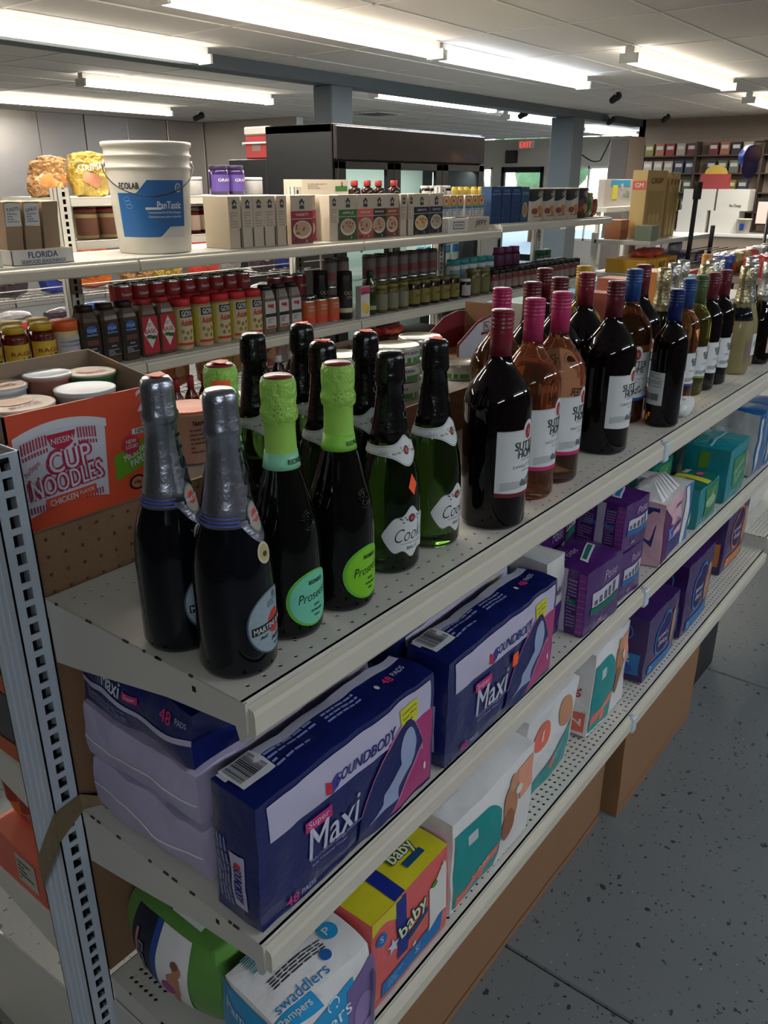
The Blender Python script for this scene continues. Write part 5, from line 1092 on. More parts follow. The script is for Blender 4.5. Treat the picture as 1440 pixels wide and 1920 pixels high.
OC = lambda: can_t('tomato_can', 'x', .036, .112, K(190, 92, 48), words=(('TOMATO', .74, 1.3, .09, WH), ('SAUCE', .62, 1.2, .08, WH)), band=(K(206, 70, 50), .12, .34))
series(OC, [2.232, 2.314, 2.396], 1.985, ZL, ['orange-labelled can standing left of the black canisters, %s' % s for s in ('darkest one', 'middle one', 'nearest the canisters')])
series(OC, [2.255, 2.345], 2.075, ZL, ['orange-labelled can in the back row, left one', 'orange-labelled can in the back row, right one'])
RC = lambda: can_t('red_can', 'x', .033, .10, K(120, 30, 26), words=(('TOMATO', .5, 1.3, .1, WH),))
def tall():
    return jar_t('olive_canister', 'x', 'canister', .037, .215, K(22, 22, 24, .3), DB, K(26, 26, 28), .006, .99, lidR=.037, words=(('OLIVE', .56, 1.1, .07, K(170, 160, 120)), ('OIL', .47, .7, .06, K(170, 160, 120))), shoulder=.92, band=(K(190, 180, 140), .05, .22))
series(tall, [2.490], 1.985, ZL, ['tall black olive canister in the front row beside the thin yellow mix box']); series(tall, [2.435], 2.085, ZL, ['tall black olive canister standing in the second row'])
def jiffy(q, P, t): F = P.face('F'); q.patch(F, -.031, .031, .035, .068, K(200, 60, 80), 1, 1, .0006); q.txt(F, 'JIFFY', 0, .040, .05, .018, K(30, 60, 140), .0016); q.ell(F, .008, -.035, .018, .022, K(224, 180, 40), .0012, 10, 1); q.ell(F, -.006, -.02, .016, .02, K(230, 196, 70), .0014, 10, 1)
series(lambda: box_t('mix_box', 'x', 'box', .064, .035, .142, WH, jiffy), [2.588], 1.955, ZL, ['thin muffin mix box with yellow print on the jar shelf'])
series(lambda: jar_t('oil_bottle', 'x', 'bottle', .030, .205, 'oil_green', K(20, 60, 40), K(150, 160, 120), .030, .45, lidR=.017, shoulder=.6), [2.668], 1.975, ZL, ['slim green oil bottle right of the thin mix box'])
OL = lambda: jar_t('olive_jar', 'x', 'jar', .036, .132, 'pickle', K(116, 114, 52), K(120, 118, 96), .016, .88)
series(OL, [2.750, 2.840, 2.925], 1.975, ZL, ['%s olive jar with yellow-green lid in the front row' % s for s in ('leftmost', 'second', 'third')]); series(OL, [2.79, 2.88], 2.065, ZL, ['olive jar in the second row, left one', 'olive jar in the second row, right one'])
JM = lambda: jar_t('preserve_jar', 'x', 'jar', .037, .128, 'dark_jam', K(108, 104, 52), K(120, 112, 48), .014, .93, words=(('JAM', .45, .8, .1, BK),))
jx = [3.025, 3.115, 3.205, 3.30, 3.395]; series(JM, jx, 1.975, ZL, ['%s dark preserve jar with yellow label, right of the olives' % s for s in ORD[:5]]); series(JM, [3.07, 3.16, 3.25], 2.065, ZL, ['%s preserve jar of the second row' % s for s in ('left', 'middle', 'right')])
series(lambda: jar_t('white_lid_jar', 'x', 'jar', .032, .10, 'dark_jam', WH, K(170, 168, 166), .014, .9), [3.505], 1.965, ZL, ['small dark jar with a white lid near the right end of the jar shelf'])
PKJ = lambda: jar_t('pickle_jar', 'x', 'jar', .044, .142, 'pickle', K(112, 110, 50), K(104, 98, 56), .016, .9)
series(PKJ, [3.61, 3.715], 1.98, ZL, ['left of two large pickle jars before the black-capped spices', 'right of two large pickle jars before the black-capped spices'])
SB = lambda: jar_t('small_spice', 'x', 'jar', .030, .122, 'spice_brown', DB, K(140, 120, 112), .020, .9, band=(K(120, 44, 40), .7, 1.))
series(SB, [3.83+.078*i for i in range(15)], 1.975, ZL, 'small black-capped spice jar in the front row of the far stretch', group='black-capped spice jars on the far stretch of the jar shelf')
series(SB, [3.87+.078*i for i in range(14)], 2.055, ZL, 'black-capped spice jar in the second row of the far stretch', group='second row of black-capped spice jars')
# second row cans
def soup(): return can_t('soup_can', 'x', .034, .118, K(150, 34, 34), words=(("Campbell's", .70, 1.3, .12, WH),), band=(K(190, 184, 170), .08, .42))
xs = [1.41+.076*i for i in range(9)]
series(soup, xs, 2.165, ZL, 'red and white soup can in the lower tier behind the spice jars', group='lower tier of soup cans'); series(soup, xs, 2.165, ZL+.1195, 'red and white soup can in the upper tier behind the spice jars', group='upper tier of soup cans'); series(soup, [x+.03 for x in xs], 2.235, ZL+.1195, 'soup can in the upper tier, back row', group='back row of soup cans')
series(soup, [x+.03 for x in xs], 2.235, ZL, 'soup can in the lower tier, back row', group='back lower row of soup cans')
def vcan(): return can_t('vegetable_can', 'x', .036, .125, K(112, 102, 96), band=(K(126, 66, 60), .2, .5))
for rowz, nm in ((ZL, 'lower'), (ZL+.1265, 'upper')):
    series(vcan, [2.62, 2.71], 2.19, rowz, ['%s tier grey and red can left of the fridge glow, %s' % (nm, s) for s in ('left one', 'right one')])
    series(vcan, [2.93+.093*i for i in range(7)], 2.19, rowz, 'grey and red vegetable can in the %s tier behind the olive jars' % nm, group='%s tier of vegetable cans' % nm)
series(RC, [2.22, 2.30, 2.38], 2.17, ZL, ['%s red can behind the orange-labelled cans' % s for s in ('left', 'middle', 'right')]); series(RC, [2.22, 2.30, 2.38], 2.17, ZL+.1015, ['%s upper red can behind the orange-labelled cans' % s for s in ('left', 'middle', 'right')])
series(lambda: jar_t('wipe_canister', 'x', 'canister', .040, .175, WH, K(60, 150, 150), K(120, 150, 156), .03, .92, lidR=.039), [3.72+.098*i for i in range(5)], 2.19, ZL, ['%s white canister with teal lid on the jar shelf' % s for s in ORD[:5]])
series(lambda: jar_t('purple_bottle', 'x', 'bottle', .040, .215, K(84, 36, 70, .3), K(120, 50, 90), None, .05, .8), [4.24, 4.34, 4.44], 2.19, ZL, ['%s maroon bottle right of the teal-lidded canisters' % s for s in ('left', 'middle', 'right')])
series(lambda: jar_t('green_jar', 'x', 'jar', .038, .17, K(30, 70, 44, .3), K(30, 90, 50), WH, .03, .9, words=(('RELISH', .4, 1., .08, BK),)), [4.80, 4.89], 2.19, ZL, ['left dark green jar against the bright door', 'right dark green jar against the bright door'])
# --- upper shelf
def tray():
    t = thing('display_tray', 'white display tray printed florida seafood seasonings holding brown packets', 'tray', (.970, 2.01, ZU+.0006)); q = G(); W2, D2, H2 = .105, .085, .046
    q.bbox(-W2, W2, -D2, -D2+.003, 0, H2, WH, c=.0005); q.bbox(-W2, W2, D2-.003, D2, 0, H2, WH, c=.0005); q.bbox(-W2, -W2+.003, -D2, D2, 0, H2, WH, c=.0005); q.bbox(W2-.003, W2, -D2, D2, 0, H2, WH, c=.0005); q.box(-W2, W2, -D2, D2, 0, .002, WH); q.build('tray', t)
    q = G(); S = Flat((0, -D2, 0), (1, 0, 0), (0, 0, 1)); q.txt(S, 'FLORIDA', 0, .030, .10, .018, K(40, 70, 110), .0008, bold=.03); q.txt(S, 'SEAFOOD SEASONINGS', 0, .010, .150, .011, K(40, 70, 110), .0008, bold=.02); q.build('front_lettering', t)
tray()
t = thing('display_tray', 'second white display tray cut off at the far left edge', 'tray', (.745, 2.01, ZU+.0006)); q = G(); q.bbox(-.09, .09, -.085, .085, 0, .05, WH, c=.001); q.build('tray', t); q = G(); q.bbox(-.07, .07, -.06, .06, .05, .13, 'cardboard_pale', c=.002); q.build('divider', t)
for i, x in enumerate((.90, .962, 1.025)):
    t = thing('seasoning_packet', ['brown seasoning packet with printed header at the left of the white tray', 'clear seasoning packet with white header in the middle of the tray', 'brown seasoning packet leaning at the right of the tray'][i], 'packet', (x, 2.01, ZU+.003)); P = Pack(.055, .10, .185, .1, .002, 25, i, -.12)
    q = G(); q.pack(P, {'*': 'cardboard_pale'}, 8); q.build('pouch', t); F = P.face('F'); q = G()
    if i != 2: q.patch(F, -.026, .026, .02, .088, WH, 2, 3, .0016); q.txt(F, 'GARLIC' if i else 'TASTE', 0, .07, .042, .010, K(50, 70, 110), .0022, rot=10); q.lines(F, 0, .045, .04, .03, 4, K(110, 130, 160), .0022)
    else: q.patch(F, -.026, .026, -.085, -.06, K(120, 96, 74), 2, 1, .0016)
    q.build('print', t)
# bucket
t = thing('bucket', 'white plastic pail with blue dish detergent label on the rear gondola', 'bucket', (1.508, 2.065, ZU+.001), R(-36))
q = G(); BPf = [(.126, 0), (.130, .004), (.146, .275), (.146, .283), (.151, .285), (.151, .291), (.1475, .293), (.148, .322), (.154, .324), (.154, .330), (.149, .332), (.150, .355), (.157, .357), (.157, .371), (.150, .372), (.148, .36), (.123, .01), (0, .008)]
M('pail_white', (206, 202, 190), .42, var=.12, vs_=14); q.lathe(BPf, 48, 'pail_white'); q.build('pail', t)
S = Turn([(.130, .004), (.146, .28)], .140); q = G(); LB = K(36, 92, 150, .4)
q.patch(S, -.130, .125, 0, 0, LB, 30, 2, .0008, lo=lambda u: .058+(.0 if u < .02 else min(.035, (u-.02)*.9)), hi=lambda u: .205+(0 if u < -.05 else min(.042, (u+.05)*1.1)))
q.patch(S, .03, .120, .058, .085, K(196, 194, 188), 10, 1, .0010, lo=lambda u: .056, hi=lambda u: .056+min(.032, (u-.03)*.9)); q.build('label', t, label='blue wraparound label')
q = G(); q.txt(S, 'ECOLAB', -.078, .228, .075, .020, K(50, 46, 50), .0014, bold=.04); q.txt(S, 'PanTastic', .062, .165, .092, .024, K(200, 206, 214), .0016, bold=.03); q.txt(S, 'Concentrated Pot & Pan Detergent', .045, .140, .125, .010, K(190, 200, 214), .0016); q.txt(S, 'Concentre pour pots et casseroles', .045, .126, .125, .010, K(190, 200, 214), .0016); q.patch(S, -.025, .03, .150, .158, K(200, 206, 210), 4, 1, .0016); q.ell(S, .098, .222, .013, .015, K(196, 200, 204), .0016); q.ell(S, .098, .222, .009, .011, LB, .0020); q.txt(S, 'E', .098, .222, .006, .010, W_, .0024)
for a_ in range(3): q.tube([S(-.092+.012*math.cos(b_)+.004*a_, .185-.012*a_+.007*math.sin(b_), .001) for b_ in [k*.5 for k in range(13)]], .0006, K(120, 160, 200), 4)
q.build('label_lettering', t); q = G()
for sx in (-1, 1): q.lathe([(.010, 0), (.010, .008), (.006, .010), (0, .010)], 10, 'pail_white', Matrix.Translation((sx*.148, 0, .300))@Matrix.Rotation(R(90*sx), 4, 'Y'))
q.build('handle_lug', t); q = G(); q.tube([(.158*math.cos(a_), -.165*math.sin(a_)*.98, .300-.105*math.sin(a_)) for a_ in [math.pi*k/24 for k in range(25)] if True], .0022, 'black_wire', 6); hb = q.build('bail', t, label='thin wire bail hanging round the front')
# cereal boxes
OAT = K(190, 178, 158)
def head(q, F, cu, cv, s): q.ell(F, cu, cv, .014*s, .009*s, K(50, 46, 46), .0010, 10, 1); q.patch(F, cu-.017*s, cu+.017*s, cv+.004*s, cv+.0065*s, K(50, 46, 46), 1, 1, .0012); q.ell(F, cu, cv+.009*s, .008*s, .007*s, K(50, 46, 46), .0013, 8, 1); q.ell(F, cu, cv-.003*s, .006*s, .007*s, K(196, 170, 150), .0016, 8, 1); q.patch(F, cu-.014*s, cu+.014*s, cv-.024*s, cv-.010*s, K(60, 56, 58), 1, 1, .0012)
def oat_side(q, P, t):
    F = P.face('F'); head(q, F, 0, .070, .8); q.lines(F, -.004, .01, .036, .06, 6, K(160, 140, 120), .0008, 3); q.patch(F, .021, .027, -.092, -.02, K(60, 40, 34), 1, 1, .0010)
series(lambda: box_t('oatmeal_box', 'x', 'box', .060, .150, .192, OAT, oat_side), [1.79+.0625*i for i in range(5)], 2.005, ZU, ['%s of five oatmeal boxes showing their narrow sides' % s for s in ORD[:5]])
def oat(color, word, bowl=(180, 150, 120)):
    def fr(q, P, t):
        F = P.face('F'); w_, h_ = P.dim('F'); head(q, F, 0, .066, 1.); q.patch(F, -w_/2, w_/2, .005, .034, K(*color), 1, 1, .0008); q.txt(F, word, 0, .020, w_*.6, .009, W_, .0014)
        q.patch(F, -w_/2, w_/2, -h_/2+.002, .002, K(int(color[0]*.8), int(color[1]*.6+20), int(color[2]*.6+20)), 1, 1, .0006)
        q.ell(F, 0, -.040, w_*.42, .036, K(206, 196, 176), .0010, 14, 1); q.ell(F, 0, -.037, w_*.36, .029, K(*bowl), .0014, 14, 1); rn = random.Random(len(word))
        for k in range(9): q.ell(F, rn.uniform(-.3, .3)*w_, -.037+rn.uniform(-.02, .02), .006, .005, K(*rn.choice([(150, 70, 60), (120, 80, 50), (190, 150, 110)])), .0017+k*1e-5, 6, 1)
        q.txt(F, '8', w_*.18, -.085, .006, .010, W_, .0014); q.patch(F, -w_*.4, -w_*.2, -.09, -.08, K(120, 40, 30), 1, 1, .0012)
    return fr
def oput(x, w_, color, word, lb, y=2.005, z=ZU, bowl=(180, 150, 120)): series(lambda: box_t('oatmeal_box', 'x', 'box', w_, .055, .192, OAT, oat(color, word, bowl)), [x], y, z, [lb])
oput(2.170, .128, (160, 44, 60), 'VARIETY', 'maroon-banded oatmeal box facing front, left one', 1.965); oput(2.275, .10, (190, 60, 96), 'RAISIN', 'magenta-banded oatmeal box overlapping behind the maroon-banded one', 2.03)
series(lambda: box_t('oatmeal_box', 'x', 'box', .060, .150, .190, OAT, oat_side), [2.375], 2.01, ZU, ['oatmeal box showing its narrow side left of the green-banded one'])
oput(2.468, .120, (60, 106, 46), 'APPLE', 'green-banded oatmeal box facing front', 1.965); oput(2.592, .112, (210, 100, 84), 'PEACHES', 'coral-banded oatmeal box facing front', 1.965); oput(2.700, .104, (60, 40, 40), 'BROWN SUGAR', 'dark-banded oatmeal box facing front', 1.97); oput(2.806, .10, (150, 74, 36), 'CINNAMON', 'brown-banded oatmeal box facing front', 1.975)
series(lambda: box_t('oatmeal_box', 'x', 'box', .050, .150, .190, OAT, oat_side), [2.885, 2.94], 2.01, ZU, ['narrow box side right of the brown-banded oatmeal box', 'narrow box side left of the grits box'])
oput(3.035, .125, (30, 32, 50), 'GRITS', 'navy-banded grits box facing front', 1.965, bowl=(206, 170, 110)); oput(3.185, .11, (40, 40, 56), 'GRITS', 'second navy-banded grits box, partly shaded, next to the mix trays', 1.98, bowl=(170, 160, 140))
series(lambda: box_t('oatmeal_box', 'x', 'box', .035, .150, .190, OAT, oat_side), [3.109], 2.03, ZU, ['thin narrow-sided box wedged between the two grits boxes'])
def trayf(txt):
    def fr(q, P, t):
        F = P.face('F')
        if txt: q.txt(F, txt, .02, 0, .11, .035, K(60, 56, 56), .001, shear=.1, bold=.03)
        else: q.patch(F, -.05, .05, -.018, .018, BK, 1, 1, .0008); q.patch(F, -.046, .046, -.014, .014, WH, 1, 1, .0012); q.txt(F, 'MUFFIN', 0, 0, .07, .014, K(60, 56, 56), .0016)
    return fr
series(lambda: box_t('mix_tray', 'x', 'tray', .175, .12, .066, WH, trayf('')), [3.345], 1.975, ZU, ['white mix tray with a black framed mark']); series(lambda: box_t('mix_tray', 'x', 'tray', .205, .12, .070, OAT, trayf('JIFFY')), [3.545], 1.975, ZU, ['beige tray lettered jiffy at the end of the upper shelf'])
def soda(q, P, t): F = P.face('F'); w_, h_ = P.dim('F'); q.patch(F, -w_/2, w_/2, .0, h_/2, K(206, 150, 60), 1, 1, .0008); q.ell(F, 0, h_*.25, w_*.3, w_*.3, WH, .0014, 10, 1); q.ell(F, 0, h_*.25, w_*.18, w_*.18, K(190, 80, 50), .0018, 10, 1); q.patch(F, -w_/2, w_/2, -.012, 0, K(40, 130, 170), 1, 1, .001); q.lines(F, 0, -h_*.28, w_*.7, h_*.3, 3, K(60, 120, 150), .0012)
series(lambda: box_t('soda_box', 'x', 'box', .060, .05, .108, WH, soda), [3.285, 3.352, 3.419, 3.50, 3.567, 3.63], 1.985, ZU+.0715, ['%s orange-topped baking box standing on the mix trays' % s for s in ORD[:6]])
# raised shelf: blue boxes and canisters
ZR = 1.4955
def pasta(q, P, t): F = P.face('F'); q.patch(F, -.045, .045, .055, .060, K(120, 160, 190), 1, 1, .001); [q.ell(F, 0, -.02-.03*k, .035, .010, K(24, 56, 100), .001, 10, 1) for k in range(3)]; q.txt(F, 'PENNE', 0, .075, .06, .010, K(110, 150, 190), .001)
series(lambda: box_t('pasta_box', 'x', 'box', .104, .07, .195, K(34, 66, 106), pasta), [3.76, 3.872, 3.984], 1.975, ZR, ['%s of three plain blue boxes beside the jiffy tray' % s for s in ('left', 'middle', 'right')])
def cracker(q, P, t): F = P.face('F'); q.ell(F, 0, -.03, .028, .042, K(200, 180, 140), .001, 14, 1); q.ell(F, 0, -.03, .022, .034, K(170, 130, 80), .0014, 14, 1); q.txt(F, 'BUTTER', 0, .06, .06, .014, K(150, 180, 180), .001)
series(lambda: box_t('cracker_box', 'x', 'box', .085, .06, .193, K(50, 84, 110), cracker), [4.085], 1.965, ZR, ['teal-blue cracker box with an oval picture, right of three blue boxes'])
def canister4(dark=False):
    def mk():
        t = thing('drink_canister', 'x', 'canister'); Rr = .070; q = G(); q.lathe([(Rr-.002, 0), (Rr, .003), (Rr, .183), (Rr-.003, .186), (0, .186)], 28, K(190, 178, 160) if not dark else K(70, 46, 36)); q.build('body', t); S = Turn([(Rr, 0), (Rr, .19)], Rr); q = G()
        q.patch(S, -.20, .20, 0, 0, K(26, 24, 26), 30, 1, .0008, lo=lambda u: .122+.012*math.sin(u*40+1), hi=lambda u: .180); 
        for rr in (.026, .024): q.tube([S(rr*math.cos(a_), .150+rr*math.sin(a_)*.8, .0012) for a_ in [2*math.pi*i/20 for i in range(21)]], .0006, WH, 4)
        q.txt(S, '4C', 0, .150, .034, .030, WH, .0016, bold=0.02)
        for u, v, r, m in ((-.045, .055, .020, (130, 60, 46)), (-.01, .070, .022, (180, 120, 66)), (.02, .060, .022, (190, 134, 80)), (.0, .042, .018, (170, 110, 60)), (.035, .045, .014, (150, 90, 50))): q.ell(S, u, v, r, r*.9, K(*m), .001+r*.02, 10, 1)
        q.patch(S, -.05, .05, .024, .028, K(90, 60, 40), 6, 1, .0016); q.build('print', t); return t
    return mk
series(canister4(), [4.245, 4.40, 4.555], 1.985, ZR, ['%s of three black-topped white canisters' % s for s in ('left', 'middle', 'right')]); series(canister4(), [4.72], 1.975, ZR, ['black-topped white canister standing alone beside the dark brown one']); series(canister4(True), [4.875], 1.985, ZR, ['dark brown canister beside the shiny green bag'])
t, P = soft('candy_bag', 'shiny dark green bag at the end of the raised shelf', 'bag', .13, .06, .165, (5.03, 1.99, ZR), 0, {'*': F_((20, 90, 44), .25, 'foil_green_bag', .8, 60, .01)}, .35, .008, 24, 3, 12); q = G(); q.patch(P.face('T'), -.06, .06, -.004, .004, 'foil_green_bag', 4, 1, .006); q.build('crimped_top', t)
t, P = soft('candy_bag', 'small red bag next to the shiny green bag', 'bag', .07, .05, .12, (5.135, 1.99, ZR), 0, {'*': F_((130, 40, 36), .3, 'foil_red_bag', .8, 60, .01)}, .35, .006, 24, 4, 10); q = G(); q.patch(P.face('T'), -.03, .03, -.004, .004, 'foil_red_bag', 4, 1, .006); q.build('crimped_top', t)
# --- back side of the rear gondola
def bag(name, label, W, Dp, H, loc, rz, mat, word=None, seed=1, wc=None, cat='chip bag', lean=0., tz=0.):
    o, P = soft(name, label, cat, W, Dp, H, loc, rz, {'*': mat}, .22, .014, 18, seed, 18, lean); F = P.face('F'); q = G()
    q.patch(P.face('T'), -W*.42, W*.42, -.002, .002, mat, 8, 1, .0, ) ; q.add([F(-W*.46, H*.46, -.01), F(W*.46, H*.46, -.01), F(W*.48, H*.56, -.012), F(-W*.48, H*.56, -.012)], [(0, 1, 2, 3)], mat); q.build('crimped_top', o)
    q = G(); q.ell(F, 0, -H*.1, W*.3, H*.2, wc or K(200, 120, 60), .003, 12, 4)
    if word: q.txt(F, word, 0, H*.22, W*.8, H*.14, W_, .005, rot=6)
    q.build('print', o); return o
F_((160, 116, 66), .28, 'foil_amber', .9, 45, .03); F_((176, 148, 60), .28, 'foil_yellow', .9, 45, .03); F_((180, 60, 50), .3, 'foil_red', .7, 60, .01); F_((40, 60, 140), .3, 'foil_blue', .7, 60, .01); F_((180, 90, 36), .3, 'foil_orange', .7, 60, .01); F_((60, 50, 60), .3, 'foil_dark', .7, 60, .01); F_((150, 148, 150), .3, 'foil_pale', .7, 60, .01)
bag('chip_bag', 'amber chip bag on the top shelf left of the bucket', .12, .06, .125, (1.36, 2.50, 1.656), -8, 'foil_amber', None, 1)
bag('chip_bag', 'second amber chip bag behind the yellow one on the top shelf', .10, .06, .145, (1.44, 2.58, 1.656), 6, 'foil_amber', None, 2)
bag('chip_bag', 'yellow chip bag with purple lettering leaning by the white bucket', .14, .06, .155, (1.525, 2.47, 1.656), -12, 'foil_yellow', 'GRIMZ', 3, K(190, 130, 100))
series(lambda: jar_t('jelly_jar', 'x', 'jar', .045, .125, 'plum_jar', K(40, 26, 60), K(80, 60, 128), .022, .86, words=(('GRAPE', .5, 1., .1, WH),)), [2.205, 2.302], 2.48, 1.656, ['left purple jelly jar right of the bucket', 'right purple jelly jar right of the bucket'])
series(lambda: jar_t('spread_tub', 'x', 'tub', .055, .075, K(150, 148, 146), WH, None, .012, .96, lidR=.056), [2.05, 2.42], 2.50, 1.656, ['grey tub left of the purple jelly jars', 'pale tub right of the purple jelly jars'])
def lay(q, P, t): F = P.face('F'); q.lines(F, -.05, .03, .16, .03, 3, K(140, 130, 120), .0008); q.patch(F, .07, .16, .005, .030, GR, 1, 1, .0008); head(q, F, .12, .042, .5)
series(lambda: box_t('oatmeal_box', 'x', 'box', .34, .13, .122, OAT, lay), [2.85], 2.47, 1.601, ['oatmeal box lying on its side above the upright cereal boxes'])
SY = lambda: jar_t('syrup_bottle', 'x', 'bottle', .034, .120, 'dark_jam', K(160, 50, 50), K(200, 180, 120), .030, .5, lidR=.02, shoulder=.6)
# flat top rail carries the syrup bottles on the third back bay
shelf_unit(XB+2*L4, 1.60, [.02], dep=.38, L=L4, yoff=2.335+.38, mirror=True, label='top shelf on the back of the rear gondola, right bay')
series(SY, [3.14, 3.25, 3.35, 3.49], 2.46, 1.601, ['%s red-capped syrup bottle above the cereal boxes' % s for s in ORD[:4]])
series(lambda: jar_t('syrup_jug', 'x', 'bottle', .034, .092, 'dark_jam', WH, WH, .02, .75), [3.80, 3.875, 3.95, 4.025], 2.46, 1.601, ['%s white-lidded dark jar above the grits boxes' % s for s in ORD[:4]])
series(lambda: jar_t('juice_bottle', 'x', 'bottle', .028, .085, K(190, 166, 80), K(206, 172, 40), None, .03, .5, lidR=.018), [4.12, 4.19, 4.26, 4.35, 4.43], 2.46, 1.601, ['%s yellow-capped bottle above the mix trays' % s for s in ORD[:5]])
PB = lambda: jar_t('peanut_jar', 'x', 'jar', .045, .115, 'adobo', K(110, 40, 40), K(130, 84, 70), .018, .92)
series(PB, [1.47, 1.57, 1.67, 1.77, 1.87], 2.44, 1.501, ['%s dark-lidded jar on the back shelf, left group behind the bucket' % s for s in ORD[:5]])
series(lambda: jar_t('relish_jar', 'x', 'jar', .042, .110, 'sauce_red', K(60, 40, 40), K(190, 170, 160), .018, .9), [1.99, 2.08, 2.18, 2.28], 2.44, 1.501, ['%s dark red jar on the back shelf right of the bucket' % s for s in ORD[:4]])
# --- low shelf in the dark
HS = lambda: jar_t('hot_sauce', 'x', 'bottle', .028, .24, 'sauce_red', RD, YL, .05, .45, lidR=.014, shoulder=.6)
series(HS, [1.42, 1.49, 1.56, 1.63, 1.70], 2.0, ZM, ['%s red-capped hot sauce bottle in the dark under the jar shelf' % s for s in ORD[:5]])
series(lambda: jar_t('vinegar_bottle', 'x', 'bottle', .034, .24, 'dark_jam', WH, CR, .03, .5, lidR=.018, shoulder=.65), [1.98, 2.07, 2.16, 2.25], 2.02, ZM, ['%s white-capped vinegar bottle in the dark under the jar shelf' % s for s in ORD[:4]])
for i, (x, w_, h_, c, lb) in enumerate(((2.62, .24, .20, (90, 50, 34), 'brown carton on the low dark shelf, left one'), (2.90, .24, .23, (84, 44, 30), 'brown carton on the low dark shelf under a red packet'), (3.22, .26, .21, (70, 40, 30), 'brown carton on the low dark shelf, right one'), (3.52, .26, .17, (190, 170, 130), 'cream carton with blue edge on the low dark shelf'))):
    o = box_t('stock_carton', lb, 'box', w_, .22, h_, K(*c)); o.location = (x, 2.05, ZM+.0006)
for i, (x, z, c, lb) in enumerate(((2.86, ZM+.2315, (150, 40, 36), 'red packet lying on the brown carton'), (3.50, ZM+.1715, (120, 40, 50), 'dark red packet lying on the cream carton'))):
    o = bag('snack_packet', lb, .20, .14, .035, (x, 2.03, z), 5, 'foil_red', None, 5+i)
bag('snack_packet', 'green packet in the dark above the white display box', .16, .1, .12, (3.78, 2.05, ZM+.001), 10, 'foil_green_bag', None, 9)

# ================================================================== FAR SIDE OF THE FRONT GONDOLA
ZO = 1.2455
t = thing('noodle_carton', 'open orange noodle carton with a large printed cup, left above the pegboard', 'carton', (.162, .570, ZO))
q = G(); W2, D2 = .129, .093; OR = K(206, 78, 48, .5); wt = .003
q.box(-W2, W2, -D2, D2, 0, .003, 'cardboard'); q.build('base', t); q = G(); q.box(-W2, W2, -D2, -D2+wt, 0, .174, OR); q.build('front_panel', t)
q = G(); q.box(-W2, W2, D2-wt, D2, 0, .205, 'cardboard_pale'); q.build('back_panel', t)
for sx in (-1, 1):
    q = G(); q.prism([(-D2, 0), (D2, 0), (D2, .205), (-D2+.02, .180), (-D2, .174)], sx*(W2-wt/2)-wt/2, sx*(W2-wt/2)+wt/2, 'cardboard_pale', lambda a, b, h: Vector((h, a, b))); q.build('side_panel', t)
q = G(); S = Flat((0, -D2, .087), (1, 0, 0), (0, 0, 1)); CW = K(196, 198, 208, .5)
q.patch(S, -.122, .022, 0, 0, CW, 10, 1, .0005, lo=lambda u: -.066+.012*(1-((u+.05)/.072)**2), hi=lambda u: .050+.016*(1-((u+.05)/.072)**2)); q.poly(S, [(-.129, -.087), (-.112, -.087), (-.122, .05), (-.129, .05)], OR, .0009); q.poly(S, [(.022, .055), (.030, .055), (.030, -.08), (.013, -.08)], OR, .0009)
q.patch(S, -.122, .024, 0, 0, K(206, 208, 214, .5), 10, 1, .0012, lo=lambda u: .042+.014*(1-((u+.05)/.073)**2), hi=lambda u: .054+.014*(1-((u+.05)/.073)**2))
q.patch(S, -.072, -.028, 0, 0, K(176, 36, 66), 8, 1, .0016, lo=lambda u: .045-.020*math.sqrt(max(0, 1-((u+.05)/.022)**2)), hi=lambda u: .049)
for k in range(26):
    u = -.112+.0046*k
    if -.074 < u < -.027: continue
    if u > .012: break
    dz = .010*(1-((u+.05)/.07)**2); q.poly(S, [(u, .026+dz), (u+.0022, .026+dz), (u+.0022, .042+dz), (u, .042+dz)], K(176, 36, 66), .0014); q.poly(S, [(u, .017+dz), (u+.0022, .017+dz), (u+.0022, .023+dz), (u, .023+dz)], K(176, 36, 66), .0014)
    if k > 18 or k < 8: q.poly(S, [(u, -.058), (u+.0022, -.058), (u+.0022, -.048), (u, -.048)], K(150, 40, 90), .0014)
q.build('cup_print', t, label='large printed noodle cup')
q = G(); q.txt(S, 'NISSIN', -.050, .0385, .034, .009, W_, .0020, bold=.01)
for (s_, u, v, w_, h_) in (('CUP', -.042, .009, .066, .030), ('NOODLES', -.050, -.021, .112, .027)):
    q.txt(S, s_, u, v, w_*1.03, h_*1.06, K(170, 32, 70), .0018, rot=3, bold=.11); q.txt(S, s_, u, v, w_, h_, K(206, 200, 208), .0028, rot=3, bold=.012)
q.patch(S, -.088, -.006, 0, 0, OR, 6, 1, .0018, lo=lambda u: -.054+u*.03, hi=lambda u: -.039+u*.03); q.txt(S, 'CHICKEN', -.060, -.0485, .044, .009, K(206, 206, 212), .0024, rot=2); q.txt(S, 'FLAVOR', -.022, -.046, .024, .0055, K(206, 206, 212), .0024, rot=2, bold=0); q.txt(S, 'The Original', -.100, .006, .028, .010, K(176, 36, 66), .002, rot=35, bold=0)
q.build('front_lettering', t)
q = G(); q.patch(S, .030, .129, 0, 0, K(96, 150, 30), 6, 1, .0008, lo=lambda u: -.048+(u-.03)*.28, hi=lambda u: -.008+(u-.03)*.28); q.txt(S, 'MICROWAVABLE', .085, -.006, .078, .011, W_, .0014, rot=15); q.txt(S, 'PAPER CUP', .085, -.020, .056, .011, W_, .0014, rot=15)
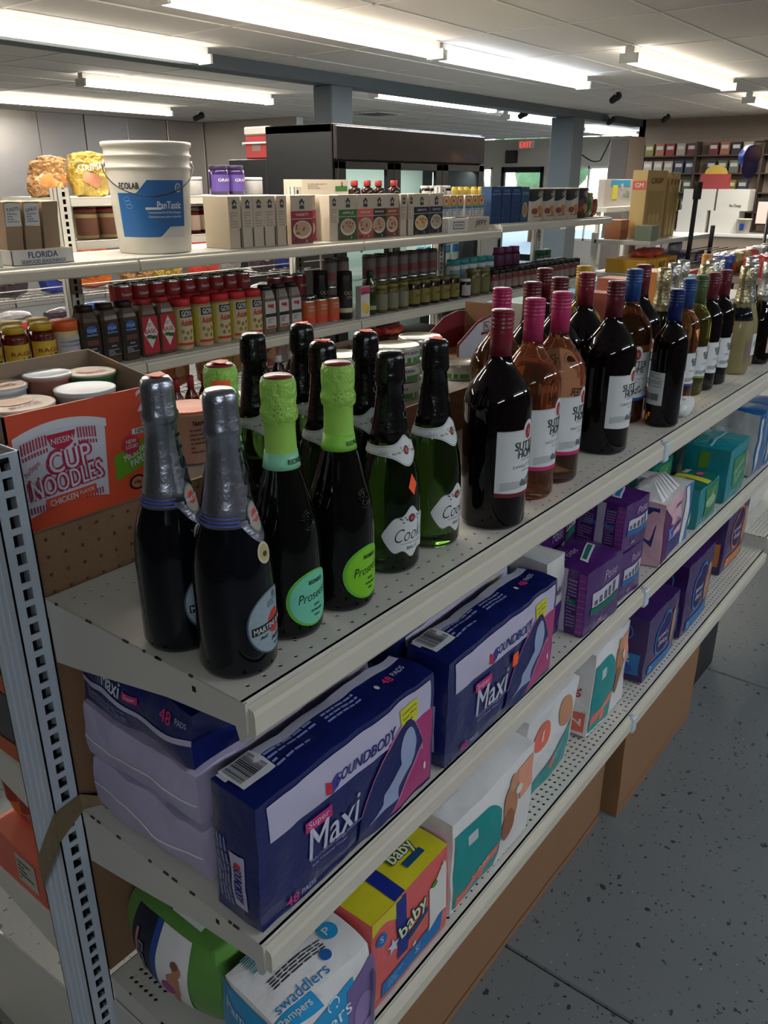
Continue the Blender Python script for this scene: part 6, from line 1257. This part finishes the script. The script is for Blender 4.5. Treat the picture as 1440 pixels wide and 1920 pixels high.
q.txt(S, '24', .100, .068, .040, .032, K(200, 200, 206), .0014); q.txt(S, 'PACK', .100, .045, .024, .007, K(200, 200, 206), .0014); q.txt(S, '2.25 OZ', .100, .034, .030, .008, W_, .0014); q.patch(S, .066, .129, .018, .027, W_, 1, 1, .0012); q.txt(S, '10% MORE', .098, .0225, .052, .007, BK, .0016)
q.poly(S, [(.062+.0165*(1 if i % 2 else .88)*math.cos(i*math.pi/14), .004+.0165*(1 if i % 2 else .88)*math.sin(i*math.pi/14)) for i in range(28)], K(186, 46, 66), .0018); q.txt(S, 'NEW', .062, .009, .018, .006, W_, .0024); q.txt(S, 'LOOK!', .062, .001, .021, .006, W_, .0024)
q.ell(S, .066, -.058, .015, .012, BK, .0014, 14, 1); q.ell(S, .066, -.058, .0115, .009, K(180, 120, 90), .0018, 14, 1); q.txt(S, '10g', .066, -.058, .012, .007, BK, .0022); q.patch(S, .096, .129, -.066, -.048, BK, 1, 1, .0014); q.txt(S, 'PROTEIN', .112, -.057, .028, .006, W_, .0018); q.patch(S, -.129, .129, -.0865, -.0845, K(200, 180, 160), 1, 1, .0012); q.build('offer_print', t)
M('lid_paper', (214, 190, 168), .5, var=.12, vs_=30); M('lid_white', (198, 204, 214), .35); M('foam_cup', (196, 190, 176), .5)
def cup(label, x, y, r, H, lidm, body, z0=ZO+.0035, words=None):
    t = thing('noodle_cup', label, 'cup', (x, y, z0)); q = G(); pr = [(r*.72, 0), (r*.74, .003), (r*.97, H-.008), (r+.002, H-.006), (r+.002, H-.001), (r*.98, H)]; q.lathe(pr, 26, body); q.build('cup_body', t); S = Turn([(r*.74, 0), (r*.97, H)], r)
    q = G(); q.lathe([(r+.0026, H-.0015), (r+.0026, H+.0006), (r*.93, H+.0012), (r*.9, H+.0006), (0, H+.0008)], 26, lidm, mfun=lambda a, b: lidm)
    if lidm == 'lid_paper': Sf = Flat((0, 0, H+.001), (1, 0, 0), (0, 1, 0)); q.ell(Sf, .0, r*.15, r*.55, r*.4, K(206, 150, 110), .0006, 14, 1); q.txt(Sf, 'NOODLES', 0, -r*.45, r*1.0, r*.2, K(190, 100, 90), .0010, rot=8)
    q.build('lid', t)
    q = G(); q.lines(S, 0, H*.45, r*1.4, H*.5, 6, K(110, 80, 70), .0012)
    if words: q.txt(S, words, 0, H*.8, r*1.1, H*.1, BK, .0014)
    q.build('cup_print', t)
    return t
cup('paper-lidded noodle bowl at the left front of the orange carton', .0885, .540, .050, .168, 'lid_paper', 'foam_cup'); cup('white-lidded noodle cup at the right front of the orange carton', .190, .526, .042, .174, 'lid_white', K(190, 186, 180)); cup('paper-lidded noodle bowl in the middle of the orange carton', .112, .624, .036, .178, 'lid_paper', 'lid_white')
cup('white-lidded noodle cup in the back corner of the carton', .185, .617, .034, .184, 'lid_white', K(176, 120, 100)); cup('green-labelled noodle bowl at the right rear of the carton', .2455, .594, .0285+.008, .180, 'lid_paper', K(60, 110, 70), words='Nutrition Facts')
cup('orange-lidded noodle bowl beside the silver-foiled bottles', .405, .560, .047, .096, K(216, 110, 60), K(190, 150, 130), words='Nutrition Facts'); cup('small clear-lidded cup left of the orange-lidded bowl', .352, .650, .040, .095, 'foil_gold', K(170, 140, 120)); cup('orange noodle bowl behind the silver foil, edge just showing', .50, .575, .042, .094, 'foil_gold', K(200, 90, 50), words='Facts')
# tuna cans in stacks
TC = lambda: can_t('tuna_can', 'x', .052, .040, K(186, 188, 182), metal='foil_pale_metal', band=(K(70, 130, 60), .12, .42), words=(('CHICKEN', .68, 1.2, .16, K(60, 60, 66)),))
M('foil_pale_metal', (190, 186, 172), .3, metal=.8)
tp = Proto(TC(), None); tp.kd = kids(tp.root); N5 = ['bottom', 'second', 'third', 'fourth', 'top']
for (x, y, n, nm) in ((1.010, .560, 3, 'middle stack behind the brut bottles'), (.845, .590, 3, 'left stack behind the brut bottles'), (1.135, .585, 3, 'right stack behind the brut bottles')):
    for k in range(n): tp.put((x+.002*(k % 2), y, ZO+.0006+.0405*k), R(k*20-60), 'flat tuna can, %s of the %s' % (['bottom', 'middle', 'top'][k], nm))
tp.put((.935, .555, ZO+.0006), 0, 'flat tuna can alone in front between two stacks'); tp.put((1.275, .560, ZO+.0006), 0, 'dark flat can alone at the right of the tuna stacks')
# display box with white panel
t = thing('display_box', 'white display box with maroon edge and small crest above the pegboard', 'display', (1.46, .66, ZO)); q = G(); MRm = K(110, 34, 40)
pr = [(-.125, .0), (.08, .0), (.08, .125), (.035, .128), (-.030, .118), (-.125, .070)]
for sy in (-1, 1): q = G(); q.prism(pr, sy*.055-.0015, sy*.055+.0015, MRm, lambda a, b, h: Vector((a, h, b))); q.build('side_panel', t)
q = G(); S = Flat((0, -.0565, 0), (1, 0, 0), (0, 0, 1)); q.poly(S, [(-.119, .003), (.060, .003), (.060, .118), (.032, .121), (-.028, .111), (-.119, .065)], K(176, 180, 190), .0005); q.patch(S, -.002, .030, .088, .112, MRm, 1, 1, .001); q.patch(S, .001, .027, .091, .109, K(176, 180, 190), 1, 1, .0014); q.txt(S, 'Mc', .014, .100, .018, .013, MRm, .0018); q.patch(S, -.012, .040, .078, .086, MRm, 4, 1, .001); q.build('panel_print', t)
q = G(); q.bbox(-.125, .08, -.053, .053, 0, .03, 'cardboard', c=.001); q.build('tray', t); q = G(); q.box(.077, .080, -.0535, .0535, .03, .15, 'cardboard'); q.build('back_card', t)
for i, (x, y, w_, h_, c, lb) in enumerate(((1.60, .60, .016, .15, (186, 184, 170), 'thin white upright box behind the pink-capped bottles'), (1.64, .64, .03, .14, (110, 130, 140), 'thin grey-blue upright box behind the pink caps'), (1.80, .60, .018, .16, (186, 184, 170), 'second thin white upright box between the pink caps'), (2.10, .66, .10, .13, (40, 110, 160), 'blue box behind the yellow-capped bottle'), (2.22, .60, .07, .12, (150, 76, 56), 'orange and white box behind the yellow-capped bottle'), (2.33, .60, .12, .10, (190, 180, 170), 'white box with orange stripe behind the blue cap'), (2.75, .64, .15, .15, (176, 116, 60), 'orange box behind the silver foils'), (2.95, .60, .10, .12, (140, 180, 196), 'pale blue box behind the gold foil'), (3.15, .66, .12, .12, (170, 60, 50), 'red box behind the green-capped bottle'), (2.50, .66, .10, .14, (150, 80, 60), 'orange box between the blue-capped bottles'))):
    def fr(q, P, t): F = P.face('F'); a_, b_ = P.dim('F'); q.patch(F, -a_*.4, a_*.4, -b_*.1, b_*.25, WH, 1, 1, .0008); q.lines(F, 0, -b_*.3, a_*.7, b_*.2, 3, BK, .0012)
    o = box_t('grocery_box', lb, 'box', w_, .12, h_, K(*c), fr if w_ > .05 else None); o.location = (x, y, ZO+.0006)
shelf_unit(2*L4, 1.245, [.0195, .045], dep=.40, label='far cream shelf behind the gondola end carrying orange boxes', yoff=.865, mirror=True)

# ================================================================== FREEZER, COOLER AND FAR STORE
t = thing('glass_door_freezer', 'tall black three-door glass freezer behind the rear gondola', 'freezer', (4.70, 3.1, 0)); x0, x1 = -1.01, .77
q = G(); q.bbox(x0, x0+.04, 0, .58, 0, 2.05, 'black_paint', c=.004); q.bbox(x1-.04, x1, 0, .58, 0, 2.05, 'black_paint', c=.004); q.bbox(x0, x1, .0, .58, 2.0, 2.05, 'black_paint', c=.004); q.box(x0, x1, 0, .58, 0, .12, 'black_paint'); q.box(x0+.04, x1-.04, .54, .56, .12, 1.83, K(150, 160, 154)); q.box(x0+.04, x1-.04, .02, .56, 1.83, 1.85, 'black_paint'); q.build('cabinet', t); q = G(); q.bbox(x0, x1, .582, .95, 0, 1.855, 'black_paint', c=.004); q.build('rear_housing', t)
M('header_gloss', (58, 54, 56), .25, metal=.3, coat=.4); q = G(); q.bbox(x0+.01, x1-.01, -.03, .0, 1.845, 2.04, 'header_gloss', c=.006); q.build('header_panel', t, label='glossy dark header panel')
for k in range(3):
    a = x0+.02+k*.583; b = a+.578; q = G()
    for (p0, p1, q0, q1) in ((a, a+.075, .13, 1.835), (b-.075, b, .13, 1.835), (a, b, .13, .21), (a, b, 1.79, 1.835)): q.bbox(p0, p1, -.035, -.003, q0, q1, 'black_paint', c=.003)
    d = q.build('door', t); q = G(); q.box(a+.075, b-.075, -.02, -.015, .21, 1.79, 'clear_glass'); q.build('pane', d); q = G(); q.bbox(b-.06, b-.045, -.06, -.036, .9, 1.3, 'chrome_wire', c=.003); q.build('door_handle', d)
M('led', (226, 246, 236), .5, emit=6.)
for k in range(4):
    q = G(); xx = x0+.03+k*.575; q.box(xx, xx+.02, .03, .05, .2, 1.78, 'led'); q.build('led_strip', t)
for k in range(3):
    ld = D.lights.new('lamp', 'AREA'); ld.shape = 'RECTANGLE'; ld.size = .5; ld.size_y = .05; ld.energy = 5; ld.color = (.93, 1., .95)
    lo = D.objects.new('lamp', ld); C.objects.link(lo); lo.parent = t; lo.location = (x0+.31+.58*k, .08, 1.80); lo.rotation_euler = (R(25), 0, 0)
for k, z in enumerate((.45, .78, 1.11, 1.44)):
    q = G()
    for j in range(9): q.tube([(x0+.05, .08+.05*j, z), (x1-.05, .08+.05*j, z)], .003, 'chrome_wire', 4)
    q.build('wire_shelf', t)
for k in range(10):
    j = k % 5; o = thing('frozen_box', 'frozen food box on the %s freezer shelf, %s from left' % (['upper', 'lower'][k//5], nth(j)), 'box', (4.82+.12*j, 3.25, [1.114, .784][k//5]+.0), 0, 'frozen food boxes in the freezer'); q = G(); q.bbox(-.05, .05, -.04, .06, .0, .17, WH, c=.001); q.build('carton', o); q = G(); S = Flat((0, -.04, .08), (1, 0, 0), (0, 0, 1)); q.patch(S, -.045, .045, 0, .06, K(40, 110, 170), 1, 1, .001); q.build('print', o)
t = thing('cool_box', 'red picnic cooler with white lid on the black freezer', 'cooler', (3.86, 3.80, 1.856)); q = G(); q.bbox(-.14, .14, -.11, .11, 0, .145, K(150, 46, 46), c=.01); q.build('body', t); q = G(); q.bbox(-.145, .145, -.115, .115, .146, .20, K(190, 180, 172), c=.01); q.build('lid', t); q = G(); q.tube([(-.15, -.12, .09), (-.15, -.12, .10), (-.15, .12, .10), (-.15, .12, .09)], .006, WH, 6); q.build('handle', t); q = G(); S = Flat((-.14, 0, .07), (0, -1, 0), (0, 0, 1)); q.patch(S, -.04, .04, -.02, .03, K(120, 100, 96), 1, 1, .001); q.build('badge', t)
t = thing('floor_fan', 'black round fan standing at the right side of the freezer', 'fan', (5.68, 3.35, 0)); q = G(); q.lathe([(.18, 0), (.18, .02), (.03, .04), (.02, .05)], 20, 'black_paint'); q.lathe([(.016, .03), (.016, 1.52)], 10, 'black_paint'); q.build('stand', t); q = G(); T = Matrix.Translation((0, -.03, 1.66))@Matrix.Rotation(R(90), 4, 'X')
q.lathe([(0, -.04), (.10, -.035), (.15, 0), (.155, .02), (.15, .04), (.10, .07), (0, .08)], 28, 'black_paint', T); q.build('fan_head', t)
# wall details
t = thing('exit_sign', 'lit exit sign with red letters high on the front wall', 'sign', (XW-.03, 9.38, 2.44)); q = G(); q.bbox(-.03, .03, -.19, .19, 0, .17, 'white_enamel', c=.004); q.build('housing', t); M('exit_red', (255, 70, 60), .5, emit=1.2); q = G(); S = Flat((-.03, 0, .085), (0, -1, 0), (0, 0, 1)); q.txt(S, 'EXIT', 0, 0, .30, .115, 'exit_red', .004, bold=.02); q.build('lettering', t, label='red glowing letters')
t = thing('wall_speaker', 'dark box speaker on the wall left above the door', 'speaker', (XW-.08, 9.72, 2.14)); q = G(); q.bbox(-.08, .08, -.12, .12, 0, .27, 'black_paint', c=.006); q.build('cabinet', t); q = G(); q.box(-.085, -.081, -.10, .10, .02, .25, K(60, 54, 50)); q.build('grille', t)
t = thing('cable', 'thin dark cable looping on the wall above the right window', 'cable', (XW-.01, 7.9, 2.2)); q = G(); q.tube([(0, .55-.1*k, .05+.10*math.sin(k*.6)+(.16 if k > 9 else 0)*(k-9)) for k in range(12)], .012, 'black_paint', 6); q.build('cord', t)
def cam(x, y, z, lb, d=(0, -1)):
    t = thing('security_camera', lb, 'camera', (x, y, z)); q = G(); q.lathe([(.045, 0), (.045, -.012), (.012, -.02), (.012, -.06)], 12, 'white_enamel'); q.build('mount', t); q = G(); T = Matrix.Translation((0, 0, -.08))@Matrix.Rotation(R(68), 4, 'Y'); q.lathe([(.0, -.07), (.035, -.068), (.038, .04), (.045, .05), (.045, .09), (.03, .09)], 12, 'black_paint', T); q.build('camera_body', t); return t
cam(8.9, 3.55, ZC, 'small ceiling camera right of the cool white light'); cam(12.2, 4.2, ZC, 'small dark ceiling camera near the brown display wall'); cam(10.1, 5.35, ZC-.02, 'ceiling camera just left of the grey pillar'); cam(11.9, 4.9, ZC-.02, 'white ceiling camera just right of the grey pillar'); cam(8.0, 9.4, ZC, 'tiny ceiling camera above the steel wall')
t = thing('ceiling_vent', 'square ceiling air vent above the freezer', 'vent', (9.8, 7.6, ZC-.004)); q = G(); q.bbox(-.3, .3, -.3, .3, -.012, .002, 'white_enamel', c=.004); q.build('frame', t)
for k in range(6): q = G(); q.box(-.24, .24, -.22+.08*k, -.19+.08*k, -.016, -.012, 'black_paint'); q.build('slat', t)
# wire snack racks behind the rear gondola
def rack(x, y, W, label, lv, H, seed, frame='chrome_wire'):
    t = thing('wire_rack', label, 'rack', (x, y, 0)); q = G()
    for sx in (0, W):
        for dy in (0, .35): q.tube([(sx, dy, 0), (sx, dy, H)], .006, frame, 6)
    q.build('frame', t)
    for z in lv:
        q = G()
        for j in range(5): q.tube([(0, .35*j/4, z), (W, .35*j/4, z)], .003, frame, 4)
        q.tube([(0, 0, z+.05), (W, 0, z+.05)], .003, frame, 4)
        for j in range(int(W/.1)+1): q.tube([(min(W, .1*j), 0, z), (min(W, .1*j), .35, z)], .0022, frame, 4)
        q.build('wire_shelf', t)
    rn = random.Random(seed); cols = ['foil_orange', 'foil_dark', 'foil_red', 'foil_amber', 'foil_blue', 'foil_pale', 'foil_yellow']; return rn, cols
rn, cols = rack(1.15, 3.0, 2.3, 'chrome wire snack rack seen through the gap above the spice jars', (.62, .92, 1.21), 1.48, 5)
protoB = {}
def quickbag(mat, loc, rz, label, group=None):
    if mat not in protoB:
        o, P = soft('chip_bag', 'x', 'chip bag', .19, .07, .22, (0, 0, 0), 0, {'*': mat}, .42, .008, 16, len(protoB), 10); F = P.face('F'); q = G(); q.ell(F, 0, -.02, .05, .04, K(190, 150, 110), .004, 10, 2); q.patch(F, -.07, .07, .04, .075, W_ if len(protoB) % 2 else K(170, 40, 40), 4, 1, .004); q.build('print', o); p = Proto(o, None); p.kd = kids(o); protoB[mat] = p
    return protoB[mat].put(loc, R(rz), label, group)
SH = {.62: 'lowest', .92: 'middle', 1.21: 'top'}
for z in (.62, .92, 1.21):
    for k in range(10): quickbag(cols[(k*3+int(z*10)) % 7], (1.28+.225*k, 3.14+.05*(k % 2), z+.006), rn.uniform(-8, 8), '%s chip bag on the %s tier of the chrome wire rack, %s from left' % (cols[(k*3+int(z*10)) % 7][5:].replace('pale', 'silver'), SH[z], nth(k)), 'chip bags on the %s tier of the chrome rack' % SH[z])
# snack bins and pile to the right, beyond the sparkling bottles
t = thing('display_table', 'low display table under the pile of snacks and caps', 'table', (5.2, .9, 0)); q = G(); q.bbox(-.2, 1.3, -.34, .32, 1.13, 1.17, 'wall_tan', c=.005); q.build('table_top', t)
for sx, sy in ((-.15, -.3), (1.25, -.3), (-.15, .28), (1.25, .28)): q = G(); q.bbox(sx-.02, sx+.02, sy-.02, sy+.02, 0, 1.13, 'black_paint', c=.003); q.build('leg', t)
pile = ['foil_red', 'foil_blue', 'foil_pale', 'foil_amber', 'foil_dark', 'foil_orange', 'foil_blue', 'foil_yellow', 'foil_red', 'foil_pale', 'foil_dark', 'foil_dark']
PL = ['red snack bag at the left of the snack pile', 'bright blue snack bag lying in the snack pile', 'silver snack bag in the snack pile', 'amber snack bag in the snack pile', 'dark folded bag on the snack pile', 'orange snack bag standing up from the pile', 'second blue snack bag lower in the pile', 'yellow snack bag above the foils', 'red and yellow snack bag on the pile', 'pale snack bag at the right of the pile', 'dark bag at the right edge of the pile', 'dark bag behind the right foils']
for k, (m, lb) in enumerate(zip(pile, PL)):
    o = bag('snack_bag', lb, .20, .14, .12, (5.12+.235*(k % 6), .82+.235*(k//6), 1.171), (k*31) % 24-12, m, None, 40+k)
for k in range(5):
    t = thing('headphone_case', '%s round case behind the silver foils, %s from left' % (['dark purple', 'black'][k % 2], nth(k)), 'case', (5.12+.14*k, .64, 1.171), 0, 'dark round cases at the front of the snack table'); q = G(); q.lathe([(.0, 0), (.045, .002), (.055, .03), (.055, .09), (.04, .12), (0, .125)], 16, ['film_purple', 'black_gloss'][k % 2]); q.build('case_body', t)
t = thing('wire_rack', 'black wire rack with square uprights right of the golden boxes', 'rack', (6.05, 1.235, 0)); q = G()
for (px_, py_, h_) in ((0, .35, 1.66), (.0, .0, 1.25), (.5, .35, 1.40), (.5, 0, 1.25)): q.bbox(px_-.014, px_+.014, py_-.014, py_+.014, 0, h_, 'black_wire', c=.002)
q.build('upright', t); q = G()
for z in (1.14, 1.24): 
    for j in range(6): q.tube([(0, .07*j, z), (.5, .07*j, z)], .004, 'black_wire', 4)
q.build('wire_shelf', t); q = G(); q.bbox(-.05, .05, .33, .36, 1.60, 1.72, 'black_wire', c=.002); q.build('sign_holder', t)
# golden boxes and candy on the last bay
t = thing('end_gondola', 'white end shelf unit carrying the golden boxes and candy', 'shelf', (5.35, 1.62, 0)); q = G()
for sx in (0, 1.3): q.bbox(sx-.02, sx+.02, .40, .44, 0, 1.38, 'shelf_cream', c=.002)
q.build('upright', t)
for z in (.76, 1.11, 1.335): q = G(); q.bbox(-.02, 1.32, 0, .42, z-.03, z, 'shelf_cream', c=.003); q.build('shelf_board', t)
def gold(q, P, t): F = P.face('F'); a_, b_ = P.dim('F'); L = P.face('L'); q.patch(F, -a_*.4, a_*.4, -b_*.25, b_*.2, K(160, 136, 84), 1, 1, .001); q.txt(F, 'CRISP', 0, b_*.35, a_*.6, b_*.08, K(140, 60, 40), .0016); [q.ell(F, -a_*.2+a_*.2*k, -b_*.2, a_*.08, b_*.07, K(190, 160, 110), .0018, 10, 1) for k in range(3)]; q.patch(L, -.05, .05, .1, .16, K(190, 80, 50), 1, 1, .001); q.txt(L, 'GM', 0, .13, .06, .03, WH, .0016)
GD = K(176, 152, 98)
series(lambda: box_t('cereal_box', 'x', 'box', .35, .11, .46, GD, gold), [5.74], 1.83, 1.336, ['large golden cereal box at the front of its row']); series(lambda: box_t('cereal_box', 'x', 'box', .06, .16, .45, GD, gold), [5.965, 6.035, 6.105], 1.83, 1.336, ['%s golden box edge behind the large golden cereal box' % s for s in ORD[:3]])
def book(q, P, t): F = P.face('F'); q.patch(F, -.2, .2, .05, .10, K(60, 140, 180), 1, 1, .001); q.patch(F, -.16, -.06, -.05, .06, K(206, 196, 60), 1, 1, .0014); rn = random.Random(3); [q.ell(F, rn.uniform(-.02, .2), rn.uniform(-.08, .05), .03, .025, K(rn.randint(120, 200), rn.randint(110, 180), rn.randint(100, 180)), .0014+k*1e-5, 8, 1) for k in range(8)]
o = box_t('picture_box', 'wide picture box with blue top and yellow square right of the canisters', 'box', .62, .06, .21, K(170, 164, 156), book); o.location = (6.50, 2.40, 1.53); 
q = G(); q.bbox(6.15, 6.85, 2.32, 2.50, 1.49, 1.5295, 'shelf_cream', c=.002); q.box(6.2, 6.23, 2.4, 2.43, 0, 1.49, 'shelf_cream'); q.box(6.77, 6.80, 2.4, 2.43, 0, 1.49, 'shelf_cream'); q.build('narrow_stand', label='narrow cream stand under the wide picture box', cat='stand')
for i, (x, w_, h_, c, lb) in enumerate(((5.42, .13, .10, (120, 130, 110), 'small green-grey open carton left of the golden box'), (5.46, .14, .13, (150, 96, 64), 'brown open carton below the golden box'))):
    o = box_t('open_carton', lb, 'box', w_, .12, h_, K(*c)); o.location = (x, [1.69, 1.93][i], 1.336)
CY = [(5.45, (200, 150, 40), 'yellow candy carton with m and m lettering'), (5.66, (206, 156, 44), 'yellow candy carton second from the left'), (5.87, (190, 140, 50), 'yellow candy carton third from the left'), (6.08, (40, 44, 90), 'navy candy carton right of the yellow ones'), (6.29, (150, 120, 110), 'pale candy carton with white bag on it'), (6.50, (70, 50, 90), 'dark candy carton at the rack')]
for i, (x, c, lb) in enumerate(CY):
    def fr(q, P, t, i=i): F = P.face('F'); q.txt(F, ['m&m', 'NUT', 'BAR', 'MINT', 'SOUR', 'CHEW'][i], 0, 0, .12, .045, K(50, 30, 20) if i < 3 else WH, .001, bold=.03)
    o = box_t('candy_carton', lb, 'box', .20, .30, .095, K(*c), fr); o.location = (x, 1.79, 1.1105)
o = bag('candy_packet', 'red and pink packet lying flat above the candy cartons', .36, .16, .05, (5.72, 1.78, 1.207), 4, 'foil_red', None, 77); bag('candy_packet', 'white crumpled packet on the pale candy carton', .12, .10, .07, (6.29, 1.78, 1.207), 20, 'foil_pale', None, 78)
# counter with till area
t = thing('service_counter', 'long white-topped service counter in front of the cigarette wall', 'counter', (12.5, 2.6, 0)); q = G(); q.bbox(-.3, .3, -2.6, 1.9, 1.0, 1.045, 'white_enamel', c=.005); q.build('counter_top', t); q = G(); q.bbox(-.26, .26, -2.55, 1.85, 0, 1.0, 'wall_tan', c=.005); q.build('counter_body', t)
for i, (y, w_, h_, lb) in enumerate(((3.68, .42, .30, 'large blank white carton on the counter, left one'), (3.22, .40, .30, 'large blank white carton on the counter, right one'))):
    o = box_t('white_carton', lb, 'box', .30, w_, h_, WH); o.location = (12.5, y, 1.046)
for i, (y, w_, lb) in enumerate(((3.62, .46, 'upper blank white carton stacked on the counter, left one'), (3.14, .44, 'upper blank white carton stacked on the counter, right one with small black writing'))):
    def fr(q, P, t, i=i):
        L = P.face('L')
        if i: q.txt(L, 'No Change', .05, -.08, .16, .05, BK, .002)
    o = box_t('white_carton', lb, 'box', .28, w_, .29, WH, fr); o.location = (12.5, y, 1.3465)
t = thing('candy_display', 'red counter display with a yellow arched top on the white cartons', 'display', (12.45, 3.45, 1.6375)); q = G(); q.bbox(-.06, .06, -.20, .20, 0, .20, K(150, 60, 60), c=.004); q.build('tray', t); q = G(); q.prism([(.16*math.cos(a_), .20+.12*math.sin(a_)) for a_ in [math.pi*k/10 for k in range(11)]], -.01, .01, K(186, 160, 70), lambda a, b, h: Vector((h, a, b))); q.build('header', t)
t = thing('bucket', 'small white tub with blue label on the counter', 'tub', (12.35, 3.10, 1.0455)); t.location = (12.30, 2.92, 1.0455); q = G(); q.lathe([(.085, 0), (.10, .19), (.105, .19), (.105, .205), (0, .207)], 20, 'pail_white'); q.build('tub_body', t); q = G(); S = Turn([(.085, 0), (.10, .19)], .09); S2 = lambda u, v, off=0.: S(u-.14, v, off); q.patch(S2, -.03, .03, .05, .14, K(30, 60, 140), 4, 1, .001); q.build('label', t)
t = thing('monitor', 'computer monitor showing a pinkish picture on the counter', 'monitor', (12.45, 2.52, 1.0455)); q = G(); q.bbox(-.08, .08, -.12, .12, 0, .015, 'black_paint', c=.003); q.bbox(-.015, .015, -.03, .03, .015, .15, 'black_paint', c=.003); q.build('stand', t); q = G(); q.bbox(-.02, .02, -.30, .30, .12, .48, 'black_paint', c=.004); q.build('bezel', t); M('screen_pink', (214, 170, 160), .4, emit=.7); q = G(); q.box(-.022, -.0205, -.28, .28, .14, .43, 'screen_pink'); q.build('screen', t)
t = thing('card_reader', 'small black card reader on the counter', 'terminal', (12.35, 2.12, 1.0455)); q = G(); q.bbox(-.07, .07, -.05, .05, 0, .06, 'black_paint', c=.006); q.build('body', t); q = G(); q.box(-.071, -.0705, -.03, .03, .02, .05, K(90, 110, 110)); q.build('screen', t)
# cigarette and sundries wall
t = thing('shelf_wall', 'tall brown product shelving behind the service counter', 'shelving', (13.1, 2.7, 0)); q = G(); q.bbox(.22, .28, -2.6, 2.3, 0, 2.35, 'wall_tan', c=.004); q.build('back_board', t)
lev = (1.05, 1.32, 1.59, 1.86, 2.11)
for z in lev: q = G(); q.bbox(-.02, .22, -2.6, 2.3, z-.02, z, K(90, 76, 66), c=.003); q.build('shelf_board', t)
for k in range(6): q = G(); q.bbox(-.02, .22, -2.6+.97*k, -2.57+.97*k, 0, 2.3, K(80, 68, 60), c=.003); q.build('divider', t)
cc = [(150, 60, 56), (110, 120, 110), (176, 164, 150), (70, 80, 100), (140, 130, 60), (120, 60, 70), (90, 100, 84), (170, 110, 90), (60, 58, 66)]
pk = {}
rn = random.Random(11)
for zi, z in enumerate(lev):
    y = 4.93
    while y > 1.2:
        c = rn.choice(cc); h_ = rn.choice((.13, .17, .20))
        if c not in pk:
            o = box_t('carton_pack', 'x', 'box', .10, .13, .17, K(*c), lambda q, P, t: q.patch(P.face('L'), -.05, .05, .0, .05, WH, 1, 1, .001)); pr = Proto(o, None); pr.kd = kids(o); pk[c] = pr
        if min(abs(y-.02-(2.7-2.6+.97*k)) for k in range(6)) > .10: pk[c].put((13.16, y-.03, z+.0006), 0, '%s carton on the product wall, tier %s from below, place %s from the pillar' % (dict(zip(cc, ('red', 'sage', 'cream', 'slate', 'olive', 'maroon', 'green', 'salmon', 'charcoal')))[c], ['one', 'two', 'three', 'four', 'five'][zi], nth(int((4.93-y)/.165+.5))), 'cartons on the product wall behind the counter, tier %s' % ['one', 'two', 'three', 'four', 'five'][zi])
        y -= .165
t = thing('brown_cabinet', 'tall brown cabinet beside the product wall, right of the pillar', 'cabinet', (13.0, 4.93-.0, 0)); t.location = (12.2, 4.72, 0); q = G(); q.bbox(-.3, .3, -.15, .15, 0, 2.35, 'wall_tan', c=.005); q.build('carcass', t); q = G(); q.bbox(-.315, -.301, -.13, .13, .1, 1.3, K(120, 110, 104), c=.003); q.build('door', t); q = G(); q.bbox(-.315, -.301, -.13, .13, 1.35, 2.3, K(110, 104, 100), c=.003); q.build('door', t)
# hat stand
t = thing('cap_stand', 'thin black stand holding the hanging caps near the right edge', 'stand', (7.55, 1.43, 0)); q = G(); q.lathe([(.2, 0), (.2, .015), (.015, .02), (.012, 2.06)], 14, 'black_wire'); q.build('pole', t); q = G(); q.tube([(0, 0, 2.04), (-.1, .18, 2.04)], .006, 'black_wire', 6); q.tube([(0, 0, 2.04), (-.02, -.16, 2.04)], .006, 'black_wire', 6); q.build('arm', t)
def capx(x, y, z, m, lb):
    t = thing('cap', lb, 'cap', (x, y, z), R(150)); q = G(); T = Matrix.Rotation(R(80), 4, 'X'); q.lathe([(0, .12), (.05, .11), (.085, .07), (.095, .02), (.095, 0), (.09, .0)], 20, m, T); q.build('crown', t)
    q = G(); ps = [(.09*math.cos(a_), .085+.085*math.sin(a_)) for a_ in [math.pi*k/10 for k in range(11)]]+[(-.085, .04), (.085, .04)]; q.prism(ps, -.002, .002, m, lambda a, b, h: Vector((a, h-.01, -b))); q.build('brim', t); q = G(); q.box(-.022, .022, -.098, -.094, -.02, .03, W_, Matrix.Rotation(R(0), 4, 'X')); q.build('patch', t, label='white square patch'); return t
capx(7.45, 1.615, 1.92, 'cap_navy', 'navy cap with a white patch hanging near the right edge'); capx(7.53, 1.40-.02, 1.92, 'cap_orange', 'orange cap hanging beside the navy cap at the right edge')
